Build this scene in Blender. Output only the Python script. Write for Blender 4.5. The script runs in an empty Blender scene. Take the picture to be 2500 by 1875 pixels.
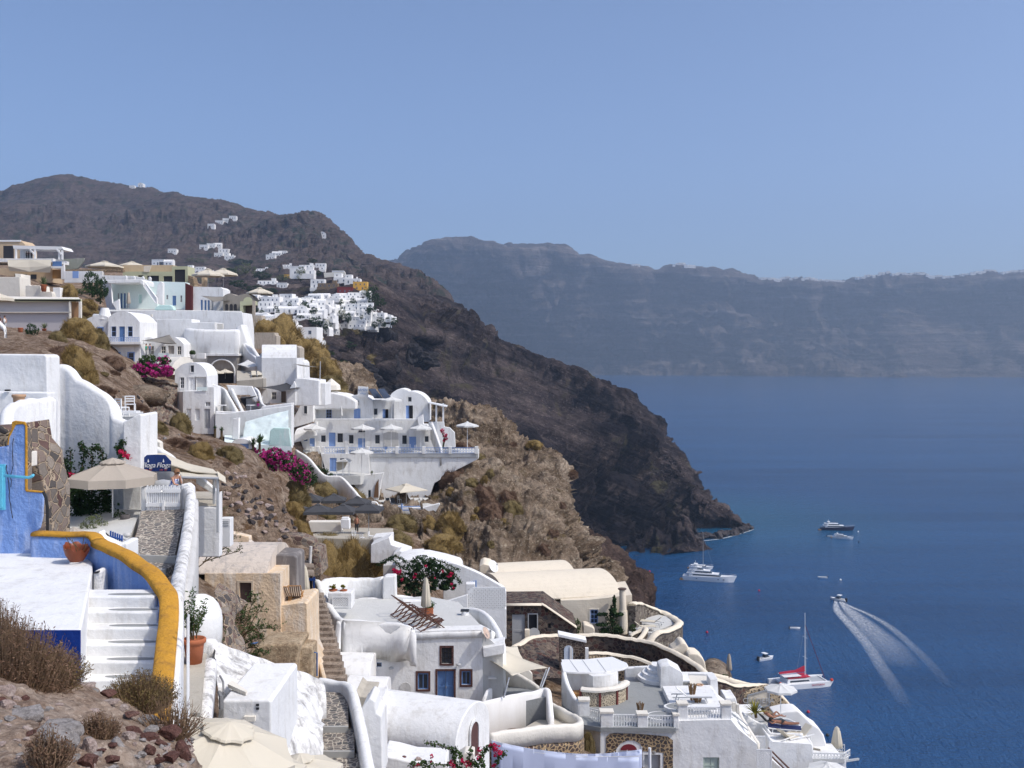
import bpy,bmesh,math,random
from mathutils import Vector,Matrix,noise
from mathutils.geometry import tessellate_polygon
from mathutils.bvhtree import BVHTree
R=math.radians
SC=bpy.context.scene
COL=SC.collection
# ---------------------------------------------------------------- camera
F,VH,U0,H=2500.0,867.0,1250.0,115.0      # focal in photo pixels, horizon row, centre column, eye height over the sea
cd=bpy.data.cameras.new("camera");cam=bpy.data.objects.new("camera",cd);COL.objects.link(cam)
cam.location=(0,0,H);cam.rotation_euler=(R(90),0,0)
cd.sensor_width=36;cd.lens=36;cd.shift_y=-0.0282;cd.clip_start=0.5;cd.clip_end=60000
SC.camera=cam
# ---------------------------------------------------------------- light
SUN_AZ,SUN_EL=R(113),R(50)                    # azimuth measured from the view direction towards the right
w=bpy.data.worlds.new("World");SC.world=w;w.use_nodes=True
nt=w.node_tree;bg=nt.nodes["Background"]
sky=nt.nodes.new("ShaderNodeTexSky");sky.sky_type='NISHITA';sky.sun_disc=False
sky.sun_elevation=SUN_EL;sky.sun_rotation=SUN_AZ;sky.altitude=0
sky.air_density=0.6;sky.dust_density=2.3;sky.ozone_density=3.7
nt.links.new(sky.outputs[0],bg.inputs[0]);bg.inputs[1].default_value=0.15
sd=bpy.data.lights.new("sun",'SUN');sd.energy=2.2;sd.angle=R(0.5);sd.color=(1,0.94,0.85)
sun=bpy.data.objects.new("sun",sd);COL.objects.link(sun)
sdir=Vector((math.sin(SUN_AZ)*math.cos(SUN_EL),math.cos(SUN_AZ)*math.cos(SUN_EL),math.sin(SUN_EL)))
sun.rotation_euler=sdir.to_track_quat('Z','Y').to_euler()
SC.view_settings.view_transform='Standard';SC.view_settings.look='None'
SC.view_settings.exposure=0.55;SC.view_settings.gamma=1
SC.cycles.volume_bounces=0;SC.cycles.max_bounces=7;SC.cycles.diffuse_bounces=4
# ---------------------------------------------------------------- helpers
def P(u,v,Y):return Vector(((u-U0)/F*Y,Y,H-(v-VH)/F*Y))
def px(n,Y):return n*Y/F
rnd=random.Random(7)
SURF=[]
def cast(u,v,near=0):
 """depth at which the line of sight through (u,v) meets the ground"""
 o=Vector((0,0,H));d=(P(u,v,1)-o).normalized();best=None
 for nm_,bv in SURF:
  h=bv.ray_cast(o+d*near,d)
  if h[0]and(best is None or h[0].y<best):best=h[0].y
 return best
WL={}                                          # world location of the frame each object's mesh is written in
def tag(o,label=None,cat=None,group=None,kind=None):
 if label:o['label']=label
 if cat:o['category']=cat
 if group:o['group']=group
 if kind:o['kind']=kind
 return o
def thing(name,label,cat,loc=(0,0,0),group=None,rz=0):
 o=bpy.data.objects.new(name,None);COL.objects.link(o);o.location=loc;o.rotation_euler=(0,0,rz)
 o.empty_display_size=0.2
 WL[o.name]=Vector(loc);return tag(o,label,cat,group)
def children(o):return[c for c in o.children]
def copy_tree(o,parent=None):
 c=o.copy();COL.objects.link(c);c.parent=parent
 for ch in children(o):
  d=copy_tree(ch,c)
 return c
def place(src,loc,rz=0,sc=1,label=None,first=False,group=None,rot=None):
 c=src if first else copy_tree(src)
 c.location=loc;c.rotation_euler=rot if rot else(0,0,rz)
 c.scale=(sc,sc,sc)if not hasattr(sc,'__len__')else sc
 if label:c['label']=label
 if group:c['group']=group
 return c
class MB:
 def __init__(s):s.v=[];s.f=[];s.mi=[];s.m=0
 def add(s,vs,fs):
  b=len(s.v);s.v+=[Vector(q)for q in vs];s.f+=[tuple(b+i for i in f)for f in fs];s.mi+=[s.m]*len(fs);return s
 def quad(s,a,b,c,d):return s.add([a,b,c,d],[(0,1,2,3)])
 def box(s,c,d,rz=0,rot=None):
  x,y,z=d[0]/2,d[1]/2,d[2]/2;m=rot or Matrix.Rotation(rz,3,'Z');c=Vector(c)
  vs=[c+m@Vector(q)for q in((-x,-y,-z),(x,-y,-z),(x,y,-z),(-x,y,-z),(-x,-y,z),(x,-y,z),(x,y,z),(-x,y,z))]
  return s.add(vs,[(0,3,2,1),(4,5,6,7),(0,1,5,4),(1,2,6,5),(2,3,7,6),(3,0,4,7)])
 def bx(s,x0,x1,y0,y1,z0,z1):return s.box(((x0+x1)/2,(y0+y1)/2,(z0+z1)/2),(abs(x1-x0),abs(y1-y0),abs(z1-z0)))
 def bar(s,a,b,wd,h=None,up=(0,0,1)):
  a,b=Vector(a),Vector(b);d=b-a;L=d.length
  if L<1e-6:return s
  y=d/L;u=Vector(up)
  if abs(y.dot(u))>.98:u=Vector((1,0,0))
  x=y.cross(u).normalized();z=x.cross(y);h=h or wd
  m=Matrix((x,y,z)).transposed()
  return s.box((a+b)/2,(wd,L,h),rot=m)
 def prism(s,pts,vec,holes=(),cap=True):
  pts=[Vector(q)for q in pts];vec=Vector(vec);n=len(pts)
  loops=[pts]+[[Vector(q)for q in h]for h in holes]
  b=len(s.v);flat=[q for l in loops for q in l]
  if holes:
   tri=[tuple(t)for t in tessellate_polygon(loops)]
  else:tri=[tuple(range(n))]
  # normal of the outline
  nn=Vector((0,0,0))
  for i in range(n):nn+=pts[i].cross(pts[(i+1)%n])
  flip=nn.dot(vec)>0
  f=[]
  for t in tri:
   if holes:
    a_,b_,c_=[flat[i]for i in t];tn=(b_-a_).cross(c_-a_)
    good=tn.dot(vec)<0
   else:good=not flip
   f.append(t if good else tuple(reversed(t)))
  N=len(flat)
  for i in range(n):
   q=(i,(i+1)%n,N+(i+1)%n,N+i);f.append(q if flip else tuple(reversed(q)))
  if cap:
   q=tuple(range(N,N+n));f.append(tuple(q)if flip else tuple(reversed(q)))
  vs=flat+[q+vec for q in pts]
  return s.add(vs,f)
 def reveal(s,hole,vec):
  h=[Vector(q)for q in hole];n=len(h);vec=Vector(vec)
  return s.add(h+[q+vec for q in h],[(i,(i+1)%n,n+(i+1)%n,n+i)for i in range(n)])
 def tube(s,pts,r,seg=8,caps=True):
  pts=[Vector(q)for q in pts];n=len(pts);rr=r if hasattr(r,'__len__')else[r]*n;vs=[];pu=None
  for i,q in enumerate(pts):
   t=(pts[min(i+1,n-1)]-pts[max(i-1,0)]).normalized()
   u=pu if pu else(Vector((0,0,1))if abs(t.z)<.9 else Vector((1,0,0)))
   x=t.cross(u)
   if x.length<1e-4:x=t.cross(Vector((0,1,0)))
   x.normalize();y=x.cross(t).normalized();pu=y
   vs+=[q+(x*math.cos(a)+y*math.sin(a))*rr[i]for a in[2*math.pi*k/seg for k in range(seg)]]
  f=[(i*seg+k,i*seg+(k+1)%seg,(i+1)*seg+(k+1)%seg,(i+1)*seg+k)for i in range(n-1)for k in range(seg)]
  if caps:f+=[tuple(range(seg-1,-1,-1)),tuple((n-1)*seg+k for k in range(seg))]
  return s.add(vs,f)
 def lathe(s,prof,c=(0,0,0),seg=16,sx=1,sy=1):
  c=Vector(c);vs=[];n=len(prof)
  for r,z in prof:vs+=[c+Vector((r*sx*math.cos(2*math.pi*k/seg),r*sy*math.sin(2*math.pi*k/seg),z))for k in range(seg)]
  f=[(i*seg+k,i*seg+(k+1)%seg,(i+1)*seg+(k+1)%seg,(i+1)*seg+k)for i in range(n-1)for k in range(seg)]
  f+=[tuple(range(seg-1,-1,-1)),tuple((n-1)*seg+k for k in range(seg))]
  return s.add(vs,f)
 def grid(s,rows,close=False):
  n=len(rows);m=len(rows[0]);vs=[q for r in rows for q in r]
  return s.add(vs,[(i*m+j,i*m+j+1,(i+1)*m+j+1,(i+1)*m+j)for i in range(n-1)for j in range(m-1)])
 def sheet(s,rows,th=.03):                  # a thin cloth of real thickness
  n=len(rows);m=len(rows[0]);b=len(s.v)
  top=[Vector(q)for r in rows for q in r];bot=[q-Vector((0,0,th))for q in top];N=n*m
  f=[]
  for i in range(n-1):
   for j in range(m-1):
    q=(i*m+j,i*m+j+1,(i+1)*m+j+1,(i+1)*m+j);f+=[q,tuple(N+k for k in reversed(q))]
  bd=[j for j in range(m)]+[i*m+m-1 for i in range(1,n)]+[(n-1)*m+j for j in range(m-2,-1,-1)]+[i*m for i in range(n-2,0,-1)]
  for k in range(len(bd)):a,c=bd[k],bd[(k+1)%len(bd)];f.append((a,N+a,N+c,c))
  return s.add(top+bot,f)
 def build(s,name,mat,parent=None,smooth=False,bevel=0,off=None,seg=2,sub=0,wob=0,fixn=False):
  if parent is not None:
   o0=WL.get(parent.name,Vector((0,0,0)))
  else:o0=Vector(off)if off is not None else Vector((0,0,0))
  me=bpy.data.meshes.new(name);me.from_pydata([q-o0 for q in s.v],[],s.f)
  mats=mat if isinstance(mat,(list,tuple))else[mat]
  for m_ in mats:me.materials.append(m_)
  if len(mats)>1:me.polygons.foreach_set('material_index',s.mi)
  if fixn:
   bm=bmesh.new();bm.from_mesh(me);bmesh.ops.recalc_face_normals(bm,faces=bm.faces);bm.to_mesh(me);bm.free()
  if smooth is True:me.polygons.foreach_set('use_smooth',[True]*len(me.polygons))
  elif smooth:me.shade_smooth()if False else None
  o=bpy.data.objects.new(name,me);COL.objects.link(o)
  if parent is not None:o.parent=parent
  else:o.location=o0
  WL[o.name]=o0
  if bevel:
   b=o.modifiers.new('bevel','BEVEL');b.width=bevel;b.segments=seg;b.limit_method='ANGLE';b.angle_limit=R(35)
   me.polygons.foreach_set('use_smooth',[True]*len(me.polygons))
   w_=o.modifiers.new('wn','WEIGHTED_NORMAL');w_.keep_sharp=False;w_.weight=60
  return o
def arc(c,r,a0,a1,n=12,ry=None):            # pixel arc, degrees, v grows downwards
 ry=ry or r
 return[(c[0]+r*math.cos(R(a0+(a1-a0)*i/n)),c[1]-ry*math.sin(R(a0+(a1-a0)*i/n)))for i in range(n+1)]
def cr(p0,p1,p2,p3,t):
 return .5*((2*p1)+(p2-p0)*t+(2*p0-5*p1+4*p2-p3)*t*t+(3*p1-p0-3*p2+p3)*t*t*t)
def curve(pts,n=6):                             # Catmull-Rom through tuples
 q=[Vector(p)for p in pts];o=[]
 for i in range(len(q)-1):
  a,b,c,d=q[max(i-1,0)],q[i],q[i+1],q[min(i+2,len(q)-1)]
  o+=[cr(a,b,c,d,k/n)for k in range(n)]
 return o+[q[-1]]
def sc2(pts,n=6):return[tuple(p)for p in curve(pts,n)]
# ---------------------------------------------------------------- materials
def N(nt,t,**kw):
 n=nt.nodes.new(t)
 for k,v in kw.items():
  if k.startswith('i_'):
   key=k[2:];key=int(key)if key.isdigit()else key.replace('_',' ')
   n.inputs[key].default_value=v
  else:setattr(n,k,v)
 return n
def newmat(name,rough=.8,base=(.8,.8,.8),spec=.3,metal=0):
 m=bpy.data.materials.new(name);m.use_nodes=True;nt=m.node_tree;b=nt.nodes['Principled BSDF']
 b.inputs['Base Color'].default_value=(*base,1);b.inputs['Roughness'].default_value=rough
 b.inputs['Specular IOR Level'].default_value=spec;b.inputs['Metallic'].default_value=metal
 return m,nt,b
def coord(nt,world=False):
 if world:g=nt.nodes.new('ShaderNodeNewGeometry');return g.outputs['Position']
 return nt.nodes.new('ShaderNodeTexCoord').outputs['Object']
def mixc(nt,fac,a,b,blend='MIX'):
 m=nt.nodes.new('ShaderNodeMix');m.data_type='RGBA';m.blend_type=blend
 for s,v in((m.inputs[6],a),(m.inputs[7],b)):
  if isinstance(v,tuple):s.default_value=(*v,1)if len(v)==3 else v
  else:nt.links.new(v,s)
 if isinstance(fac,(int,float)):m.inputs[0].default_value=fac
 else:nt.links.new(fac,m.inputs[0])
 return m.outputs[2]
def ramp(nt,src,stops):
 r=nt.nodes.new('ShaderNodeValToRGB');e=r.color_ramp.elements
 while len(e)<len(stops):e.new(.5)
 for k,(p,c)in enumerate(stops):
  e[k].position=p;e[k].color=(c,c,c,1)if isinstance(c,(int,float))else(*c,1)
 nt.links.new(src,r.inputs[0]);return r.outputs[0]
def noi(nt,co,scale,det=6,rough=.55,dist=0):
 n=N(nt,'ShaderNodeTexNoise',i_Scale=scale,i_Detail=det,i_Roughness=rough,i_Distortion=dist);nt.links.new(co,n.inputs['Vector']);return n.outputs[0]
def stretch(nt,co,s,dip=0):
 if dip:
  r_=nt.nodes.new('ShaderNodeMapping');r_.inputs['Rotation'].default_value=(0,-dip,0);nt.links.new(co,r_.inputs[0]);co=r_.outputs[0]
 m=nt.nodes.new('ShaderNodeMapping');m.inputs['Scale'].default_value=s;nt.links.new(co,m.inputs[0]);return m.outputs[0]
def bump(nt,b,h,st=.3,dist=.05):
 n=N(nt,'ShaderNodeBump');n.inputs['Strength'].default_value=st;n.inputs['Distance'].default_value=dist
 nt.links.new(h,n.inputs['Height']);nt.links.new(n.outputs[0],b.inputs['Normal'])
def plaster(name,col,dirt=(.45,.42,.38),amt=.5,sc=1.0,bs=.35,world=True):
 m,nt,b=newmat(name,.85,col,.2);co=coord(nt,world)
 a=noi(nt,co,.55*sc,8,.62);s=noi(nt,stretch(nt,co,(1.6,1.6,.35)),1.3*sc,8,.7)
 f1=ramp(nt,a,[(.42,0),(.72,amt*.55)]);f2=ramp(nt,s,[(.56-.08*amt,0),(.70-.05*amt,amt*.8)])
 c=mixc(nt,f1,col,tuple(x*.86 for x in col));c=mixc(nt,f2,c,dirt)
 nt.links.new(c,b.inputs['Base Color'])
 h=noi(nt,co,7*sc,5,.6);h2=noi(nt,co,1.2*sc,3,.5)
 mm=N(nt,'ShaderNodeMath',operation='MULTIPLY_ADD');nt.links.new(h2,mm.inputs[0]);mm.inputs[1].default_value=2.5;nt.links.new(h,mm.inputs[2])
 bump(nt,b,mm.outputs[0],bs,.06);return m
def simple(name,col,rough=.7,var=.15,sc=6,spec=.3,metal=0,bs=.1,world=False):
 m,nt,b=newmat(name,rough,col,spec,metal);co=coord(nt,world)
 n=noi(nt,co,sc,5);c=mixc(nt,n,tuple(x*(1-var)for x in col),tuple(min(1,x*(1+var))for x in col))
 nt.links.new(c,b.inputs['Base Color'])
 if bs:bump(nt,b,n,bs,.02)
 return m
def stonewall(name,mortar,stones,scale=3.0,gap=.08,bs=.8,world=True,squash=(1,1,1.3)):
 m,nt,b=newmat(name,.9,mortar,.2);co=stretch(nt,coord(nt,world),squash)
 nz=noi(nt,co,scale*1.5,3)
 mp=N(nt,'ShaderNodeVectorMath',operation='MULTIPLY_ADD');nt.links.new(co,mp.inputs[0]);mp.inputs[1].default_value=(1,1,1)
 cmb=N(nt,'ShaderNodeVectorMath',operation='SCALE');cmb.inputs[0].default_value=(1,1,1);nt.links.new(nz,cmb.inputs['Scale'])
 s2=N(nt,'ShaderNodeVectorMath',operation='SCALE');nt.links.new(cmb.outputs[0],s2.inputs[0]);s2.inputs['Scale'].default_value=.5/scale
 nt.links.new(s2.outputs[0],mp.inputs[2])
 v=N(nt,'ShaderNodeTexVoronoi',feature='DISTANCE_TO_EDGE',i_Scale=scale);nt.links.new(mp.outputs[0],v.inputs['Vector'])
 vc=N(nt,'ShaderNodeTexVoronoi',feature='F1',i_Scale=scale);nt.links.new(mp.outputs[0],vc.inputs['Vector'])
 sep=nt.nodes.new('ShaderNodeSeparateColor');nt.links.new(vc.outputs['Color'],sep.inputs[0])
 k=len(stones);col=ramp(nt,sep.outputs[0],[(i/max(1,k-1),s)for i,s in enumerate(stones)])
 fine=noi(nt,co,scale*6,5);col=mixc(nt,ramp(nt,fine,[(.3,.0),(.8,.5)]),col,(.06,.05,.05))
 e=ramp(nt,v.outputs['Distance'],[(gap*.6,0),(gap*1.4,1)])
 nt.links.new(mixc(nt,e,mortar,col),b.inputs['Base Color'])
 bump(nt,b,e,bs,.05);return m
def rock(name,cols,sc=.1,strata=0,veg=None,vegamt=.5,bs=1.0,bd=1.0,vsc=3,fine=14,gain=(.25,.75),dip=0,n2s=5):
 m,nt,b=newmat(name,.95,cols[0],.1);co=coord(nt,True)
 st=stretch(nt,co,(1,1,1+strata),dip)
 n1=noi(nt,st,sc,12,.68,0);n2=noi(nt,co,sc*n2s,10,.74)
 k=len(cols);c=ramp(nt,n1,[(gain[0]+(gain[1]-gain[0])*i/(k-1),q)for i,q in enumerate(cols)])
 c=mixc(nt,ramp(nt,n2,[(.35,.7),(.56,0)]),c,tuple(x*.35 for x in cols[0]))
 fn=noi(nt,co,sc*fine,6,.75)
 c=mixc(nt,ramp(nt,fn,[(.55,0),(.72,.55)]),c,tuple(min(1,x*1.8)for x in cols[-1]))
 if dip:
  sb=noi(nt,stretch(nt,co,(.10,.10,1),dip),.075,7,.62);mk=noi(nt,co,.011,4,.6);mq=N(nt,'ShaderNodeMath',operation='MULTIPLY');nt.links.new(ramp(nt,sb,[(.47,0),(.56,1)]),mq.inputs[0]);nt.links.new(ramp(nt,mk,[(.40,0),(.55,.92)]),mq.inputs[1]);c=mixc(nt,mq.outputs[0],c,(.013,.011,.015));c=mixc(nt,ramp(nt,noi(nt,stretch(nt,co,(.10,.10,1),dip),.12,7,.7),[(.58,0),(.66,.5)]),c,(.23,.18,.155))
 if veg:
  vn=noi(nt,co,sc*vsc,9,.7);c=mixc(nt,ramp(nt,vn,[(.5+.12*(1-vegamt),0),(.58+.12*(1-vegamt),1)]),c,veg)
 nt.links.new(c,b.inputs['Base Color'])
 mm=N(nt,'ShaderNodeMath',operation='MULTIPLY_ADD');nt.links.new(n1,mm.inputs[0]);mm.inputs[1].default_value=2;nt.links.new(n2,mm.inputs[2])
 m2=N(nt,'ShaderNodeMath',operation='MULTIPLY_ADD');nt.links.new(fn,m2.inputs[0]);m2.inputs[1].default_value=.5;nt.links.new(mm.outputs[0],m2.inputs[2])
 bump(nt,b,m2.outputs[0],bs,bd);return m
def leafmat(name,c1,c2,tr=.25):
 m,nt,b=newmat(name,.7,c1,.25);co=coord(nt)
 g=nt.nodes.new('ShaderNodeNewGeometry')
 c=mixc(nt,g.outputs['Random Per Island'],c1,c2)
 c=mixc(nt,ramp(nt,noi(nt,co,2.2,3),[(.35,0),(.7,.6)]),c,tuple(x*.55 for x in c1))
 nt.links.new(c,b.inputs['Base Color'])
 if tr:
  t=N(nt,'ShaderNodeBsdfTranslucent');nt.links.new(c,t.inputs[0]);mx=N(nt,'ShaderNodeMixShader');mx.inputs[0].default_value=tr
  nt.links.new(b.outputs[0],mx.inputs[1]);nt.links.new(t.outputs[0],mx.inputs[2]);nt.links.new(mx.outputs[0],nt.nodes['Material Output'].inputs[0])
 return m
def clothmat(name,col,tr=.25,var=.08,sc=1.5):
 m,nt,b=newmat(name,.9,col,.1);co=coord(nt)
 c=mixc(nt,noi(nt,co,sc,5),tuple(x*(1-var)for x in col),col);nt.links.new(c,b.inputs['Base Color'])
 t=N(nt,'ShaderNodeBsdfTranslucent');nt.links.new(c,t.inputs[0]);mx=N(nt,'ShaderNodeMixShader');mx.inputs[0].default_value=tr
 nt.links.new(b.outputs[0],mx.inputs[1]);nt.links.new(t.outputs[0],mx.inputs[2]);nt.links.new(mx.outputs[0],nt.nodes['Material Output'].inputs[0])
 return m
WHITE=plaster('whitewash',(.77,.77,.76),(.50,.475,.43),.66,1,.35)
WORN=plaster('worn_whitewash',(.77,.76,.74),(.22,.21,.20),1.0,1.5,.8)
WHITEF=plaster('far_whitewash',(.80,.79,.77),(.6,.56,.5),.35,.3,.1)
GREYW=plaster('grey_plaster',(.56,.55,.53),(.3,.29,.27),.5)
CREAM=plaster('cream_plaster',(.74,.66,.53),(.5,.43,.33),.35)
CREAM2=plaster('pale_cream_plaster',(.72,.68,.60),(.5,.45,.38),.35)
TAN=plaster('weathered_tan_plaster',(.70,.54,.37),(.74,.68,.60),1.0,1.3,.7)
TANF=plaster('tan_paint',(.55,.42,.28),(.4,.3,.2),.4)
OLIVE=plaster('olive_paint',(.50,.50,.33),(.4,.4,.25),.4)
CONC=plaster('raw_concrete',(.46,.40,.33),(.25,.22,.18),.8,2,.5)
MINT=plaster('pale_mint_plaster',(.52,.72,.68),(.8,.82,.8),.6)
ICE=plaster('pale_aqua_plaster',(.72,.82,.80),(.8,.82,.8),.5)
BLUEW=plaster('light_blue_plaster',(.21,.34,.66),(.42,.50,.70),1.0,1.8,.6)
COBALT=plaster('cobalt_paint',(.012,.045,.24),(.02,.06,.25),.4)
OCHRE=plaster('ochre_paint',(.53,.27,.035),(.30,.155,.04),.85,2.2,.5)
MAROON=plaster('maroon_plaster',(.085,.022,.022),(.05,.02,.02),.4)
GREYFL=plaster('grey_floor_paint',(.27,.28,.28),(.2,.2,.2),.4)
PALEFL=plaster('pale_floor_paint',(.56,.56,.54),(.42,.42,.40),.4)
CEMENT=plaster('cement_path',(.46,.42,.35),(.3,.27,.22),.6)
BLUED=simple('blue_door_paint',(.10,.19,.38),.5,.15,10)
BLUEL=simple('light_blue_paint',(.22,.34,.62),.5,.12,8)
CYANP=simple('cyan_paint',(.13,.50,.66),.5,.12,8)
NAVY=simple('navy_paint',(.012,.035,.15),.5,.2,6)
WPAINT=simple('white_paint',(.78,.78,.77),.45,.06,8)
GPAINT=simple('grey_paint',(.40,.41,.42),.5,.1,8)
DARK=simple('dark_interior',(.03,.03,.035),.8,.3,4)
GLASS=simple('window_glass',(.035,.045,.06),.12,.3,2,.6,0,0)
REDST=stonewall('red_stone_trim',(.10,.05,.045),[(.09,.035,.03),(.13,.06,.05),(.06,.03,.03)],7,.03,.5)
WOOD=simple('wood',(.10,.045,.03),.6,.4,14)
WOODL=simple('light_wood',(.42,.22,.08),.6,.3,10)
BAMBOO=simple('bamboo',(.22,.13,.06),.7,.4,10)
STEEL=simple('steel',(.45,.46,.47),.35,.1,8,.5,.7)
BLACKM=simple('black_metal',(.02,.02,.022),.5,.2,8)
TERRA=simple('terracotta',(.40,.13,.06),.8,.3,5,.3,0,.2)
TERRAL=simple('pale_terracotta',(.46,.29,.18),.85,.25,5,.2,0,.2)
CLOTHB=clothmat('beige_canvas',(.50,.44,.37),.18)
CLOTHC=clothmat('cream_canvas',(.74,.68,.56),.2)
CLOTHW=clothmat('white_canvas',(.80,.80,.78),.25)
CLOTHG=clothmat('grey_canvas',(.27,.25,.22),.15)
CLOTHK=clothmat('charcoal_canvas',(.085,.087,.095),.05,.3)
SHEETM=clothmat('bed_sheet',(.62,.68,.86),.2,.05)
DSTONE=stonewall('dark_lava_stone',(.15,.115,.09),[(.025,.022,.024),(.11,.045,.035),(.05,.045,.045),(.22,.17,.13),(.02,.018,.02),(.14,.12,.11)],3.0,.07)
DSTONE2=stonewall('light_lava_stone',(.20,.17,.13),[(.03,.028,.028),(.36,.32,.27),(.07,.05,.045),(.22,.19,.16),(.03,.025,.03)],3.8,.07)
CREAMST=stonewall('pebbled_cream_wall',(.55,.43,.28),[(.07,.06,.05),(.12,.09,.07),(.05,.05,.05)],4.6,.17,.5)
CREAMST2=stonewall('cream_wall_with_dark_stones',(.40,.29,.17),[(.05,.045,.045),(.10,.08,.07),(.07,.04,.035)],4.2,.11,.6)
COBBLE=stonewall('cobbles',(.52,.46,.38),[(.14,.13,.12),(.25,.21,.18),(.18,.17,.16),(.10,.10,.10),(.30,.26,.22)],5.2,.07,.6,True,(1,1,1))
RUBST=stonewall('rubble_wall',(.40,.31,.22),[(.10,.05,.045),(.22,.15,.12),(.32,.27,.22),(.06,.055,.055),(.42,.35,.28)],3.2,.05,1.2)
MARBLE=simple('grey_marble',(.42,.41,.38),.5,.2,3)
SKIN=simple('skin',(.50,.27,.18),.6,.08,10)
SKIND=simple('tanned_skin',(.30,.14,.085),.6,.08,10)
HAIR=simple('brown_hair',(.11,.055,.03),.7,.3,20)
HAIRD=simple('black_hair',(.015,.012,.01),.7,.3,20)
# ================================================================ SETTING: sea, hills, cliffs, ground
def loft(name,rows,nu,nv,mat,amp=1.0,fs=.05,ridge=True,kind='structure',label=None,cat=None,wd=None,seed=0,edge=.25,amp2=0,fs2=.3,world=False,terr=0,band=0,bfs=.05,dip=0,calm=1,crest=None,gul=0,gfs=.004,blk=None):
 """rows of (u,v,Y) control points (or world points) -> displaced surface with real relief"""
 G=[]
 for r in rows:
  q=[Vector(p)if world else P(*p)for p in r];q=curve(q,12)
  L=[0]
  for i in range(1,len(q)):L.append(L[-1]+(q[i]-q[i-1]).length)
  out=[];k=0
  # resample by control parameter (keeps columns matched)
  for j in range(nu+1):
   t=j/nu*(len(q)-1);i=min(int(t),len(q)-2);out.append(q[i].lerp(q[i+1],t-i))
  G.append(out)
 cols=[]
 for j in range(nu+1):
  cc=curve([g[j]for g in G],10);n=len(cc)-1
  col=[]
  for i in range(nv+1):
   t=i/nv*n;k=min(int(t),n-1);col.append(cc[k].lerp(cc[k+1],t-k))
  cols.append(col)
 V=[[cols[j][i].copy()for j in range(nu+1)]for i in range(nv+1)]
 W=[[None]*(nu+1)for _ in range(nv+1)]
 so=Vector((seed*13.7,seed*7.1,seed*3.3))
 for i in range(nv+1):
  for j in range(nu+1):
   a=V[min(i+1,nv)][j]-V[max(i-1,0)][j];b=V[i][min(j+1,nu)]-V[i][max(j-1,0)]
   nrm=b.cross(a)
   if nrm.length>1e-9:nrm.normalize()
   p=V[i][j]*fs+so
   if ridge:
    h=noise.ridged_multi_fractal(p,1.0,2.1,6,.9,2.0)*.5-.75
   else:h=noise.fractal(p,1.0,2.1,6)
   e=min(1,edge+min(i,nv-i)/(nv*.12));e*=min(1,.10+abs(i/nv-crest)/.14)if crest else 1
   k_=max(0,min(1,(i/nv-.52)/.08))
   if calm<1:k_=max(k_,min(1,((U0+F*V[i][j].x/V[i][j].y)-985)/90))
   d=h*amp*e*(calm+(1-calm)*k_)
   if amp2:d+=noise.fractal(V[i][j]*fs2+so,.8,2.1,5)*amp2
   if band:
    s_=V[i][j].z+dip*V[i][j].x+noise.noise(V[i][j]*.012+so)*14;d+=e*band*(k_ if calm<1 else 1)*(noise.noise(Vector((s_*bfs,V[i][j].x*.002,seed)))+.5*noise.noise(Vector((s_*bfs*2.7,V[i][j].x*.006,seed+5))))
   if gul:d+=gul*e*(k_ if calm<1 else 1)*(1-2.4*abs(noise.noise(Vector((V[i][j].x*gfs+noise.noise(V[i][j]*gfs*2)*.5,V[i][j].z*gfs*.25,seed)))))
   if blk:
    wp=V[i][j]+Vector((noise.noise(V[i][j]*blk[1]*2.3),0,noise.noise(V[i][j]*blk[1]*2.9+so)))*.35/blk[1]
    mk=max(0,min(1,noise.noise(V[i][j]*blk[1]*.22+so)*2.6+.55));cz=(wp.z+dip*wp.x)*blk[2]
    d+=e*blk[0]*mk*(k_ if calm<1 else 1)*(noise.cell(Vector((wp.x*blk[1],wp.y*blk[1]*.5,cz)))+.5*noise.cell(Vector((wp.x*blk[1]*2.7,wp.y*blk[1],cz*2.3+9)))-.75)
   q=V[i][j]+nrm*d
   if terr:
    z=q.z/terr;fz=z-math.floor(z);q.z+=(fz*fz*(3-2*fz)-fz)*terr*.7
   W[i][j]=q
 mb=MB();mb.grid(W);o=mb.build(name,mat,smooth=True)
 if kind:SURF.append((name,BVHTree.FromPolygons(mb.v,mb.f)))
 tag(o,label,cat,kind=kind);return o
# sea
m,nt,b=newmat('sea_water',.16,(.006,.05,.16),.3);co=coord(nt,True)
w1=noi(nt,stretch(nt,co,(1,.45,1)),.22,8,.62);w2=noi(nt,stretch(nt,co,(1,.5,1)),1.1,4,.6);w3=noi(nt,stretch(nt,co,(.3,2.4,1)),.005,6,.62)
c=mixc(nt,ramp(nt,w3,[(.35,0),(.7,1)]),(.004,.045,.135),(.014,.085,.225))
# turquoise shallows hugging the headland
def near(cx,cy,r0,r1):
 g=N(nt,'ShaderNodeVectorMath',operation='DISTANCE');nt.links.new(co,g.inputs[0]);g.inputs[1].default_value=(cx,cy,0)
 mr=N(nt,'ShaderNodeMapRange');nt.links.new(g.outputs[1],mr.inputs[0]);mr.inputs[1].default_value=r0;mr.inputs[2].default_value=r1;mr.inputs[3].default_value=1;mr.inputs[4].default_value=0;return mr.outputs[0]
tp=P(1800,1285,688)
c=mixc(nt,ramp(nt,near(tp.x-20,tp.y+40,20,170),[(0,0),(1,.5)]),c,(.012,.12,.17))
nt.links.new(c,b.inputs['Base Color'])
mm=N(nt,'ShaderNodeMath',operation='MULTIPLY_ADD');nt.links.new(w1,mm.inputs[0]);mm.inputs[1].default_value=2.2;nt.links.new(w2,mm.inputs[2]);bump(nt,b,mm.outputs[0],1.0,.9)
mb=MB();ys=[-300,100,300,600,1200,2500,5000,10000,30000]
mb.grid([[Vector((x,y,0))for x in(-30000,-6000,-1500,-400,0,400,1500,6000,30000)]for y in ys])
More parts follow.
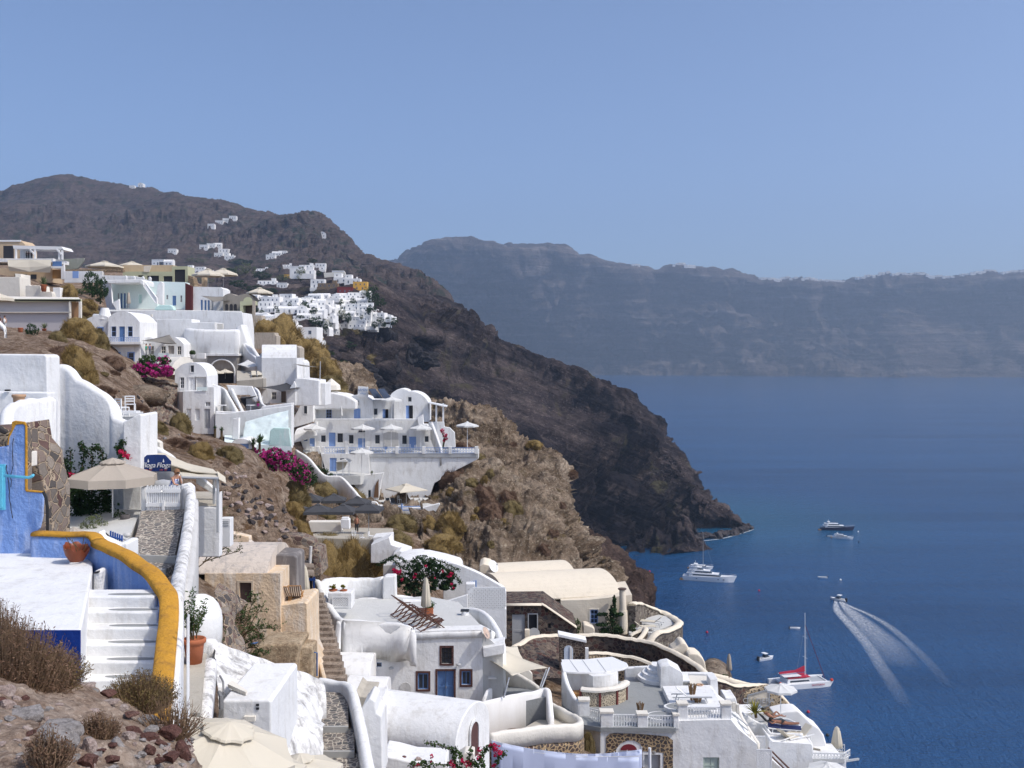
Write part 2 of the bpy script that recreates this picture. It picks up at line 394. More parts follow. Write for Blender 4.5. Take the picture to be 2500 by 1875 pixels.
tag(mb.build('sea',m),kind='structure')
# far caldera cliff
S=2500/2212
far=rock('far_cliff_rock',[(.035,.028,.032),(.075,.058,.055),(.13,.105,.095),(.26,.22,.20)],.0035,9,(.07,.07,.055),.4,1,14,3,24,(.34,.66),0,7)
rg=[(700,615,6300),(800,595,6000),(842,572,5500),(880,545,5400),(935,519,5400),(1010,516,5500),(1055,524,5500),(1140,536,5550),(1200,528,5600),(1265,548,5700),(1330,570,5800),(1400,577,5850),(1480,573,5900),(1560,583,5950),(1650,601,6000),(1720,604,6000),(1800,609,6000),(1880,604,5950),(1950,598,5900),(2050,599,5900),(2150,594,5800),(2250,590,5700),(2420,600,5600),(2700,640,5500)]
ba=[(700,809),(800,809),(842,809),(880,809),(935,809),(1010,809),(1055,809),(1140,809),(1200,809),(1290,809),(1330,809),(1400,809.5),(1480,810),(1560,810.5),(1650,811),(1720,811),(1800,812),(1880,813),(1950,814),(2050,815),(2150,816),(2250,816),(2420,817),(2700,817)]
def nat(l):return[tuple([p[0]*S,p[1]*S]+list(p[2:]))for p in l]
rgn=nat(rg);ban=nat(ba)
def seaY(v):return H*F/(v-VH)
rows=[]
rows.append([(u,v+30,Y+900)for u,v,Y in rgn]);rows.append(rgn)
for k,(fz,fy)in enumerate(((.30,.12),(.55,.35),(.75,.62),(.9,.85))):
 rows.append([(u*(1-fz)+b_[0]*fz,v*(1-fz)+b_[1]*fz+(5*math.sin(i*1.3+k)),Y+(seaY(b_[1])-Y)*fy*.9)for i,((u,v,Y),b_)in enumerate(zip(rgn,ban))])
rows.append([(u,v+1.5,min(seaY(v+1.5)-10,5200+abs(u-1900)*.2)if False else seaY(v+1.5))for u,v in ban])
rows.append([(u,VH+(H+70)*F/(Y-90),Y-90)for u,v,Y in rows[-1]])
loft('far_cliff',rows,520,170,far,62,.0028,True,seed=3,amp2=18,fs2=.009,terr=30,band=22,bfs=.02,crest=1/7,gul=75,gfs=.0032,blk=(38,.0045,.02))
# brown mountain on the left
hill=rock('hill_scrub_rock',[(.055,.042,.040),(.085,.064,.058),(.12,.09,.078),(.18,.14,.12)],.012,12,(.035,.042,.03),.8,1,3,3.5,24,(.25,.75),0,8)
rg=nat([(-250,450),(-100,432),(0,418),(60,398),(135,381),(180,388),(240,397),(290,404),(330,409),(352,417),(380,414),(402,426),(460,430),(500,440),(560,457),(600,466),(640,466),(685,464),(706,478),(740,508),(770,538),(800,560),(840,573),(900,590),(930,612),(957,642),(975,670)])
n=len(rg);Yr=[2500-(i/(n-1))**1.6*1350 for i in range(n)]
R0=[(u,v,Y)for(u,v),Y in zip(rg,Yr)]
def lerp(a,b,t):return a+(b-a)*t
ft=[(lerp(-250,860,i/(n-1))*S,lerp(640,720,(i/(n-1)))*S,1150-(i/(n-1))*300)for i in range(n)]
rows=[[(u,v+60,Y+500)for u,v,Y in R0],R0]
for t in(.18,.38,.6,.8):rows.append([(lerp(a[0],b_[0],t),lerp(a[1],b_[1],t**.9)+6*math.sin(i*.9+t*9),lerp(a[2],b_[2],t))for i,(a,b_)in enumerate(zip(R0,ft))])
rows.append(ft);rows.append([(u,v+60,Y-180)for u,v,Y in ft])
loft('brown_mountain',rows,380,170,hill,24,.006,True,seed=1,amp2=5,fs2=.03,terr=9,crest=1/7,blk=(9,.02,.06))
# headland with the distant village and its cliffs down to the sea
head=rock('headland_rock',[(.024,.021,.027),(.058,.044,.045),(.115,.088,.082),(.25,.20,.18)],.017,5,(.085,.075,.04),.42,1,4,2,34,(.3,.7),.42,8)
A=nat([(480,592,1050),(560,590,1000),(640,597,980),(700,596,960),(760,604,950),(830,620,930),(900,640,920),(955,645,905),(990,656,890),(1012,678,870),(1042,692,860),(1062,716,850),(1092,737,840),(1150,756,820),(1200,776,800),(1260,802,780),(1320,832,765),(1370,871,750),(1402,901,740),(1432,932,732),(1455,962,728),(1482,988,722),(1494,1012,716),(1502,1052,708),(1532,1082,700),(1562,1102,694),(1592,1126,690),(1622,1140,686)])
B=nat([(480,650,860),(540,655,840),(600,660,800),(660,662,780),(710,665,760),(760,668,740),(820,672,730),(870,690,720),(910,700,715),(940,720,710),(970,745,705),(1000,770,700),(1030,800,700),(1070,825,695),(1110,850,690),(1160,880,685),(1210,910,680),(1260,945,675),(1300,975,672),(1340,1005,668),(1370,1030,665),(1400,1060,664),(1425,1085,664),(1450,1105,666),(1490,1125,670),(1530,1135,674),(1570,1142,680),(1615,1143,684)])
C=nat([(480,730,620),(540,735,600),(600,738,590),(660,730,580),(710,725,575),(750,722,570),(790,735,570),(820,760,570),(850,790,572),(880,820,575),(910,850,578),(940,880,580),(970,910,584),(1000,935,588),(1040,960,592),(1080,990,596),(1120,1015,600),(1170,1040,604),(1210,1065,608),(1250,1090,612),(1290,1110,616),(1330,1130,622),(1370,1142,630),(1410,1150,638),(1450,1158,648),(1500,1156,660),(1550,1152,670),(1612,1145,683)])
B[:9]=[(542,690,800),(600,720,700),(690,722,668),(760,716,658),(830,696,656),(900,692,656),(960,735,645),(1030,788,655),(1066,815,680)]
C[:8]=[(542,790,530),(620,800,495),(690,815,478),(750,832,475),(820,815,568),(880,808,574),(935,818,577),(978,872,575)]
wl=[(480,1400),(540,1390),(600,1380),(660,1360),(710,1340),(750,1320),(790,1305),(820,1290),(850,1280),(880,1270),(910,1262),(940,1255),(970,1248),(1000,1240),(1040,1230),(1080,1222),(1120,1215),(1170,1206),(1210,1200),(1250,1192),(1290,1185),(1330,1178),(1375,1176),(1415,1176),(1455,1173),(1505,1167),(1560,1161),(1622,1143)]
D=[(u,v+3,seaY(v+3))for u,v in nat(wl)]
bk=[(u+10,v+40,Y+140)for u,v,Y in A]
rows=[bk,A,[tuple(lerp(a,b_,.5)for a,b_ in zip(p,q))for p,q in zip(A,B)],B,C,[(lerp(p[0],q[0],.5),lerp(p[1],q[1],.5),lerp(p[2],q[2],.62))for p,q in zip(C,D)],D,[(u,v+25,seaY(v+25))for u,v,_ in D]]
loft('headland_cliff',rows,560,380,head,8.5,.018,True,seed=5,amp2=3.0,fs2=.06,edge=.06,band=24,bfs=.05,dip=.42,calm=.25,crest=1/7,gul=15,gfs=.014,blk=(10,.035,.12))
# tan rock outcrop beside the hotel
out=rock('outcrop_rock',[(.09,.06,.042),(.22,.16,.11),(.39,.30,.22),(.60,.50,.39)],.13,1.2,(.13,.095,.04),.3,1,.8,1.8,22,(.3,.7),0,6)
rgo=[(640,800,245),(720,840,235),(790,880,225),(882,903,215),(912,955,208),(960,985,204),(1044,986,198),(1110,1003,192),(1186,1019,186),(1243,1068,182),(1300,1105,180),(1348,1128,176),(1364,1180,168),(1384,1265,162),(1410,1295,160),(1428,1325,158),(1440,1360,156),(1446,1400,154)]
m1=[(640,880,215),(720,920,205),(780,960,198),(850,1000,190),(900,1030,184),(960,1060,178),(1040,1090,172),(1110,1080,168),(1160,1085,166),(1210,1120,164),(1270,1150,162),(1330,1170,160),(1352,1235,155),(1372,1290,150),(1398,1335,149),(1414,1365,148),(1426,1395,147),(1432,1430,146)]
m2=[(640,1000,180),(720,1030,175),(780,1060,170),(850,1100,166),(900,1150,163),(960,1180,160),(1030,1210,154),(1090,1190,150),(1140,1180,147),(1200,1195,145),(1250,1215,143),(1310,1235,141),(1340,1280,138),(1365,1330,136),(1386,1370,135),(1400,1400,134),(1410,1430,133),(1414,1460,132)]
m3=[(640,1150,140),(720,1180,138),(780,1230,136),(850,1280,134),(920,1290,131),(980,1310,128),(1040,1330,126),(1090,1320,124),(1140,1330,122),(1190,1340,121),(1240,1350,120),(1290,1370,120),(1330,1390,120),(1365,1410,120),(1380,1440,120),(1392,1470,120),(1398,1500,120),(1402,1530,120)]
m4=[(u,v+170,Y-22)for u,v,Y in m3]
loft('rock_outcrop',[[(u,v+90,Y+45)for u,v,Y in rgo],rgo,m1,m2,m3,m4],420,300,out,3.3,.13,True,seed=9,amp2=1.5,fs2=.45,edge=.25,crest=1/5,blk=(2.2,.13,.22))
# dark rock below the outcrop
dk=rock('dark_rock',[(.03,.022,.02),(.06,.04,.035),(.10,.07,.06),(.2,.14,.1)],.12,1,None,0,1,.8)
r1=[(1380,1330,160),(1440,1316,156),(1500,1345,154),(1545,1385,152),(1572,1415,150),(1586,1450,148),(1574,1490,148)]
loft('dark_rock_outcrop',[[(u-10,v+60,Y+25)for u,v,Y in r1],r1,[(1380,1370,141),(1430,1380,139),(1480,1410,137),(1520,1440,136),(1550,1460,135),(1570,1480,136),(1565,1510,138)],[(1380,1420,126),(1420,1450,124),(1460,1480,122),(1500,1510,121),(1530,1530,120),(1550,1550,120),(1560,1590,120)],[(1380,1640,112),(1420,1640,110),(1460,1640,108),(1500,1680,108),(1530,1720,108),(1560,1760,108),(1580,1800,110)]],110,80,dk,1.5,.14,True,seed=4,amp2=.8,fs2=.5)
# ground of the town slope
gr=rock('slope_earth',[(.13,.085,.06),(.26,.18,.125),(.38,.285,.21),(.52,.42,.33)],.55,0,(.15,.09,.05),.7,1,.35,1.4,9,(.33,.68))
G=[
 [(-500,520,300),(-150,600,290),(30,640,285),(200,655,280),(400,675,275),(540,715,270),(640,800,265),(720,860,262),(800,930,258),(900,1010,255),(1000,1110,250),(1200,1400,250),(1400,1700,250),(1650,2300,250)],
 [(-500,640,200),(-150,680,200),(60,700,200),(250,765,200),(400,775,200),(560,800,200),(650,815,200),(735,875,200),(800,940,195),(900,1020,190),(1000,1080,185),(1200,1300,180),(1450,1600,180),(1700,2300,180)],
 [(-500,690,160),(-150,720,160),(100,735,160),(250,800,160),(420,870,160),(560,925,160),(700,1020,158),(780,1095,156),(860,1165,154),(950,1225,150),(1070,1250,146),(1250,1500,146),(1480,1750,146),(1750,2400,146)],
 [(-500,740,130),(-150,770,130),(60,798,130),(190,818,130),(320,902,130),(450,985,130),(560,1040,130),(650,1140,128),(760,1235,126),(900,1285,124),(1050,1300,122),(1300,1500,120),(1550,1750,120),(1850,2500,120)],
 [(-500,800,105),(-150,820,105),(60,824,105),(190,850,105),(330,920,104),(430,1055,104),(520,1075,104),(620,1120,104),(700,1220,104),(850,1310,104),(1000,1380,103),(1250,1550,102),(1560,1750,102),(1950,2600,102)],
 [(-500,840,85),(-150,845,85),(60,850,85),(180,885,85),(310,965,85),(420,1050,85),(520,1085,85),(610,1130,85),(668,1270,84),(780,1400,84),(950,1470,84),(1250,1620,84),(1600,1850,84),(2050,2700,84)],
 [(-500,900,70),(-100,890,70),(100,890,70),(250,1000,71),(360,1060,72),(480,1105,73),(580,1150,74),(650,1210,74),(720,1350,73),(850,1510,70),(1050,1620,70),(1300,1700,70),(1700,1900,70),(2150,2700,70)],
 [(-500,1000,58),(-100,1050,58),(100,1120,58),(280,1150,58),(380,1170,59),(500,1220,60),(580,1280,61),(680,1370,61),(760,1560,60),(900,1760,56),(1100,1800,54),(1350,1850,54),(1750,2050,56),(2200,2800,60)],
 [(-500,1250,44),(-100,1290,44),(100,1330,44),(280,1400,44),(400,1440,44),(520,1520,45),(620,1640,46),(720,1740,46),(820,1840,46),(950,1900,44),(1150,1980,42),(1400,2050,42),(1800,2250,46),(2300,3000,52)],
 [(-500,1550,30),(-100,1620,30),(100,1680,30),(280,1720,30),(420,1760,30),(560,1840,31),(680,1950,32),(800,2000,33),(900,2050,34),(1050,2150,32),(1250,2250,32),(1500,2350,32),(1900,2500,36),(2500,3300,42)],
 [(-500,2100,18),(-100,2150,18),(100,2200,18),(280,2250,18),(420,2300,19),(560,2400,20),(700,2500,20),(820,2550,20),(950,2600,20),(1100,2700,20),(1300,2800,22),(1600,2900,22),(2000,3100,24),(2600,3900,30)]]
loft('town_slope',G,330,330,gr,.55,.35,True,seed=2,amp2=.5,fs2=.12)
# haze: closed box of thin pale air round everything that stands on the sea
def make_haze(dens=.00013):
 m=bpy.data.materials.new('haze');m.use_nodes=True;nt=m.node_tree
 for q in list(nt.nodes):
  if q.type!='OUTPUT_MATERIAL':nt.nodes.remove(q)
 v=nt.nodes.new('ShaderNodeVolumePrincipled');v.inputs['Density'].default_value=dens;v.inputs['Color'].default_value=(.58,.75,1,1);v.inputs['Anisotropy'].default_value=.25
 nt.links.new(v.outputs[0],nt.nodes['Material Output'].inputs['Volume'])
 mb=MB();mb.bx(-9000,9000,-400,7500,-1.5,1150);tag(mb.build('haze',m),kind='stuff')
# ================================================================ building helpers
def PZ(u,v,z):return P(u,v,(H-z)*F/(v-VH))
def pts(l,Y):return[P(p[0],p[1],p[2]if len(p)>2 else Y)for p in l]
def slab(mb,l,Y,dep,holes=(),vec=None):
 """front outline in photo pixels at depth Y, extruded back"""
 return mb.prism(pts(l,Y),vec or(0,dep,0),[pts(h,Y)for h in holes])
def rect(a,b,c,d):return[(a,b),(c,b),(c,d),(a,d)]
def down(mb,l,h,Y=0):
 """top outline extruded straight down by h"""
 q=[p if isinstance(p,Vector)else P(p[0],p[1],p[2]if len(p)>2 else Y)for p in l]
 return mb.prism(q,(0,0,-h))
def rail(mb,path,th,h,n=5,seg=5,zb=None,rf=.8):
 """a wall with a rounded top following a path of its top line"""
 q=[p if isinstance(p,Vector)else P(*p)for p in path];q=curve(q,n)if n>1 else q;L=len(q);rows=[]
 for i,p in enumerate(q):
  p=p+Vector((0,0,th*.16*noise.noise(p*1.7)))
  t=q[min(i+1,L-1)]-q[max(i-1,0)];t.z=0;t.normalize();s=Vector((t.y,-t.x,0));r=th/2
  zz=(zb if zb is not None else p.z-h)
  sec=[p+s*r*1.0+Vector((0,0,zz-p.z)),p+s*r-Vector((0,0,r*rf))]
  for k in range(1,seg):a=math.pi*k/seg;sec.append(p+s*r*math.cos(a)+Vector((0,0,r*rf*(math.sin(a)-1))))
  sec+=[p-s*r-Vector((0,0,r*rf)),p-s*r+Vector((0,0,zz-p.z))];rows.append(sec)
 m=len(rows[0]);vs=[x for r_ in rows for x in r_]
 f=[(i*m+j,i*m+(j+1)%m,(i+1)*m+(j+1)%m,(i+1)*m+j)for i in range(L-1)for j in range(m)]
 f+=[tuple(range(m-1,-1,-1)),tuple((L-1)*m+j for j in range(m))]
 return mb.add(vs,f)
def vault(mb,a,b,w_,h,n=12,base=.0,a0=0):
 """barrel vault: a,b ends of the axis at spring height (world), half-width vector w_, rise h"""
 a,b,w_=Vector(a),Vector(b),Vector(w_);up=Vector((0,0,1))
 rows=[]
 for c in(a,b):
  sec=[c-w_-up*base]if base else[]
  sec+=[c-w_*(math.cos(a0+(math.pi-2*a0)*k/n)/math.cos(a0))+up*h*((math.sin(a0+(math.pi-2*a0)*k/n)-math.sin(a0))/(1-math.sin(a0)))for k in range(n+1)]
  if base:sec+=[c+w_-up*base]
  rows.append(sec)
 m=len(rows[0]);vs=rows[0]+rows[1]
 f=[(j,(j+1)%m,m+(j+1)%m,m+j)for j in range(m)]+[tuple(range(m-1,-1,-1)),tuple(range(m,2*m))]
 return mb.add(vs,f)
def house(label,cat='house',u=0,v=0,Y=10,name='house',group=None):return thing(name,label,cat,P(u,v,Y),group)
def wallp(root,outline,Y,dep,mat,holes=(),name='wall',bevel=.05,hd=.22,vec=None):
 mb=MB();hs=[rect(*h)if not hasattr(h[0],'__len__')else h for h in holes]
 slab(mb,outline,Y,dep,hs,vec)
 if hs:                                     # close the openings' sides: back face of a hole sits at full depth
  pass
 o=mb.build(name,mat,root,bevel=0 if hs else bevel,fixn=not hs)
 return o
def archrect(u0,v0,u1,v1,n=8,rise=None):
 r=(u1-u0)/2;ry=rise or r
 return[(u0,v1)]+arc(((u0+u1)/2,v0+ry),r,180,0,n,ry)+[(u1,v1)]
def window(root,u0,v0,u1,v1,Y,fm=None,gm=None,nx=2,ny=2,trim=None,tw=.1,name='window',rec=.12,label=None):
 """frame ring in a recess, glass pane behind, glazing bars, optional painted surround"""
 fm=fm or WPAINT;gm=gm or GLASS
 x0,x1=P(u0,v0,Y).x,P(u1,v0,Y).x;z1,z0=P(u0,v0,Y).z,P(u0,v1,Y).z;W_,H_=x1-x0,z1-z0;t=min(.07,W_*.12)
 mb=MB();y=Y-.02
 mb.bx(x0,x0+t,y,y+.10,z0,z1);mb.bx(x1-t,x1,y,y+.10,z0,z1);mb.bx(x0+t,x1-t,y,y+.10,z0,z0+t);mb.bx(x0+t,x1-t,y,y+.10,z1-t,z1)
 for k in range(1,nx):x=x0+W_*k/nx;mb.bx(x-t*.35,x+t*.35,y+.03,y+.09,z0+t,z1-t)
 for k in range(1,ny):z=z0+H_*k/ny;mb.bx(x0+t,x1-t,y+.035,y+.085,z-t*.35,z+t*.35)
 fr=mb.build(name,fm,root)
 if label:fr['label']=label
 g=MB();g.bx(x0+t*.9,x1-t*.9,y+.055,y+.075,z0+t*.9,z1-t*.9);g.build('pane',gm,fr)
 if trim:
  s=MB();s.bx(x0-tw,x0,y-.02,y+.12,z0-tw,z1+tw);s.bx(x1,x1+tw,y-.02,y+.12,z0-tw,z1+tw);s.bx(x0,x1,y-.02,y+.12,z1,z1+tw);s.bx(x0,x1,y-.05,y+.12,z0-tw,z0)
  s.build('surround',trim,fr)
 return fr
def door(root,u0,v0,u1,v1,Y,m=None,trim=None,tw=.1,leaves=1,name='door',label=None):
 m=m or BLUED
 x0,x1=P(u0,v0,Y).x,P(u1,v0,Y).x;z1,z0=P(u0,v0,Y).z,P(u0,v1,Y).z;y=Y-.02
 mb=MB();W_=(x1-x0)/leaves
 for k in range(leaves):
  a,b_=x0+W_*k,x0+W_*(k+1);t=W_*.14
  mb.bx(a+.01,b_-.01,y+.05,y+.09,z0,z1)
  mb.bx(a+.01,a+t,y+.02,y+.05,z0,z1);mb.bx(b_-t,b_-.01,y+.02,y+.05,z0,z1)
  for zc in(0,.45,.93):zz=z0+(z1-z0)*zc;mb.bx(a+t,b_-t,y+.025,y+.05,zz,zz+(z1-z0)*.07)
 d=mb.build(name,m,root)
 if label:d['label']=label
 h=MB();h.box(((x0+x1)/2+W_*.06*(1 if leaves>1 else 5),y-.01,z0+(z1-z0)*.47),(.05,.05,.12));h.build('handle',STEEL,d)
 if trim:
  s=MB();s.bx(x0-tw,x0,y-.02,y+.12,z0,z1+tw);s.bx(x1,x1+tw,y-.02,y+.12,z0,z1+tw);s.bx(x0,x1,y-.02,y+.12,z1,z1+tw);s.build('surround',trim,d)
 return d
def facade(root,outline,Y,dep,mat,ops=(),name='wall',bevel=.05,fm=None,dm=None,trim=None,tw=.08,vec=None,gm=None):
 """wall block with real openings; ops: (kind,u0,v0,u1,v1[,opts])"""
 holes=[]
 for o in ops:
  k,a,b_,c,d=o[:5];holes.append((a,b_,c,d))
 if not holes:
  return wallp(root,outline,Y,dep,mat,(),name,bevel,vec=vec)
 mb=MB();front=.2;n=len(outline);ol=[(p[0],p[1])for p in outline]
 us=sorted(set([round(p[0],2)for p in ol]+[h[0]for h in holes]+[h[2]for h in holes]))
 for a,b_ in zip(us,us[1:]):
  if b_-a<.05:continue
  m_=(a+b_)/2;cr_=[]
  for i in range(n):
   p,q=ol[i],ol[(i+1)%n]
   if min(p[0],q[0])<m_<max(p[0],q[0]):
    g=lambda u,p=p,q=q:p[1]+(q[1]-p[1])*(u-p[0])/(q[0]-p[0])
    cr_.append((g(m_),g(a),g(b_)))
  cr_.sort()
  for k in range(0,len(cr_)-1,2):
   segs=[(cr_[k][1],cr_[k][2])];hs=sorted([h for h in holes if h[0]<m_<h[2]and h[1]>cr_[k][0]-1 and h[3]<cr_[k+1][0]+1],key=lambda h:h[1]);cur=(cr_[k][1],cr_[k][2])
   for h in hs:
    mb.add([P(a,cur[0],Y),P(b_,cur[1],Y),P(b_,h[1],Y),P(a,h[1],Y)],[(3,2,1,0)]);cur=(h[3],h[3])
   mb.add([P(a,cur[0],Y),P(b_,cur[1],Y),P(b_,cr_[k+1][2],Y),P(a,cr_[k+1][1],Y)],[(3,2,1,0)])
 mb.reveal(pts(outline,Y),(0,front,0))
 for h in holes:mb.reveal(pts(rect(*h),Y),(0,front,0))
 q=[p+Vector((0,front,0))for p in pts(outline,Y)];mb.prism(q,Vector(vec)if vec else Vector((0,dep-front,0)))
 w_=mb.build(name,mat,root)
 for o in ops:
  k,a,b_,c,d=o[:5];op=o[5]if len(o)>5 else{}
  if k=='w':window(root,a,b_,c,d,Y+.08,op.get('f',fm),op.get('g',gm),op.get('nx',2),op.get('ny',2),None)
  elif k=='d':door(root,a,b_,c,d,Y+.08,op.get('m',dm),None,leaves=op.get('l',1))
  elif k=='o':m2=MB();slab(m2,rect(a,b_,c,d),Y+.19,.01);m2.build('dark_opening',op.get('m',DARK),root)
  t=op.get('t',trim)
  if t:
   s=MB();x0,x1=P(a,b_,Y).x,P(c,b_,Y).x;z1,z0=P(a,b_,Y).z,P(a,d,Y).z;zb=z0-(tw if k=='w' else 0)
   s.bx(x0-tw,x0,Y-.03,Y+.02,zb,z1+tw);s.bx(x1,x1+tw,Y-.03,Y+.02,zb,z1+tw);s.bx(x0,x1,Y-.03,Y+.02,z1,z1+tw)
   if k=='w':s.bx(x0,x1,Y-.05,Y+.02,zb,z0)
   s.build('window_surround' if k=='w' else 'door_surround',t,root)
 return w_
def wallthing(label,path,th,h,mat,name='parapet_wall',cat='wall',zb=None,n=5,group=None):
 mb=MB();rail(mb,path,th,h,n,zb=zb);q=[p if isinstance(p,Vector)else P(*p)for p in path]
 o=mb.build(name,mat,off=q[0],smooth=True);return tag(o,label,cat,group)
def blockthing(label,outline,Y,dep,mat,name='wall',cat='wall',vec=None,bevel=.06):
 mb=MB();slab(mb,outline,Y,dep,(),vec);o=mb.build(name,mat,off=P(outline[0][0],outline[0][1],Y),bevel=bevel,fixn=True);return tag(o,label,cat)
def cyl(mb,c,r,h,seg=14,r2=None):return mb.lathe([(r,0),(r2 if r2 is not None else r,h)],c,seg)
def blob(mb,c,r,amp=.25,n=2,seed=0,sq=(1,1,1)):
 bm=bmesh.new();bmesh.ops.create_icosphere(bm,subdivisions=n,radius=1);c=Vector(c);so=Vector((seed*5.1,seed*3.7,seed))
 vs=[]
 for v_ in bm.verts:
  d=1+amp*noise.fractal(v_.co*1.3+so,1,2,3)*1.4;vs.append(c+Vector((v_.co.x*sq[0],v_.co.y*sq[1],v_.co.z*sq[2]))*r*d)
 mb.add(vs,[tuple(x.index for x in f.verts)for f in bm.faces]);bm.free();return mb
# ---------------------------------------------------------------- foliage
def rv(r=rnd):
 while True:
  p=Vector((r.uniform(-1,1),r.uniform(-1,1),r.uniform(-1,1)))
  if .05<p.length<=1:return p
def leaves(mb,c,rad,n,size,shell=.35,seed=0,asp=.5,up=0,clump=0):
 r=random.Random(seed);c=Vector(c);C=[rv(r)for _ in range(clump)]if clump else None
 for _ in range(n):
  p=rv(r);d=p.normalized();p=d*(shell+(1-shell)*(r.random()**.5))*(1+.22*noise.noise(d*2.3+Vector((seed,0,0))))
  if C:
   k=min(C,key=lambda q:(q-p).length);p=p.lerp(k,.38)
  q=c+Vector((p.x*rad[0],p.y*rad[1],p.z*rad[2]));s=size*r.uniform(.6,1.3)
  a=rv(r);a.z+=up;a.normalize();b_=a.cross(rv(r)).normalized()
  mb.add([q-a*s,q+b_*s*asp,q+a*s,q-b_*s*asp],[(0,1,2,3)])
 return mb
def spiky(mb,rad,n,w_,seed=0,core=.35,jit=.18):
 """dry cushion shrub: fine twigs fanning out of the ground"""
 r=random.Random(seed)
 for _ in range(n):
  a=r.uniform(0,6.283);e=math.asin(r.uniform(.02,1));d=Vector((math.cos(a)*math.cos(e),math.sin(a)*math.cos(e),math.sin(e)))
  k=1+.28*noise.noise(d*2.1+Vector((seed*3,1,0)))+.12*noise.noise(d*6+Vector((seed,0,0)));t0=r.uniform(core,.8)*k;t1=min(1.08,t0/k+r.uniform(.06,.2))*k
  q=rv(r)*jit;p0=d*t0;p1=d*t1+q
  p0=Vector((p0.x*rad[0],p0.y*rad[1],p0.z*rad[2]));p1=Vector((p1.x*rad[0],p1.y*rad[1],p1.z*rad[2]));s=(p1-p0).cross(rv(r)).normalized()*w_*r.uniform(.5,1.3)
  mb.add([p0-s,p0+s,p1+s*.3,p1-s*.3],[(0,1,2,3)])
 return mb
GOLD=leafmat('dry_golden_twigs',(.20,.135,.045),(.36,.25,.09))
GOLD2=leafmat('dry_olive_twigs',(.16,.125,.05),(.30,.22,.09))
BRN=leafmat('dry_brown_twigs',(.15,.085,.055),(.27,.17,.11))
GREEN=leafmat('green_leaves',(.035,.075,.02),(.10,.16,.045))
DGREEN=leafmat('dark_green_leaves',(.018,.045,.016),(.05,.10,.03))
OLIVEL=leafmat('olive_leaves',(.10,.13,.05),(.20,.22,.10))
MAG=leafmat('magenta_bracts',(.45,.02,.20),(.68,.06,.34),.3)
CRIM=leafmat('crimson_bracts',(.50,.01,.06),(.70,.03,.14),.3)
YEL=leafmat('yellow_green_leaves',(.22,.22,.03),(.38,.32,.05))
# shrub prototypes (built once, then copied with obj.copy)
def mkspiky(seed,m,n=5200,w_=.009):
 root=thing('dry_shrub',None,'shrub',(0,0,0));mb=MB();spiky(mb,(1,1,.85),n,w_,seed,.72,.10)
 mb.build('foliage',m,root);c=MB();blob(c,(0,0,.02),.84,.22,4,seed,(1,1,.86));c.build('inner_twigs',CUSH[m.name],root);return root
def cushmat(n,a,b2):
 m,nt,b=newmat(n+'_mass',.95);co=coord(nt);f=noi(nt,co,22,6,.8);nt.links.new(mixc(nt,ramp(nt,f,[(.35,0),(.65,1)]),a,b2),b.inputs['Base Color']);bump(nt,b,f,1,.12);return m
CUSH={'dry_golden_twigs':cushmat('golden',(.085,.06,.022),(.30,.205,.075)),'dry_olive_twigs':cushmat('olive',(.07,.055,.022),(.22,.165,.07)),'dry_brown_twigs':cushmat('brown',(.06,.035,.022),(.19,.12,.08))}
BRNC=simple('woody_core',(.10,.07,.035),.95,.3,8)
GRNC=simple('inner_branches',(.03,.04,.018),.95,.3,8)
def mkbush(seed,m,n=1500,size=.07,clump=26,sq=(1,1,.9)):
 root=thing('green_bush',None,'bush',(0,0,0));mb=MB();leaves(mb,(0,0,.75*sq[2]),(1,1,sq[2]),n,size,.45,seed,.5,0,clump)
 mb.build('foliage',m,root);c=MB();c.tube([(0,0,-.3),(.03,0,.3),(-.04,.05,.9)],[.09,.06,.03],6)
 r=random.Random(seed)
 for k in range(6):a=r.uniform(0,6.28);c.tube([(0,0,.15),(.35*math.cos(a),.35*math.sin(a),.6),(.65*math.cos(a),.65*math.sin(a),1.0)],[.04,.03,.012],5)
 c.build('branches',GRNC,root);return root
PROTO={}
def shrub(kind,u,v,Y,w_,h,label,cat='shrub',group=None,rz=None,dz=0):
 """(u,v) = base centre, w_,h = size in photo pixels"""
 if kind not in PROTO:
  mk={'gold':lambda:mkspiky(1,GOLD),'gold2':lambda:mkspiky(2,GOLD),'olive':lambda:mkspiky(3,GOLD2),'brown':lambda:mkspiky(4,BRN),'green':lambda:mkbush(5,GREEN),'dark':lambda:mkbush(6,DGREEN,1700),'olv':lambda:mkbush(7,OLIVEL,1600,.05)}[kind]
  PROTO[kind]=mk();first=True
 else:first=False
 g_=cast(u,v)
 if g_ and abs(g_-Y)/Y<.25:Y=g_
 s=px(w_,Y)/2;hz=px(h,Y)/(1.0 if kind in('gold','gold2','olive','brown')else 1.65)
 o=place(PROTO[kind],P(u,v,Y+s*.5)+Vector((0,0,dz-(.1*hz))),rz if rz is not None else rnd.uniform(0,6),(s,s,hz),label,first,group)
 o['category']=cat;return o
def agave(mb,c,r,n=22,seed=0,wd=.07,droop=.25):
 q=random.Random(seed);c=Vector(c)
 for k in range(n):
  a=q.uniform(0,6.28);e=q.uniform(.25,1.4);L=r*q.uniform(.8,1.1);d=Vector((math.cos(a)*math.cos(e),math.sin(a)*math.cos(e),math.sin(e)));s=Vector((-math.sin(a),math.cos(a),0))*r*wd
  p=[c+d*L*t-Vector((0,0,droop*L*t*t*math.cos(e)))for t in(0,.35,.7,1)]
  mb.add([p[0]-s*.6,p[0]+s*.6,p[1]+s,p[1]-s,p[2]+s*.7,p[2]-s*.7,p[3]],[(0,1,2,3),(3,2,4,5),(5,4,6)])
 return mb
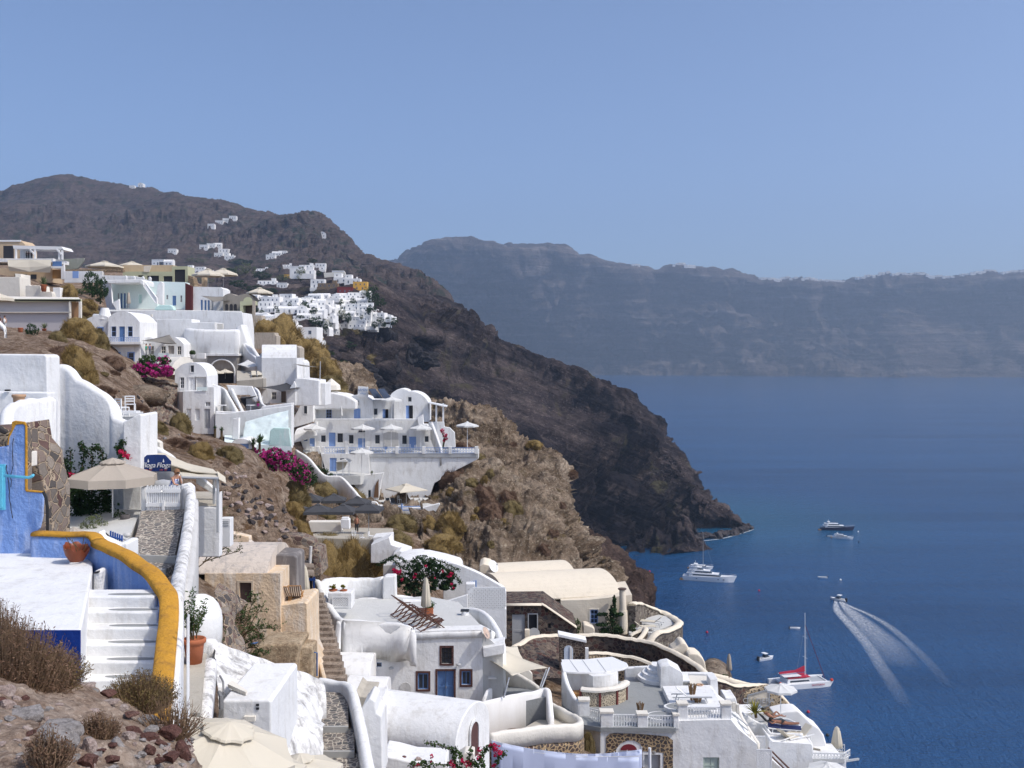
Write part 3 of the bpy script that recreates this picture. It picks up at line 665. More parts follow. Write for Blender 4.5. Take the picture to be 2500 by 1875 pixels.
def potprof(r,h):return[(r*.68,0),(r*.72,0),(r*.9,h*.75),(r*.93,h*.8),(r*1.08,h*.82),(r*1.1,h*.97),(r*1.02,h),(r*.9,h),(r*.86,h*.88),(0.01,h*.86)]
def pot(label,u,v,Y,w_,h,m=None,plant=None,name='plant_pot',cat='pot'):
 t=thing(name,label,cat,P(u,v,Y));mb=MB();r=px(w_,Y)/2;hh=px(h,Y);mb.lathe(potprof(r,hh),P(u,v,Y),20);mb.build('pot',m or TERRA,t,smooth=True)
 c=P(u,v,Y)+Vector((0,0,hh))
 if plant=='agave':g=MB();agave(g,c,r*3,26,int(u));g.build('leaves',OLIVEL,t)
 elif plant=='ball':g=MB();leaves(g,c+Vector((0,0,r*.8)),(r*1.3,r*1.3,r*1.1),500,r*.2,.7,int(u));g.build('foliage',GREEN,t);g=MB();blob(g,c+Vector((0,0,r*.8)),r*.95,.1);g.build('inner_branches',GRNC,t)
 elif plant=='bush':g=MB();leaves(g,c+Vector((0,0,r*1.0)),(r*1.6,r*1.6,r*1.5),380,r*.25,.2,int(u),clump=12);g.build('foliage',GREEN,t)
 elif plant=='succ':g=MB();[agave(g,c+Vector((rnd.uniform(-.6,.6)*r,rnd.uniform(-.5,.5)*r,r*rnd.uniform(.1,1.1))),r*.75,16,int(u)+k,.22,.1)for k in range(7)];g.build('foliage',YEL,t)
 elif plant=='red':g=MB();leaves(g,c+Vector((0,0,r*.7)),(r*1.2,r*1.2,r*.9),300,r*.22,.2,int(u));g.build('foliage',GREEN,t);g=MB();leaves(g,c+Vector((0,0,r*.9)),(r*1.2,r*1.2,r*.9),60,r*.22,.7,int(u));g.build('flowers',CRIM,t)
 return t
# ---------------------------------------------------------------- parasols
def mkparasol(name,label,m,nside=8,r=1.5,rise=.45,val=.16,pole=2.2,square=False,cap=True,polem=None,sag=.03,capr=.2):
 t=thing(name,label,'parasol',(0,0,0));mb=MB();n=4 if square else nside;per=6 if square else 4
 ring=[]
 for k in range(n):
  a0,a1=2*math.pi*(k+.5)/n,2*math.pi*(k+1.5)/n;p0,p1=Vector((math.cos(a0),math.sin(a0),0))*r*(1.25 if square else 1),Vector((math.cos(a1),math.sin(a1),0))*r*(1.25 if square else 1)
  for j in range(per):ring.append((p0.lerp(p1,j/per),math.sin(math.pi*j/per)))
 M_=len(ring);rows=[]
 for s in(capr*.5,.4,.7,1.0):
  rows.append([Vector((p.x*s*(1-b_*.03*s),p.y*s*(1-b_*.03*s),rise*(1-s)**1.0-b_*sag*math.sin(math.pi*min(1,s+.15))+.0))for p,b_ in ring]+[Vector((ring[0][0].x*s,ring[0][0].y*s,rise*(1-s)))])
 rows.append([q+Vector((q.x*.005,q.y*.005,-val))for q in rows[-1]])
 mb.sheet([[q+Vector((0,0,pole))for q in r_]for r_ in rows],.012)
 mb.build('canopy',m,t)
 if cap:
  c=MB();rows=[]
  for s,z in((.02,.10),(.5,.03),(1,-.06),(1.04,-.10)):rows.append([Vector((p.x/r*capr*r*s*(1+.06*math.cos(k*2.1)),p.y/r*capr*r*s*(1+.06*math.cos(k*2.1)),pole+rise+z-.02))for k,(p,b_)in enumerate(ring)]+[Vector((ring[0][0].x*capr*s*(1+.06),ring[0][0].y*capr*s*(1+.06),pole+rise+z-.02))])
  c.sheet(rows,.012);c.build('vent_cap',m,t)
 p_=MB();p_.tube([(0,0,0),(0,0,pole+rise+.05)],.028,8);p_.build('pole',polem or WPAINT,t)
 rb=MB()
 for k in range(n):a=2*math.pi*(k+.5)/n;e=Vector((math.cos(a),math.sin(a),0))*r*(1.25 if square else 1);rb.tube([(0,0,pole+rise-.05),Vector((e.x*.97,e.y*.97,pole-.03))],.012,4);rb.tube([(0,0,pole-.25),Vector((e.x*.5,e.y*.5,pole+rise*.5-.04))],.01,4)
 rb.build('ribs',polem or WPAINT,t);return t
def closed(label,u,v0,v1,Y,w_,m,name='closed_parasol',polem=None):
 """folded parasol: v0 top, v1 foot"""
 t=thing(name,label,'parasol',P(u,v1,Y));b_=P(u,v1,Y);hh=px(v1-v0,Y);r=px(w_,Y)/2;rows=[]
 for z,s in((.99,.1),(.93,.45),(.86,.5),(.84,.62),(.70,.75),(.50,.95),(.33,1.05),(.31,.8)):
  rows.append([b_+Vector((math.cos(2*math.pi*k/24)*r*s*(1+.28*math.cos(k*math.pi/1.5)),math.sin(2*math.pi*k/24)*r*s*(1+.28*math.cos(k*math.pi/1.5)),z*hh))for k in range(25)])
 mb=MB();mb.grid(rows);mb.build('folded_canopy',m,t,smooth=True)
 p_=MB();p_.tube([b_,b_+Vector((0,0,hh))],.03,8);p_.build('pole',polem or WPAINT,t);return t
def cloth(label,corners,m,sag=.3,name='shade_sail',n=10,droop=None):
 """sail between 4 (or 3) world corners, edges curved in"""
 c=[q if isinstance(q,Vector)else P(*q)for q in corners]
 if len(c)==3:c=[c[0],c[1],c[2],c[2].lerp(c[0],.02)]
 ctr=sum(c,Vector((0,0,0)))/len(c);rows=[]
 for i in range(n+1):
  r_=[]
  for j in range(n+1):
   s,t=i/n,j/n;q=c[0]*(1-s)*(1-t)+c[1]*(1-s)*t+c[2]*s*t+c[3]*s*(1-t)
   e=.13*(math.sin(math.pi*s)*abs(2*t-1)**2+math.sin(math.pi*t)*abs(2*s-1)**2)*(1 if len(corners)==4 else .6);q=q.lerp(ctr,e);q.z-=sag*math.sin(math.pi*s)*math.sin(math.pi*t);q.z+=.025*math.sin(7*t+3*s)*sag
   r_.append(q)
  rows.append(r_)
 mb=MB();mb.sheet(rows,.015);o=mb.build(name,m,off=c[0],smooth=True);return tag(o,label,'shade sail')
# ================================================================ FOREGROUND, left: blue walls, steps, rubble (8-25 m)
zt=P(0,1537,15).z
t=house('white flat roof terrace with a cobalt blue band below, beside the white steps','terrace',200,1655,15,'roof_terrace')
mb=MB();down(mb,[PZ(-260,1537,zt),PZ(199,1537,zt),PZ(226,1394,zt),PZ(226,1352,zt),PZ(-330,1345,zt)],3.2);mb.build('roof_slab',WHITE,t,bevel=.05,fixn=True)
mb=MB();slab(mb,rect(-200,1539,196,1760),14.97,.02);mb.build('blue_wall',COBALT,t)
mb=MB();slab(mb,[(226,1396),(240,1392),(246,1400),(249,1466),(226,1471)],18.9,.35);mb.build('chimney_stub',WORN,t,bevel=.05)
mb=MB();slab(mb,[(229,1397),(239,1395),(240,1399),(230,1401)],18.86,.1);mb.build('vent',DARK,t)
WPT=[(377,1840,13.0),(388,1726,14),(404,1580,15.8),(413,1468,17.2),(398,1425,17.8),(365,1385,18.4),(300,1344,19.2)]
def WX(Y):
 q=[P(*p)for p in WPT]
 for a,b_ in zip(q,q[1:]):
  if a.y<=Y<=b_.y:return lerp(a.x,b_.x,(Y-a.y)/(b_.y-a.y))-.04
 return q[-1].x-.04
st=house('white painted steps with grey painted treads rising between the terrace and the ochre wall','steps',300,1660,16,'steps')
for k in range(-2,6):
 Y=16+.3*k;z=P(300,1660,16).z+.19*k;x0=P(200+(k+2)*3,1600,Y).x-.3;x1=WX(Y+.3)
 mb=MB();mb.bx(x0,x1,Y,Y+(.8 if k<5 else .55),z-.5,z);mb.build('step',WHITE,st,bevel=.035)
 mb=MB();c=((x0+x1)/2+.25,Y+.17,z-.02);mb.lathe([(1,0),(1,.023)],c,24,.42,.085);mb.build('tread_paint',GREYFL,st)
t=house('light blue stair wall with a thick ochre painted top curving down beside the steps','wall',380,1726,14,'stair_wall')
pth=[(377,1840,13.0),(388,1726,14),(404,1580,15.8),(413,1468,17.2),(398,1425,17.8),(365,1385,18.4),(300,1344,19.2),(240,1312,20),(222,1299,20.3),(160,1298,20.4),(84,1298,20.5)]
W3=[P(*p)for p in pth]
mb=MB();rail(mb,[q-Vector((0,0,.07))for q in W3],.25,1.6,6);mb.build('wall',BLUEW,t,smooth=True)
mb=MB();rail(mb,W3[:8],.31,.13,6,7,None,.3);mb.build('ochre_coping',OCHRE,t,smooth=True)
mb=MB();rail(mb,W3[7:],.27,.085,3,5,None,.3);mb.build('ochre_coping',OCHRE,t,smooth=True)
mb=MB();off=[q+Vector((.17,.02,-.12))for q in W3[:5]];rail(mb,off,.12,3.2,6);mb.build('white_outer_face',WHITE,t,smooth=True)
mb=MB();a=P(437,1500,16.2)+Vector((.1,0,0));[mb.tube([a+Vector((.05+.05*k,-.2*k,0)),a+Vector((.05+.05*k,-.2*k,-2.5))],.018,6)for k in range(2)];mb.build('drain_pipe',WPAINT,t)
mb=MB();slab(mb,[(237,1298),(245,1300),(246,1312),(292,1332),(292,1352),(240,1330)],20.9,.3);tag(mb.build('white_wall_block',WHITE,off=P(237,1298,20.9),bevel=.04,fixn=True),'low white wall stub just behind the ochre coping','wall')
# tall blue ruin wall
t=house('tall cracked light blue wall with an ochre edge at the far left','wall',60,1350,20.8,'blue_wall')
mb=MB();slab(mb,[(-150,1095),(0,1091),(17,1089),(20,1066),(29,1050),(36,1036),(58,1033),(63,1040),(65,1120),(64,1198),(107,1202),(105,1260),(98,1290),(84,1300),(80,1356),(-150,1356)],20.75,.06);mb.build('wall',BLUEW,t,bevel=.03)
mb=MB();slab(mb,[(17,1085),(20,1062),(28,1046),(28,1030),(37,1027),(60,1030),(65,1040),(66,1196),(110,1200),(110,1204),(63,1201),(60,1196),(60,1040),(56,1036),(38,1037),(31,1052),(23,1067),(20,1089)],20.735,.05);mb.build('ochre_edge',OCHRE,t,bevel=.02)
mb=MB();slab(mb,rect(-30,1134,11,1245),20.70,.08);slab(mb,rect(-26,1140,5,1240),20.66,.05);mb.build('shutter',CYANP,t)
mb=MB();rr=[P(11,1161,20.5),P(40,1164,20.2),P(70,1166,20.1),P(78,1163,20.1),P(81,1160,20.2)];mb.tube(rr,.03,6);mb.build('handrail',CYANP,t)
mb=MB();r_=random.Random(3);q=P(33,1070,20.72);
for k in range(9):q2=q+Vector((r_.uniform(-.03,.03),0,-.11));mb.bar(q,q2,.012,.01);q=q2
q=P(16,1135,20.72)
for k in range(12):q2=q+Vector((r_.uniform(-.02,.03),0,-.09));mb.bar(q,q2,.016,.01);q=q2
mb.build('crack',DARK,t)
mb=MB();slab(mb,[(-150,1100),(0,1096),(22,1090),(25,1066),(34,1052),(56,1038),(60,1045),(62,1120),(61,1200),(103,1206),(98,1290),(78,1350),(-150,1350)],20.83,.3);mb.build('stone_core',RUBST,t)
t=house('brown rubble stone wall exposed between the blue wall and the white wall','wall',85,1205,22,'rubble_wall')
mb=MB();slab(mb,[(58,1030),(66,1080),(80,1096),(92,1110),(98,1150),(106,1180),(112,1205),(112,1330),(58,1330)],21.4,1.2);mb.build('stones',RUBST,t,bevel=.06)
mb=MB();slab(mb,rect(65,1103,78,1139),21.1,.25);mb.build('meter_box',CREAM2,t,bevel=.02)
mb=MB();slab(mb,[(-160,1050),(0,1040),(20,1052),(20,1100),(-160,1110)],21.6,.8);mb.build('rubble_top',RUBST,t,bevel=.05)
mb=MB();mb.tube([P(106,1200,20.6),P(112,1215,20.6),P(116,1240,20.6),P(116,1300,20.6)],.03,6);tag(mb.build('black_cable',BLACKM,off=P(106,1200,20.6)),'black cable pipe hanging at the right edge of the tall blue wall','pipe')
mb=MB();slab(mb,[(108,1300),(108,1262),(114,1256),(136,1255),(146,1262),(149,1275),(149,1300)],23,.3);tag(mb.build('white_wall_block',WHITE,off=P(108,1300,23),bevel=.06),'small round shouldered white wall beside the black cable','wall')
# broken jar
t=thing('broken_jar','broken glazed brown jar with dry stems on the white roof terrace','jar',P(187,1370,19.8));mb=MB();rows=[];c=P(187,1370,19.8)
for s,z in((.12,0),(.15,.04),(.205,.13),(.24,.23),(.245,.28)):
 rows.append([c+Vector((math.cos(k*math.pi/12)*s,math.sin(k*math.pi/12)*s,z+((.06*math.cos(k*math.pi/12-2.7)+.03*math.sin(k*1.9))if z>.25 else(.03*math.cos(k*math.pi/12-2.7)if z>.2 else 0))))for k in range(25)])
mb.grid(rows);rows2=[[c+(q-c)*.88+Vector((0,0,.012))for q in r_]for r_ in rows];mb.grid([rows[-1]]+list(reversed(rows2)));mb.build('jar',simple('brown_glaze',(.20,.05,.02),.35,.3,8),t,smooth=True)
mb=MB();r_=random.Random(5)
for k in range(7):a=c+Vector((r_.uniform(-.1,.1),0,.15));b_=a+Vector((r_.uniform(-.18,.2),r_.uniform(-.1,.1),r_.uniform(.15,.35)));mb.tube([a,(a+b_)/2+Vector((.03,0,0)),b_],.007,4)
mb.build('dry_stems',BRNC,t)
# ---- rubble bank in the very foreground
rub=rock('rubble_earth',[(.20,.13,.10),(.32,.23,.17),(.42,.33,.26),(.50,.42,.35)],1.6,0,None,0,.9,.06,3,8)
loft('rubble_ground',[
 [(-200,1500,13.5),(0,1590,13.5),(70,1640,13.6),(180,1665,13.8),(240,1690,13.9),(300,1705,13.9),(350,1735,14),(400,1770,14),(440,1810,14),(480,1880,14)],
 [(-200,1600,11.5),(0,1660,11.5),(70,1690,11.5),(170,1705,11.6),(240,1725,11.8),(300,1745,12),(360,1775,12.1),(410,1800,12.2),(450,1830,12.2),(480,1890,12.2)],
 [(-200,1680,10),(0,1730,10),(70,1750,10),(170,1770,10.1),(240,1790,10.2),(300,1810,10.3),(370,1835,10.4),(420,1850,10.5),(462,1880,10.6),(500,1960,10.6)],
 [(-200,1860,8.3),(0,1880,8.3),(70,1890,8.4),(170,1905,8.5),(240,1915,8.6),(300,1930,8.8),(370,1950,8.9),(430,1970,9),(480,2010,9.1),(520,2100,9.1)],
 [(-200,2300,6.3),(0,2300,6.3),(70,2300,6.3),(170,2300,6.3),(240,2320,6.4),(300,2340,6.6),(370,2360,6.8),(430,2400,7),(480,2440,7),(520,2500,7)]],150,120,rub,.12,1.6,True,seed=11,amp2=.05,fs2=3.5)
ROCKM=[rock('grey_stone',[(.20,.18,.17),(.30,.28,.27),(.40,.37,.35)],3,0,None,0,.7,.04),rock('red_stone',[(.10,.05,.042),(.18,.09,.075),(.30,.19,.16)],4,0,None,0,1,.05),rock('pinkish_stone',[(.26,.19,.16),(.38,.30,.27),(.48,.42,.38)],3,0,None,0,.7,.04),rock('black_lava',[(.035,.032,.035),(.07,.06,.06),(.14,.13,.13)],3,0,None,0,.8,.04)]
RP=[]
def mkrock(i,m):
 bm=bmesh.new();bmesh.ops.create_icosphere(bm,subdivisions=4,radius=1);r=random.Random(i)
 cuts=[(rv(r).normalized(),r.uniform(.45,.8))for _ in range(9)]
 for v_ in bm.verts:
  p=v_.co.copy()
  for nn,d in cuts:
   k=p.dot(nn)
   if k>d:p-=nn*(k-d)*.93
  p*=1+.10*noise.fractal(p*2.5+Vector((i,0,0)),1,2,5);v_.co=p
 me=bpy.data.meshes.new('stone');bm.to_mesh(me);bm.free();me.materials.append(m);return me
ROCKS=[[mkrock(i*7+j,ROCKM[j])for i in range(3)]for j in range(4)]
def stone(u,v,Y,w_,h,mi,label,vi=0,rz=0,tilt=0,name='stone',group=None,sink=.25):
 o=bpy.data.objects.new(name,ROCKS[mi][vi%3]);COL.objects.link(o);sx=px(w_,Y)/2*1.12;sz=px(h,Y)/2*1.15
 o.location=P(u,v,Y);o.scale=(sx,sx*.8,sz);o.rotation_euler=(0,tilt,rz);return tag(o,label,'rock',group)
for q in[
 (8,1700,10.6,60,62,2,'pale pink boulder at the left edge under the brown bush',0,0),(12,1735,10.0,52,45,2,'pitted pinkish boulder at the left edge, second from the top',1,1),
 (65,1743,9.9,98,48,0,'slanted flat grey block with a pale patch in the foreground rubble',0,.3),(82,1714,10.8,28,22,2,'small brown stone resting just above the slanted grey block',2,0),
 (72,1780,9.6,30,30,2,'small pink cube shaped stone under the slanted grey block',2,.5),(132,1790,9.4,120,62,0,'broad grey boulder with a ridge left of the bottom brown bush',1,.4),
 (120,1828,9.0,130,90,0,'largest pale grey boulder at the bottom of the rubble',2,.2),(25,1820,9.0,60,48,0,'dark grey stone at the lower left edge',0,1),(15,1790,9.4,46,40,2,'pinkish stone on the left edge between two grey ones',1,2),
 (215,1826,9.3,40,42,2,'upright brownish stone with a pointed top',1,1),(288,1822,9.6,36,42,0,'dark grey pointed boulder right of the upright brownish stone',2,2.5),(241,1843,9.3,26,24,0,'small grey stone between two pointed boulders',0,0),
 (190,1838,9.2,20,18,0,'little round grey stone left of the upright brownish stone',1,0),(390,1776,11.4,22,16,2,'small white speckled round stone near the parasol',0,0),(352,1765,11.6,66,36,0,'flat grey slab stone lying below the ochre wall',1,.2),
 (222,1691,12.9,34,18,0,'smooth grey stone in front of the lowest step',2,0),(180,1694,12.6,36,15,1,'flat red stone left of the smooth grey one',0,0),(265,1695,12.8,40,20,1,'red brown stone right of the smooth grey one',1,0),(213,1674,13.3,44,14,2,'flat pink stone touching the lowest step',0,0),
 (205,1712,12.2,32,15,0,'grey brown embedded stone in the second row of the bank',2,1),(270,1714,12.2,42,16,2,'long brown embedded stone in the middle of the bank',2,0),(300,1728,11.9,26,14,2,'small tan embedded stone above the flat grey slab',1,0),
 (320,1745,11.4,38,14,1,'narrow red embedded stone above the flat grey slab',2,.2),(220,1728,11.8,24,12,1,'little dark red stone in the middle of the bank',1,.2),(325,1785,10.8,52,24,1,'red brown stone below the flat grey slab',0,.2),(368,1780,11.1,36,18,0,'grey stone beside the red brown stones',1,0),
 (418,1790,11.2,54,34,1,'porous dark red lava stone next to the parasol',1,.4),(362,1805,10.6,48,30,1,'red lava stone, upper one of the pair',2,.3),(392,1815,10.5,36,24,1,'dark red stone between the lava stones',0,1),(448,1835,10.5,44,54,1,'tall porous red stone at the right end of the bank',0,.3),
 (368,1832,10.1,34,28,1,'round red brown stone in the lower right of the bank',1,2),(420,1850,10,44,28,1,'dark red stone near the bottom right of the bank',2,1),(270,1855,9.2,48,24,1,'dark lava stone at the bottom middle',0,2),(218,1868,9,56,50,1,'red brown boulder at the bottom edge',2,1.2),(388,1858,9.8,28,16,1,'small reddish stone in the bottom row',2,0),(310,1800,10.2,42,22,2,'pink grey stone beside the bare twigs',1,1),
 (170,1760,10.6,60,40,0,'grey lumpy stone under the brown bush',1,1.5),(50,1860,8.8,70,50,0,'dull grey stone in the bottom left corner',2,2),(120,1738,11,40,20,2,'broken pink stone at the foot of the brown bush',2,.8)]:
 stone(*q[:7],vi=q[7],rz=q[8])
# pebbles and grit between the stones: uncountable
mb=MB();r_=random.Random(21)
for k in range(1300):
 u=r_.uniform(-60,470);f=r_.random();vb=lerp(1650+max(0,u)*.3,1890,f)
 Y=13.3-(vb-1650-max(0,u)*.22)/240*4.3;Y=max(8.6,min(13.3,Y));s=r_.uniform(.012,.05)
 q=P(u,vb,Y);d=[rv(r_)*s for _ in range(6)]
 a=[q+Vector((s,0,0)),q+Vector((0,s,0)),q+Vector((-s,0,0)),q+Vector((0,-s,0)),q+Vector((0,0,s*.8))+d[0]*.4,q-Vector((0,0,s))]
 mb.m=r_.randrange(3);mb.add(a,[(0,1,4),(1,2,4),(2,3,4),(3,0,4),(1,0,5),(2,1,5),(3,2,5),(0,3,5)])
tag(mb.build('pebbles',ROCKM[:3]),'loose pebbles and chips among the foreground stones','pebbles',kind='stuff')
for i in range(85):
 u=r_.uniform(-30,470);v=lerp(1665+max(0,u)*.3,1880,r_.random()**.8);g_=cast(u,v)
 if g_ and g_<16:stone(u,v,g_,r_.uniform(8,34),r_.uniform(6,20),r_.choice((0,0,2,2,1)),'small or middling stone bedded in the foreground rubble bank',i,r_.uniform(0,6),r_.uniform(-.3,.3),group='stones bedded in the foreground bank')
# dry bushes of the foreground
TWIG=simple('straw_twigs',(.24,.16,.095),.9,.4,9)
def twigbush(label,u,v,Y,w_,h,m,n=900,seed=0,bare=.3,lsize=.011):
 t=thing('dry_bush',label,'bush',P(u,v,Y));c=P(u,v,Y);a=MB();l=MB();r=random.Random(seed);W_,H_=px(w_,Y)/2,px(h,Y)
 for _ in range(n):
  an=r.uniform(0,6.28);rad=r.random()**.6;q0=c+Vector((math.cos(an)*W_*rad*.4,math.sin(an)*W_*.35*rad,-.02));e=c+Vector((math.cos(an)*W_*rad,math.sin(an)*W_*.6*rad,H_*r.uniform(.35,1)*(1-.45*rad*rad)))
  mid=q0.lerp(e,.55)+rv(r)*.05;prev=None;P_=[q0,mid,e]
  a.tube(P_,[.005,.004,.002],3,False)
  for k in range(int(9*(1-bare))):
   s=r.uniform(.35,1.03);q=(mid.lerp(e,(s-.5)*2)if s>.5 else q0.lerp(mid,s*2))+rv(r)*.035;d=rv(r).normalized()*lsize*r.uniform(.8,2);x=d.cross(rv(r)).normalized()*lsize*.55
   l.add([q-d,q+x,q+d,q-x],[(0,1,2,3)])
 a.build('twigs',TWIG,t);l.build('dry_leaves',m,t);return t
twigbush('large dry brown bush over the boulders at the left edge',30,1745,11.6,330,250,BRN,1500,1,.0,.013)
twigbush('rust coloured bush on the left edge in front of the cobalt wall',95,1690,12.4,260,130,GOLD2,900,2,.1,.012)
twigbush('tall dry bush rising at the left edge against the white roof',-5,1640,12.8,170,190,BRN,700,3,.3)
twigbush('olive dry bush at the foot of the ochre wall',345,1735,13.2,190,105,GOLD2,1000,4,.1,.011)
twigbush('small brown bush with seed heads at the bottom edge',120,1880,8.2,130,110,BRN,260,5,.2)
twigbush('low brown bush in the middle of the rubble',235,1815,9.8,130,80,BRN,420,6,.3,.010)
twigbush('bare twiggy bush over the red stones by the parasol',420,1800,11.5,190,110,BRN,240,7,.6)
# ================================================================ MIDDLE LEFT: restaurant courtyard, path, gate (24-45 m)
t=house('tall white house wall in two steps at the left, with a sunlit rounded lower wall','house',60,1200,36,'white_house')
mb=MB();slab(mb,[(-260,866),(0,864),(108,865),(115,870),(117,960),(117,1300),(-260,1300)],38,.55,vec=(0,1.1,0));mb.build('upper_wall',WHITE,t,bevel=.07,fixn=True)
mb=MB();slab(mb,[(-260,954),(118,958),(119,1300),(-260,1300)],37.2,.6);mb.build('parapet',WHITE,t,bevel=.06,fixn=True)
mb=MB();q=[P(17,1052,33),P(17,1010,33.4),P(24,992,34),P(50,978,35.2),P(85,972,36.3),P(126,972,37.6)];rail(mb,q,.42,9,6,zb=104);mb.build('curved_wall',WHITE,t,smooth=True)
mb=MB();slab(mb,rect(11,951,22,955),37.1,.12);mb.build('vent',DARK,t)
mb=MB();down(mb,[P(-200,1024,33.4),P(16,1024,33.4),P(40,1018,37),P(-200,1018,37)],.2);mb.build('floor',PALEFL,t)
pot('big beige clay jar standing behind the rounded white wall',46,1000,35.5,30,37,TERRAL,name='clay_jar',cat='jar')
t=house('tall curved whitewashed courtyard wall with a sweeping top and a square end pillar','wall',230,1210,42,'courtyard_wall')
top=[(118,893,42.6),(150,892,42.7),(167,895,42.7),(180,905,42.6),(195,923,42.5),(212,933,42.4),(228,941,42.3),(246,950,42.2),(264,963,42.1),(278,982,42),(283,1000,41.9),(286,1018,41.8),(300,1022,41.7),(316,1024,41.6)]
mb=MB();rail(mb,top,.5,10,4,zb=105);mb.build('wall',WORN if False else WHITE,t,smooth=True)
mb=MB();slab(mb,[(300,1030),(316,1024),(340,1010),(345,1014),(345,1300),(299,1300)],40.6,1.9);mb.build('pillar',WHITE,t,bevel=.1,fixn=True)
mb=MB();slab(mb,rect(288,1004,332,1009),42.4,.5);mb.build('shelf_table_top',WPAINT,t)
mb=MB();down(mb,[(288,1020,42.5),(340,1018,42.5),(350,1005,47),(290,1005,47)],.3);mb.build('upper_floor',PALEFL,t)
def chair(label,u,v,Y,h=.9,rz=0,m=None,name='chair',group=None,w_=.42,sides=True):
 t=thing(name,label,'chair',P(u,v,Y),group,rz);t0=Vector((0,0,0));WL[t.name]=t0;m=m or WPAINT
 s=MB();s.bx(-w_/2,w_/2,-w_/2,w_/2,h*.48,h*.52);s.build('seat',m,t)
 b_=MB();b_.bx(-w_/2,-w_/2+.04,w_/2-.03,w_/2+.01,h*.5,h);b_.bx(w_/2-.04,w_/2,w_/2-.03,w_/2+.01,h*.5,h)
 for k in(.66,.8,.94):b_.bx(-w_/2+.04,w_/2-.04,w_/2-.02,w_/2,h*k,h*k+.05)
 b_.build('backrest',m,t)
 for x in(-1,1):
  for y in(-1,1):l=MB();l.bx(x*(w_/2-.02)-.02,x*(w_/2-.02)+.02,y*(w_/2-.02)-.02,y*(w_/2-.02)+.02,0,h*.48);l.build('leg',m,t)
 return t
chair('white slatted chair on the ledge above the courtyard wall, nearer the curved wall',298,1016,43.2,.75,2.6)
chair('white slatted chair on the ledge above the courtyard wall, farther one',318,1008,44.5,.75,3.4)
t=house('low white wall with a sloping top behind the restaurant sign','wall',370,1110,46,'sloping_wall')
mb=MB();slab(mb,[(344,1056),(391,1080),(392,1095),(400,1130),(400,1200),(344,1200)],46,.4);mb.build('wall',CREAM2,t,bevel=.05)
mb=MB();rail(mb,[(382,1092,45.5),(400,1098,45.4),(420,1112,45.3),(440,1132,45.2)],.35,2.5,5);mb.build('wall_end',WHITE,t,smooth=True)
# restaurant awning and sign
t=house('cream canvas awning roof on grey posts behind the garden gate','awning',450,1240,42,'restaurant_awning')
mb=MB();mb.sheet([[P(344,1113,43),P(372,1106,43.5),P(400,1106,44),P(440,1128,44.5)],[P(344,1125,41),P(380,1122,41),P(420,1150,41),P(545,1168,41)]],.04);mb.sheet([[P(418,1120,43.5),P(470,1134,43.5),P(520,1145,43.5)],[P(418,1134,40.5),P(470,1150,40.5),P(532,1156,40.5)]],.04);mb.sheet([[P(428,1142,42),P(480,1150,42),P(535,1152,42)],[P(445,1163,39.2),P(490,1166,39.2),P(530,1166,39.2)]],.04);mb.sheet([[P(530,1150,40.5),P(550,1164,41)],[P(534,1168,39.3),P(552,1178,39.6)]],.03);mb.build('canvas',CLOTHC,t)
for uu,Y in((519,41),(528,39.4),(436,42)):p_=MB();slab(p_,rect(uu,1165,uu+5,1300),Y,.12);p_.build('post',GPAINT,t)
mb=MB();mb.tube([P(430,1165,39.2),P(532,1168,39.2)],.05,6);mb.build('beam',GPAINT,t)
t=house('low white terrace wall under the restaurant awning','wall',500,1260,40,'terrace_wall')
mb=MB();slab(mb,[(450,1239),(527,1239),(536,1200),(537,1300),(536,1360),(450,1360)],39.8,.4);mb.build('wall',WHITE,t,bevel=.04)
mb=MB();slab(mb,[(478,1170),(495,1170),(530,1200),(530,1240),(520,1240),(520,1206),(478,1180)],42.6,.3);mb.build('inner_wall',WHITE,t,bevel=.03)
mb=MB();down(mb,[(450,1238,40.1),(530,1238,40.1),(530,1200,46),(450,1200,46)],.2);mb.build('floor',CEMENT,t)
t=house('white electricity cabinet beside the restaurant terrace','cabinet',548,1300,41,'cabinet')
mb=MB();slab(mb,rect(537,1266,562,1335),41,.5);mb.build('body',WPAINT,t,bevel=.02);mb=MB();[slab(mb,rect(541,1272+k*5,558,1274+k*5),40.98,.04)for k in range(3)];mb.build('vent',GPAINT,t)
def text(body,c,size,m,parent,depth=.01,xs=1,name='lettering',shear=0,rz=0):
 cu=bpy.data.curves.new(name,'FONT');cu.body=body;cu.size=size;cu.extrude=depth;cu.align_x='CENTER';cu.align_y='CENTER';cu.shear=shear
 o=bpy.data.objects.new('tmp',cu);COL.objects.link(o);bpy.context.view_layer.update();dg=bpy.context.evaluated_depsgraph_get();me=bpy.data.meshes.new_from_object(o.evaluated_get(dg));bpy.data.objects.remove(o)
 mt=Matrix.Translation(c)@Matrix.Rotation(rz,4,'Z')@Matrix.Rotation(R(90),4,'X')@Matrix.Diagonal((xs,1,1,1));me.transform(mt);mb=MB();mb.add([v_.co.copy()for v_ in me.vertices],[tuple(p.vertices)for p in me.polygons]);bpy.data.meshes.remove(me)
 return mb.build(name,m,parent)
t=house('navy blue restaurant sign of two pointed panels reading Floga in white','sign',381,1152,40.9,'restaurant_sign')
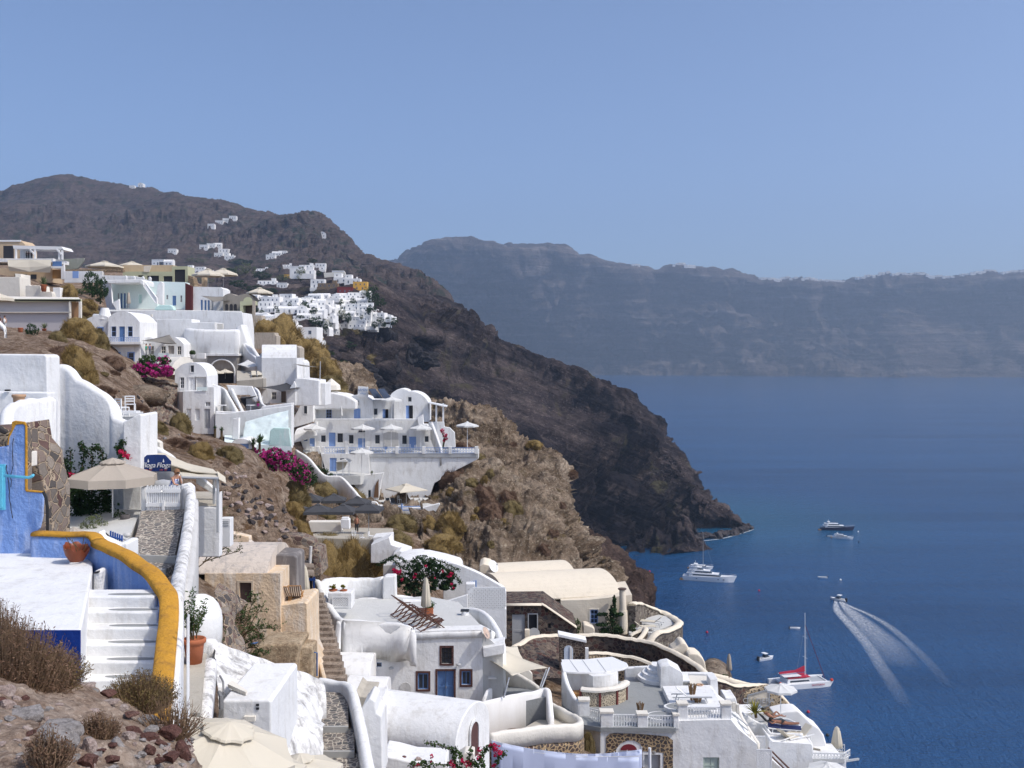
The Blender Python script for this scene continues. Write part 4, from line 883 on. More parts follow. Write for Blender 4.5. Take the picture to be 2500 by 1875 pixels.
for a,b_,pk in((344,380,1),(381,417,0)):
 mb=MB();o_=[(a,1125),(a+14,1111),(b_,1110),(b_,1151),(a,1151)]if pk else[(a,1110),(b_-14,1111),(b_,1126),(b_,1151),(a,1151)]
 slab(mb,o_,40.9,.05);pn=mb.build('panel',NAVY,t)
 text('Floga',P((a+b_)/2,1136,40.88),.27,WPAINT,pn,.008,1.0,shear=.25)
 mb=MB();mb.lathe([(.005,-.07),(.035,-.04),(.02,.02),(.003,.08)],P((a+b_)/2,1125,40.87),10,1,.2);mb.build('flame_emblem',WPAINT,pn)
 text('cafe  bar',P((a+b_)/2,1147,40.88),.09,simple('sign_red',(.5,.12,.1),.6),pn,.008)
# big beige parasol and courtyard
big=mkparasol('large_parasol',None,CLOTHB,8,1.68,.62,.30,2.25,capr=.27,sag=.02)
place(big,P(275,1300,39)+Vector((0,0,-.1)),.25,1,'large beige parasol with a ruffled vent cap in front of the courtyard wall',True)['category']='parasol'
t=house('courtyard floor and low white planter wall below the big parasol','terrace',230,1340,34,'courtyard')
mb=MB();down(mb,[P(100,1330,33),P(300,1345,33),P(322,1300,36),P(345,1245,40),P(345,1235,43),P(100,1240,43)],.4);mb.build('floor',PALEFL,t)
mb=MB();slab(mb,[(155,1270),(250,1270),(298,1272),(298,1300),(155,1300)],39.5,.5);mb.build('planter',WHITE,t,bevel=.05)
mb=MB();rail(mb,[P(300,1268,39.4),P(316,1290,38),P(320,1316,36.5),P(324,1345,34.5)],.3,1.5,5);mb.build('side_wall',WHITE,t,smooth=True)
shrub('olv',229,1310,37.3,80,62,'grey green round bush in the courtyard below the big parasol','bush')
shrub('green',290,1282,39,34,42,'small leafy bush between the parasol pole and the path','bush')
shrub('dark',172,1272,39.8,42,26,'low dark bush in the white planter','bush')
# climbing vine
t=thing('climbing_vine','climbing bougainvillea vine spreading over the courtyard wall','vine',P(215,1280,40.6));a=MB();l=MB();fl=MB();r_=random.Random(12)
arms=[[(200,1280),(190,1240),(165,1190),(140,1130),(132,1080),(129,1036)],[(200,1280),(195,1220),(175,1160),(171,1100)],[(215,1285),(205,1210),(200,1150),(205,1110),(198,1085)],[(225,1285),(215,1200),(225,1120),(205,1105)],[(230,1280),(225,1190),(250,1120),(240,1095),(222,1096)],[(250,1280),(258,1240),(250,1200),(245,1170)],[(190,1260),(165,1150),(150,1120),(125,1088)],[(268,1270),(262,1210),(255,1190)],[(298,1110),(290,1092),(302,1078)],[(205,1250),(230,1230),(265,1220)],[(190,1240),(185,1200),(168,1195)]]
for A_ in arms:
 q=sc2([(p[0],p[1],40.3+.5*(p[0]<170))for p in A_],8)if False else curve([Vector((p[0],p[1],40.9-(p[0]-130)*.001))for p in A_],7)
 W_=[P(p.x,p.y,40.55)for p in q];a.tube(W_,.02,4)
 for i,p in enumerate(W_):
  dens=26 if i<len(W_)*.55 else 13
  leaves(l,p,(.20,.14,.2),dens,.055,0,r_.randrange(9999),.7)
leaves(l,P(212,1240,40.3),(1.2,.25,.75),1100,.06,0,3,.7);leaves(l,P(185,1200,40.3),(.55,.2,.7),350,.055,0,4,.7);leaves(l,P(240,1275,40),(.9,.25,.4),400,.06,0,5,.7)
for u,v in((173,1158),(176,1165),(296,1102),(302,1108),(310,1112),(315,1118)):fl=MB();leaves(fl,P(u,v,40.3),(.12,.1,.12),22,.05,0,int(u),.8);fl.build('flower_cluster',CRIM,t)
a.build('stems',BRNC,t);l.build('leaves',DGREEN,t)
# cobbled path, gate, parapet
t=house('cobbled path with grey marble step edges leading up to the white gate','path',380,1350,33,'cobbled_path')
z1=P(380,1356,33).z
def strip(l,h,m,nm):mb=MB();down(mb,l,h);return mb.build(nm,m,t)
strip([P(322,1352,33),P(426,1357,33),P(450,1248,38),P(452,1243,38.3),P(346,1247,38.3)],.5,COBBLE,'cobbles')
q0,q1=P(318,1354,32.9),P(428,1359,32.9)
mb=MB();mb.prism([q0,q1,q1-Vector((0,0,.22)),q0-Vector((0,0,.22))],(0,.2,0));mb.build('marble_step',MARBLE,t)
d_=Vector((0,-.9,-.21));a,b_=P(318,1354,32.9)+d_*0+Vector((0,0,-.22)),P(428,1359,32.9)+Vector((0,0,-.22))
for k in range(5):
 aa,bb=a+Vector((.04*k,-.95*k,-.2*k)),b_+Vector((-.02*k,-.95*k,-.2*k));mb=MB();mb.prism([aa,bb,bb+Vector((0,-.85,0)),aa+Vector((0,-.85,0))],(0,0,-.3));mb.build('cobbles',COBBLE,t)
 mb=MB();mb.prism([aa+Vector((0,-.85,.01)),bb+Vector((0,-.85,.01)),bb+Vector((0,-.98,.01)),aa+Vector((0,-.98,.01))],(0,0,-.22));mb.build('marble_step',MARBLE,t)
wallthing('long white rounded parapet sloping down along the right side of the cobbled path',[(447,1182,38.9),(462,1190,38.4),(466,1205,37.6),(462,1250,35.6),(453,1310,32.5),(442,1370,29),(434,1410,26.5),(428,1450,24)],.36,4,WORN,n=7)
wallthing('rough grey stone face below the outer side of the path parapet',[(474,1215,37.7),(474,1260,35.6),(470,1320,32.5),(462,1390,28.9),(450,1440,26.3)],.3,6,GREYW,'retaining_wall',n=7)
t=house('white picket gate with two rails and a ring handle at the top of the path','gate',397,1245,38.4,'picket_gate')
for s in range(17):
 mb=MB();a=358+s*4.85;slab(mb,[(a,1184-abs(s-8)*-.2+(3 if s%2 else 0)),(a+3.4,1184+(3 if s%2 else 0)),(a+3.4,1247),(a,1247)],38.3,.03);mb.build('picket',WPAINT,t)
for v in(1194,1228):mb=MB();slab(mb,rect(356,v,440,v+9),38.25,.045);mb.build('rail',WPAINT,t)
mb=MB();slab(mb,rect(396,1222,401,1247),38.2,.05);mb.build('centre_post',WPAINT,t)
mb=MB();mb.tube([P(397,1197,38.15)+Vector((.06*math.cos(k*.7),0,.06*math.sin(k*.7)))for k in range(10)],.012,4);mb.build('ring_handle',STEEL,t)
for nm,o_ in(('left of the gate against the courtyard pillar',[(343,1190),(357,1186),(357,1250),(343,1252)]),('right of the gate where the woman leans',[(440,1184),(458,1180),(470,1190),(470,1250),(441,1250)])):
 blockthing('short round topped white gate post '+nm,o_,38.5,.4,WHITE,'gate_post','post')
for i,(u,v,r_)in enumerate(((310,1306,8),(299,1320,6.5))):
 mb=MB();blob(mb,P(u,v,34.5),px(r_,34.5),.06,3,i,(1.1,1,.8));tag(mb.build('stone_ball',GREYW,off=P(u,v,34.5),smooth=True),('round','smaller round')[i]+' grey stone ball on the low wall left of the cobbled path','stone')
mb=MB();mb.lathe([(.14,0),(.16,.05),(.15,.17),(.13,.2)],P(306,1270,38.5),16,1.2);tag(mb.build('stone_bollard',simple('dark_stone',(.10,.09,.09),.9,.3,6),off=P(306,1270,38.5),smooth=True),'dark round stone lantern base on the planter end by the path','ornament')
t=house('small navy picket fence piece behind the white covered bench','fence',282,1318,32.5,'picket_fence')
for k in range(6):mb=MB();a=268+k*5.5;slab(mb,rect(a,1296+k*2.2,a+3.5,1322),32.4,.03);mb.build('picket',simple('fence_blue',(.02,.09,.35),.5),t)
mb=MB();slab(mb,[(266,1308),(298,1316),(298,1319),(266,1311)],32.36,.04);mb.build('rail',simple('fence_blue',(.02,.09,.35),.5),t)
cloth('white cloth cover draped over furniture between the ochre coping and the path',[P(240,1308,29),P(284,1322,29),P(292,1345,27),P(262,1345,26.5)],CLOTHW,.05,'cloth_cover',8)
blockthing('low white pedestal wall on the left of the marble step',[(290,1326),(309,1326),(310,1370),(285,1360)],30.5,1.0,WHITE,'pedestal')
t=mkparasol('small_parasol','top of a beige parasol sticking up behind the light blue box wall',CLOTHB,8,.9,.33,.1,1.4,capr=.35);t.location=P(180,1345,28)+Vector((0,0,-1.15));t['category']='parasol'
# covered figure and people at the gate
def person(label,joints,radii,edges,cloths=(),skin=None,name='person',hair=None,scale=1):
 """one continuous skinned body: joints in world metres"""
 J=[Vector(j)for j in joints];o0=J[0].copy();me=bpy.data.meshes.new('body');me.from_pydata([j-o0 for j in J],edges,[]);me.materials.append(skin or SKIN)
 t=thing(name,label,'person',o0);o=bpy.data.objects.new('body',me);COL.objects.link(o);o.parent=t
 md=o.modifiers.new('skin','SKIN');sv=me.skin_vertices[0].data if me.skin_vertices else None
 if sv is None:
  bm=bmesh.new();bm.from_mesh(me);bm.verts.layers.skin.verify();bm.to_mesh(me);bm.free();sv=me.skin_vertices[0].data
 for i,r_ in enumerate(radii):sv[i].radius=(r_,r_)if not hasattr(r_,'__len__')else r_;sv[i].use_root=(i==0)
 s=o.modifiers.new('sub','SUBSURF');s.levels=2;s.render_levels=2;md.use_smooth_shade=True
 return t
# ================================================================ CENTRE: tan house, stairs, deckchair house, white barrel (26-72 m)
pot('large ribbed terracotta pot with a tall thin oleander on the cement ledge',474,1618,25,52,60,TERRA,name='potted_oleander',cat='pot')
t=bpy.data.objects['potted_oleander'];c=P(474,1560,25);a=MB();l=MB();f_=MB();r_=random.Random(8)
for k in range(17):
 an=r_.uniform(0,6.28);rr=r_.uniform(.1,.62);hh=r_.uniform(.65,1.28)*(1-.35*rr);e=c+Vector((math.cos(an)*rr+.02,math.sin(an)*rr*.8,hh));m_=c.lerp(e,.5)+Vector((math.cos(an)*.02,0,.1));a.tube([c+Vector((math.cos(an)*.08,math.sin(an)*.08,0)),m_,e],[.008,.006,.003],5,False)
 for j in range(52):
  s=r_.uniform(.25,1.05);q=c.lerp(e,s)+rv(r_)*.05;d=Vector((r_.uniform(-1,1),r_.uniform(-1,1),r_.uniform(-.2,1))).normalized()*r_.uniform(.07,.13);x=d.cross(rv(r_)).normalized()*.016;l.add([q,q+d*.5+x,q+d,q+d*.5-x],[(0,1,2,3)])
a.build('stems',BRNC,t);l.build('leaves',GREEN,t)
t=house('cement ledge with a low white kerb behind the terracotta pot','ledge',470,1700,24,'cement_ledge')
zl=P(474,1618,25).z
mb=MB();down(mb,[PZ(440,1740,zl),PZ(488,1740,zl),PZ(502,1612,zl),PZ(505,1595,zl),PZ(440,1595,zl)],2);mb.build('floor',CEMENT,t)
mb=MB();rail(mb,[P(497,1745,22.4),P(508,1640,24.4),P(512,1606,25.4)],.34,.5,4);mb.build('kerb',WORN,t,smooth=True)
t=house('white dome capped chimney block behind the potted oleander','chimney',490,1560,30,'rounded_chimney')
mb=MB();c_=P(489,1510,30);mb.lathe([(.63,-1.6),(.63,0),(.60,.2),(.52,.4),(.38,.57),(.2,.68),(.02,.72)],c_,28);mb.build('block',WHITE,t,smooth=True)
t=house('rough brown stone and earth bank between the white chimney block and the tan house','rocks',560,1560,33,'stone_bank')
loft('stone_bank_face',[[(535,1425,36),(560,1440,36),(600,1470,38)],[(520,1450,33),(552,1480,33),(560,1530,34)],[(540,1520,30.5),(562,1545,31),(600,1600,32)],[(545,1620,29.5),(570,1640,30),(620,1690,30)]],40,50,RUBST,.25,1.5,True,kind=None,seed=8)
o=bpy.data.objects['stone_bank_face'];o.parent=t;o.matrix_parent_inverse=t.matrix_world.inverted()if False else Matrix.Translation(-Vector(t.location))
# lumpy whitewashed wall with stains
W_=[(497,1563,27.5),(519,1558,27.8),(537,1567,28),(583,1588,28.6),(646,1610,29.5),(714,1633,30.4),(762,1650,31),(779,1664,31),(783,1700,30.6)]
wallthing('long stained white parapet sweeping down from the oleander pot to the cobbled landing',W_,.34,1.2,WORN,n=6)
loft('whitewashed_bank',[[(520,1572,27.9),(583,1597,28.7),(646,1622,29.6),(714,1646,30.5),(765,1664,31),(784,1705,30.8)],[(525,1620,27),(583,1640,27.4),(646,1655,28.2),(705,1680,29.2),(755,1705,29.8),(784,1750,29.9)],[(530,1700,25.5),(590,1700,26),(650,1700,27),(690,1720,27.6),(745,1745,28.4),(788,1775,29)],[(530,1800,25),(590,1800,25.4),(650,1790,26),(690,1790,26.6),(730,1790,27.2),(786,1790,28)],[(530,1950,24),(590,1950,24),(650,1950,25),(690,1950,25.6),(730,1950,26.2),(790,1950,27)]],70,60,WORN,.10,1.1,True,kind=None,label='lumpy whitewashed rock bank with grey stains below the long parapet',cat='bank',seed=6,amp2=.05,fs2=2)
t=house('small white box room with a flat roof and two little holes, below the long stained parapet','building',600,1775,25,'box_room')
mb=MB();slab(mb,[(541,1710),(660,1708),(663,1715),(664,1900),(541,1900)],24.6,3.0);mb.build('walls',WHITE,t,bevel=.07,fixn=True)
mb=MB();down(mb,[P(556,1670,25.4),P(600,1690,24.9),P(604,1686,25.2),P(566,1660,26)],.09);mb.build('loose_board',CREAM2,t)
for v in(1719,1728):mb=MB();slab(mb,rect(625,v,632,v+5),24.57,.1);mb.build('vent_hole',DARK,t)
mb=MB();slab(mb,rect(595,1750,622,1762),24.5,.1);mb.build('wall_box',CREAM2,t)
mb=MB();mb.tube([P(537,1650,25),P(545,1665,24.6),P(546,1690,24.3),P(540,1712,24.3)],.025,5);mb.tube([P(535,1690,24.4),P(539,1700,24.2),P(540,1730,24.2)],.05,6);mb.build('cables',simple('cable_grey',(.2,.2,.2),.6),t)
# near beige parasols at the bottom
t=mkparasol('large_parasol','wide cream parasol with a crumpled vent cap at the bottom left',CLOTHC,8,1.55,.5,.2,2.2,capr=.36,sag=.03);t.location=P(492,1785,18.5)+Vector((0,0,-2.1));t.scale=(.85,.85,.85);t.rotation_euler=(.12,.2,.4);t['category']='parasol'
for nm,u,v,Y,sc_ in(('cream parasol top peeping in at the bottom edge beside the cobbled steps',733,1845,22,.62),('domed cream canvas top behind the foreground parasols at the bottom edge',652,1850,19.5,.5)):
 t=mkparasol('large_parasol',nm,CLOTHC,8,1.5,.5,.2,2.2,capr=.3);t.location=P(u,v,Y)+Vector((0,0,-2.7*sc_));t.scale=(sc_,)*3;t['category']='parasol'
# cobbled stair on the lower left
t=house('cobbled stair landings with marble edges between two white parapets','steps',815,1770,31,'cobbled_steps')
z0=P(815,1706,32.4).z
for k,(ua,ub,va,vb,Yb)in enumerate(((780,845,1702,1772,0),(775,860,1790,1832,0),(765,872,1850,1900,0))):
 z=z0-.17*k;mb=MB();l=[PZ(ua-12,vb,z),PZ(ub+6,vb,z),PZ(ub+4,va-12,z),PZ(ua,va-12,z)];down(mb,l,.5);mb.build('cobbles',COBBLE,t)
 a,b_=l[0]+Vector((0,-.1,.004)),l[1]+Vector((0,-.1,.004));mb=MB();mb.prism([a,b_,b_-Vector((0,0,.19)),a-Vector((0,0,.19))],(0,.1,0));mb.build('marble_edge',MARBLE,t)
wallthing('white rounded parapet curving down along the right of the cobbled steps',[(780,1655,33.6),(812,1660,33.4),(842,1664,33),(856,1674,32.4),(868,1706,31.2),(880,1760,29.6),(892,1820,28),(905,1890,26.4)],.30,2.5,WHITE,n=6)
t=house('plastered ledge with a thyme cushion between the cobbled steps parapet and the big white barrel roof','wall',900,1790,32,'ledge_wall')
mb=MB();slab(mb,[(868,1688),(880,1700),(912,1702),(905,1722),(888,1740),(880,1745)],33.4,1.6);mb.build('earth_top',CEMENT,t,bevel=.04)
mb=MB();slab(mb,[(882,1730),(903,1702),(916,1712),(920,1740),(928,1745),(933,1752),(936,1900),(880,1900)],31.5,1.2);mb.build('white_wall',WHITE,t,bevel=.07,fixn=True)
shrub('brown',918,1742,32,30,34,'small grey brown thyme cushion on the white ledge wall','shrub')
# ---- tan old house
t=house('weathered tan plaster house with a pale barrel roof and one brown shuttered window','house',590,1560,50,'tan_house')
hs=[(584,1422,614,1472)]
facade(t,[(500,1400),(684,1400),(686,1640),(500,1640)],49,5,TAN,[('o',584,1422,614,1472,{'m':simple('brown_shutter',(.09,.06,.055),.8,.15,6),'t':plaster('tan_surround',(.60,.50,.38),(.45,.3,.2),.5)})],tw=.09)
ROOFT=plaster('pale_weathered_roof',(.62,.54,.46),(.34,.31,.29),1.0,1.2,.6)
mb=MB();a,b_=P(492,1373,51.7),P(682,1373,51.7);vault(mb,a+Vector((-.4,0,0)),b_,Vector((0,2.6,0)),.95,14,.05,R(25));mb.build('barrel_roof',ROOFT,t,smooth=False,fixn=True)
mb=MB();slab(mb,[(476,1285),(500,1278),(560,1300),(608,1311),(609,1318),(610,1345),(640,1350),(640,1400),(476,1400)],54,.6);mb.build('upper_wall',TAN,t,bevel=.04)
mb=MB();slab(mb,[(606,1320),(628,1336),(634,1344),(634,1380),(606,1380)],53.4,.5);mb.build('roof_step',ROOFT,t,bevel=.04)
t=house('dark grey plastered block between the tan house and the closed parasol','wall',700,1470,51,'grey_block')
mb=MB();slab(mb,[(672,1356),(680,1354),(718,1357),(724,1362),(726,1500),(672,1500)],51,2);mb.build('wall',plaster('dark_grey_plaster',(.17,.155,.15),(.35,.32,.3),1,1.2),t,bevel=.06,fixn=True)
t=house('lower weathered tan block with a flat terrace for striped deck chairs','building',715,1580,48.5,'tan_block')
mb=MB();slab(mb,[(682,1478),(742,1470),(750,1474),(752,1600),(800,1700),(682,1700)],49.2,3.0);mb.build('walls',TAN,t,bevel=.06,fixn=True)
t=house('crumbling sandy stone platform with a blue pipe railing below the tan house','wall',680,1640,43,'stone_platform')
SAND=rock('sandy_stone',[(.30,.20,.12),(.50,.38,.25),(.62,.50,.36)],1.2,0,None,0,.8,.1)
mb=MB();slab(mb,[(600,1600),(640,1574),(700,1572),(735,1572),(727,1600),(722,1690),(600,1690)],42,2);mb.build('platform',SAND,t,bevel=.12,fixn=True)
mb=MB();slab(mb,[(733,1578),(762,1580),(764,1680),(722,1690),(724,1640)],42.6,1.2);mb.build('end_block',SAND,t,bevel=.1,fixn=True)
mb=MB();mb.tube([P(612,1572,44.5),P(668,1562,45.6),P(704,1572,44.6)],.035,6);mb.tube([P(667,1563,45.5),P(667,1572,45.5)],.03,5);mb.tube([P(764,1592,43),P(774,1594,43),P(774,1650,43)],.035,6);mb.build('blue_railing',simple('rail_blue',(.05,.12,.28),.5),t)
# bare shrubs in front of the tan house
def barebush(label,stems,Y,m,n=40,ls=.045,seed=0,name='bare_bush',th=.03,wd=.4):
 t=thing(name,label,'bush',P(stems[0][0][0],stems[0][0][1],Y));a=MB();l=MB();r=random.Random(seed)
 for s in stems:
  q=curve([P(p[0],p[1],Y+r.uniform(-.5,.5))for p in s],5);L=len(q);a.tube(q,[th*(1-.8*i/L)for i in range(L)],5,False)
  for i in range(L//3,L):
   for k in range(3):
    e=q[i]+Vector((r.uniform(-.5,.5),r.uniform(-.4,.4),r.uniform(-.1,.5)))*wd;a.tube([q[i],e],[.009,.004],3,False)
    for j in range(n//8):p=q[i].lerp(e,r.uniform(.3,1.1))+rv(r)*.06;d=rv(r).normalized()*ls*r.uniform(.6,1.3);x=d.cross(rv(r)).normalized()*ls*.35;l.add([p-d,p+x,p+d,p-x],[(0,1,2,3)])
 a.build('stems',BRNC,t);l.build('leaves',m,t);return t
barebush('tall half bare bush with grey green leaves in front of the tan vault roof',[[(478,1388),(500,1370),(512,1330),(508,1270),(505,1215)],[(478,1388),(490,1340),(495,1290),(480,1240)],[(500,1372),(530,1350),(560,1330),(572,1310)],[(510,1330),(535,1300),(555,1275)],[(505,1300),(530,1260),(540,1245)],[(484,1375),(482,1330),(482,1290)],[(508,1262),(520,1240),(525,1215)],[(495,1372),(540,1358),(585,1345)]],45.5,OLIVEL,40,.055,3,wd=.7)
barebush('straggly oleander bush with bare twigs in front of the tan house wall',[[(570,1590),(590,1550),(610,1490),(624,1450)],[(572,1592),(595,1560),(620,1510),(640,1485)],[(575,1590),(600,1545),(640,1535),(670,1535)],[(570,1590),(560,1550),(555,1530)],[(585,1590),(620,1580),(645,1600)],[(580,1585),(600,1570),(630,1555),(640,1560)],[(575,1592),(585,1530),(590,1500),(596,1480)],[(580,1592),(610,1600),(635,1605)]],40,GREEN,56,.06,4,wd=.75)
# old stone stairs
t=house('worn brown stone stairs climbing between the tan block and the white parapet','steps',780,1650,50,'stone_stairs')
STST=rock('worn_step_stone',[(.12,.09,.07),(.30,.24,.19),(.45,.38,.31)],1.5,0,None,0,.8,.05)
z0=P(810,1655,49.5).z
for k in range(15):
 f=k/14;Y=49.5+.52*k;z=z0+.165*k;ul=lerp(793,744,f);ur=lerp(838,782,f);x0,x1=P(ul,1500,Y).x-.1,P(ur,1500,Y).x+.1
 mb=MB();mb.bx(x0,x1,Y,Y+.60,z-.6,z);mb.build('step',STST,t,bevel=.03)
mb=MB();mb.prism([P(745,1482,57.2),P(752,1486,57.0),P(797,1654,48.6),P(787,1656,48.6)],(0,0,-4));mb.build('stringer_wall',TAN,t,bevel=.05,fixn=True)
t=house('rubble stone retaining wall with a grey post at the head of the stone stairs','wall',740,1400,66,'rubble_wall')
mb=MB();slab(mb,[(615,1335),(650,1316),(700,1306),(735,1310),(765,1322),(770,1340),(770,1400),(615,1400)],63,1.4);mb.build('stones',RUBST,t,bevel=.1)
mb=MB();slab(mb,[(762,1340),(780,1345),(786,1405),(766,1410)],60,2.2);mb.build('wall_end',CREAMST2 if False else RUBST,t,bevel=.08)
mb=MB();mb.tube([P(757,1375,60),P(759,1334,60)],.09,8);mb.build('post',GREYW,t)
mb=MB();down(mb,[P(724,1380,58),P(768,1384,58),P(764,1368,62),P(724,1366,62)],1.4);down(mb,[P(722,1400,56.5),P(766,1404,56.5),P(766,1390,58),P(722,1390,58)],1.4);mb.build('upper_steps',STST,t,bevel=.05)
t=house('navy blue slatted gate at the top of the stone stairs','gate',752,1451,57,'slatted_gate')
NB=simple('gate_blue',(.015,.05,.19),.5)
for k in range(5):mb=MB();a=736+k*7;slab(mb,rect(a,1402+k*1.6,a+4.6,1451),56.5,.04);mb.build('slat',NB,t)
for v in(1412,1441):mb=MB();slab(mb,rect(734,v,770,v+6),56.4,.05);mb.build('rail',NB,t)
closed('closed cream parasol with a wrapped canopy in front of the navy gate',744,1380,1472,55.4,19,CLOTHC)
def deckchair(name,label,w_=.55,m=WOOD,fab=None):
 t=thing(name,label,'deck chair',(0,0,0))
 for s in(-1,1):
  x=s*w_/2
  for a,b_,nm in(((x,-.65,.05),(x,.55,1.05),'back_rail'),((x*.9,.6,.05),(x*.9,-.6,.45),'seat_rail'),((x,-.05,.55),(x,.45,.05),'rear_leg')):mb=MB();mb.bar(a,b_,.035,.05);mb.build(nm,m,t)
  mb=MB();mb.bar((x*1.05,-.5,.55),(x*1.05,.2,.6),.05,.03);mb.build('armrest',m,t)
 for y,z in((.54,1.04),(-.6,.44),(.6,.06),(-.65,.06)):mb=MB();mb.bar((-w_/2,y,z),(w_/2,y,z),.035);mb.build('cross_bar',m,t)
 if fab:mb=MB();rows=[[Vector((x,y,z))for x in(-w_*.43,w_*.43)]for y,z in((.54,1.03),(.3,.72),(0,.42),(-.3,.33),(-.58,.45))];mb.sheet(rows,.01);mb.build('fabric',fab,t)
 return t
m,nt,b=newmat('striped_canvas',.9,(.8,.8,.8));co=coord(nt);wv=N(nt,'ShaderNodeTexWave',i_Scale=3.2,bands_direction='X');nt.links.new(co,wv.inputs[0]);c=mixc(nt,ramp(nt,wv.outputs[0],[(.45,0),(.55,1)]),(.10,.06,.06),(.75,.72,.66));nt.links.new(c,b.inputs['Base Color']);STRIPE=m
d0=deckchair('striped_deck_chair','brown and white striped deck chair nearer the tan house on the small terrace',.6,WOODL,STRIPE);d0.location=P(698,1478,50.2);d0.rotation_euler=(0,0,3.0)
place(d0,P(722,1476,50.2),3.2,1,'brown and white striped deck chair nearer the stairs on the small terrace')
# ---- white house with the deckchair terrace
wallthing('white rounded parapet running down beside the stone stairs',[(770,1408,63.5),(779,1422,62.6),(787,1447,61.5),(806,1478,60),(824,1502,58.6),(838,1513,57.6)],.42,3.5,WHITE,n=5)
t=house('white terrace house with maroon framed door and windows below the wooden deck chairs','house',1090,1715,56,'terrace_house')
facade(t,[(1008,1541),(1177,1538),(1178,1600),(1180,1780),(906,1780),(906,1592),(985,1592),(1008,1590)],57.5,1.0,WHITE,
 [('d',1068,1638,1108,1712,{'l':2}),('w',1020,1643,1046,1683,{'f':BLUED,'nx':2,'ny':1}),('w',1127,1638,1149,1672,{'f':BLUED,'nx':2,'ny':1}),('w',1078,1581,1103,1620,{'f':BLACKM,'nx':3,'ny':3}),('w',917,1617,932,1628,{'f':BLUED,'nx':1,'ny':1,'t':WPAINT})],trim=REDST,tw=.11)
zt2=P(1090,1539,57.5).z
mb=MB();down(mb,[PZ(1006,1534,zt2-.12),PZ(1177,1530,zt2-.12),PZ(1120,1470,zt2-.12),PZ(1040,1455,zt2-.12),PZ(960,1462,zt2-.12),PZ(832,1462,zt2-.12),PZ(800,1486,zt2-.12),PZ(838,1520,zt2-.12)],4.5);mb.build('terrace_floor',PALEFL,t)
mb=MB();rail(mb,[P(838,1513,57.6),P(860,1512,57.7),P(898,1515,57.7),P(940,1518,57.6),(980 and P(980,1523,57.3)),P(1003,1531,56.8),P(1009,1545,56.9)],.4,1.85,5);mb.build('side_parapet',WHITE,t,smooth=True)
mb=MB();rail(mb,[P(1004,1543,57.6),P(1090,1540,57.6),P(1178,1538,57.6)],.35,.4,3);mb.build('front_parapet',WHITE,t,smooth=True)
mb=MB();rows=[[P(836,1514,57.45),P(900,1517,57.45),P(960,1521,57.45),P(1004,1533,56.6),P(1009,1545,57.2)],[P(836,1560,57.4),P(900,1560,57.3),P(950,1568,57.2),P(985,1580,56.5),P(1006,1600,57.3)],[P(836,1602,57.3),P(900,1602,57.3),P(930,1605,57.3),P(962,1612,57.2),P(1002,1607,57.4)]]
mb.sheet([curve(r_,4)for r_ in rows],.1);mb.build('bulging_wall',WHITE,t,smooth=True)
mb=MB();mb.lathe([(.14,0),(.14,.06),(.09,.1)],P(955,1633,57.3),14);mb.build('wall_lamp',GPAINT,t);mb=MB();mb.lathe([(.14,0),(.14,.06),(.09,.1)],P(1120,1624,57.3),14);mb.build('wall_lamp',GPAINT,t)
mb=MB();slab(mb,archrect(976,1666,1003,1700),57.46,.03);mb.build('niche',GREYW,t)
t=house('pair of stepped small white vaults at the left side of the terrace house','building',900,1690,55,'small_vaults')
mb=MB();vault(mb,P(822,1630,56.2),P(912,1632,56.2),Vector((0,1.5,0)),.75,14,1.6);mb.build('upper_vault',WHITE,t,bevel=.03,fixn=True)
mb=MB();vault(mb,P(850,1690,53.7),P(948,1694,53.7),Vector((0,1.35,0)),.8,14,1.6);mb.build('lower_vault',WHITE,t,bevel=.03,fixn=True)
mb=MB();rail(mb,[P(826,1515,57.2),P(822,1560,57),P(818,1600,56.6),P(828,1660,54.4),P(850,1690,52.2)],.3,3,4);mb.build('stair_side_wall',WHITE,t,smooth=True)
t=house('tall white back wall of the deck chair terrace with a square end','wall',880,1485,67,'terrace_back_wall')
q=[P(786,1420,63),P(800,1412,64.6),P(830,1410,66),P(870,1411,66.5),P(905,1411,66.6),P(935,1408,66.4)]
mb=MB();rail(mb,q,.5,2.6,5);mb.build('wall',WHITE,t,smooth=True)
mb=MB();slab(mb,[(934,1412),(942,1407),(965,1407),(966,1464),(934,1464)],65.4,.9);mb.build('end_pillar',WHITE,t,bevel=.08,fixn=True)
mb=MB();blob(mb,P(900,1478,65.6),.8,.35,3,4,(1.7,.7,.55));mb.build('lumpy_foot',WHITE,t,smooth=True)
t=house('white box cupboard with a lattice door under two succulent pots','cupboard',830,1488,60.5,'lattice_cupboard')
mb=MB();slab(mb,rect(801,1448,858,1487),60.3,1.3);mb.build('box',WHITE,t,bevel=.03,fixn=True)
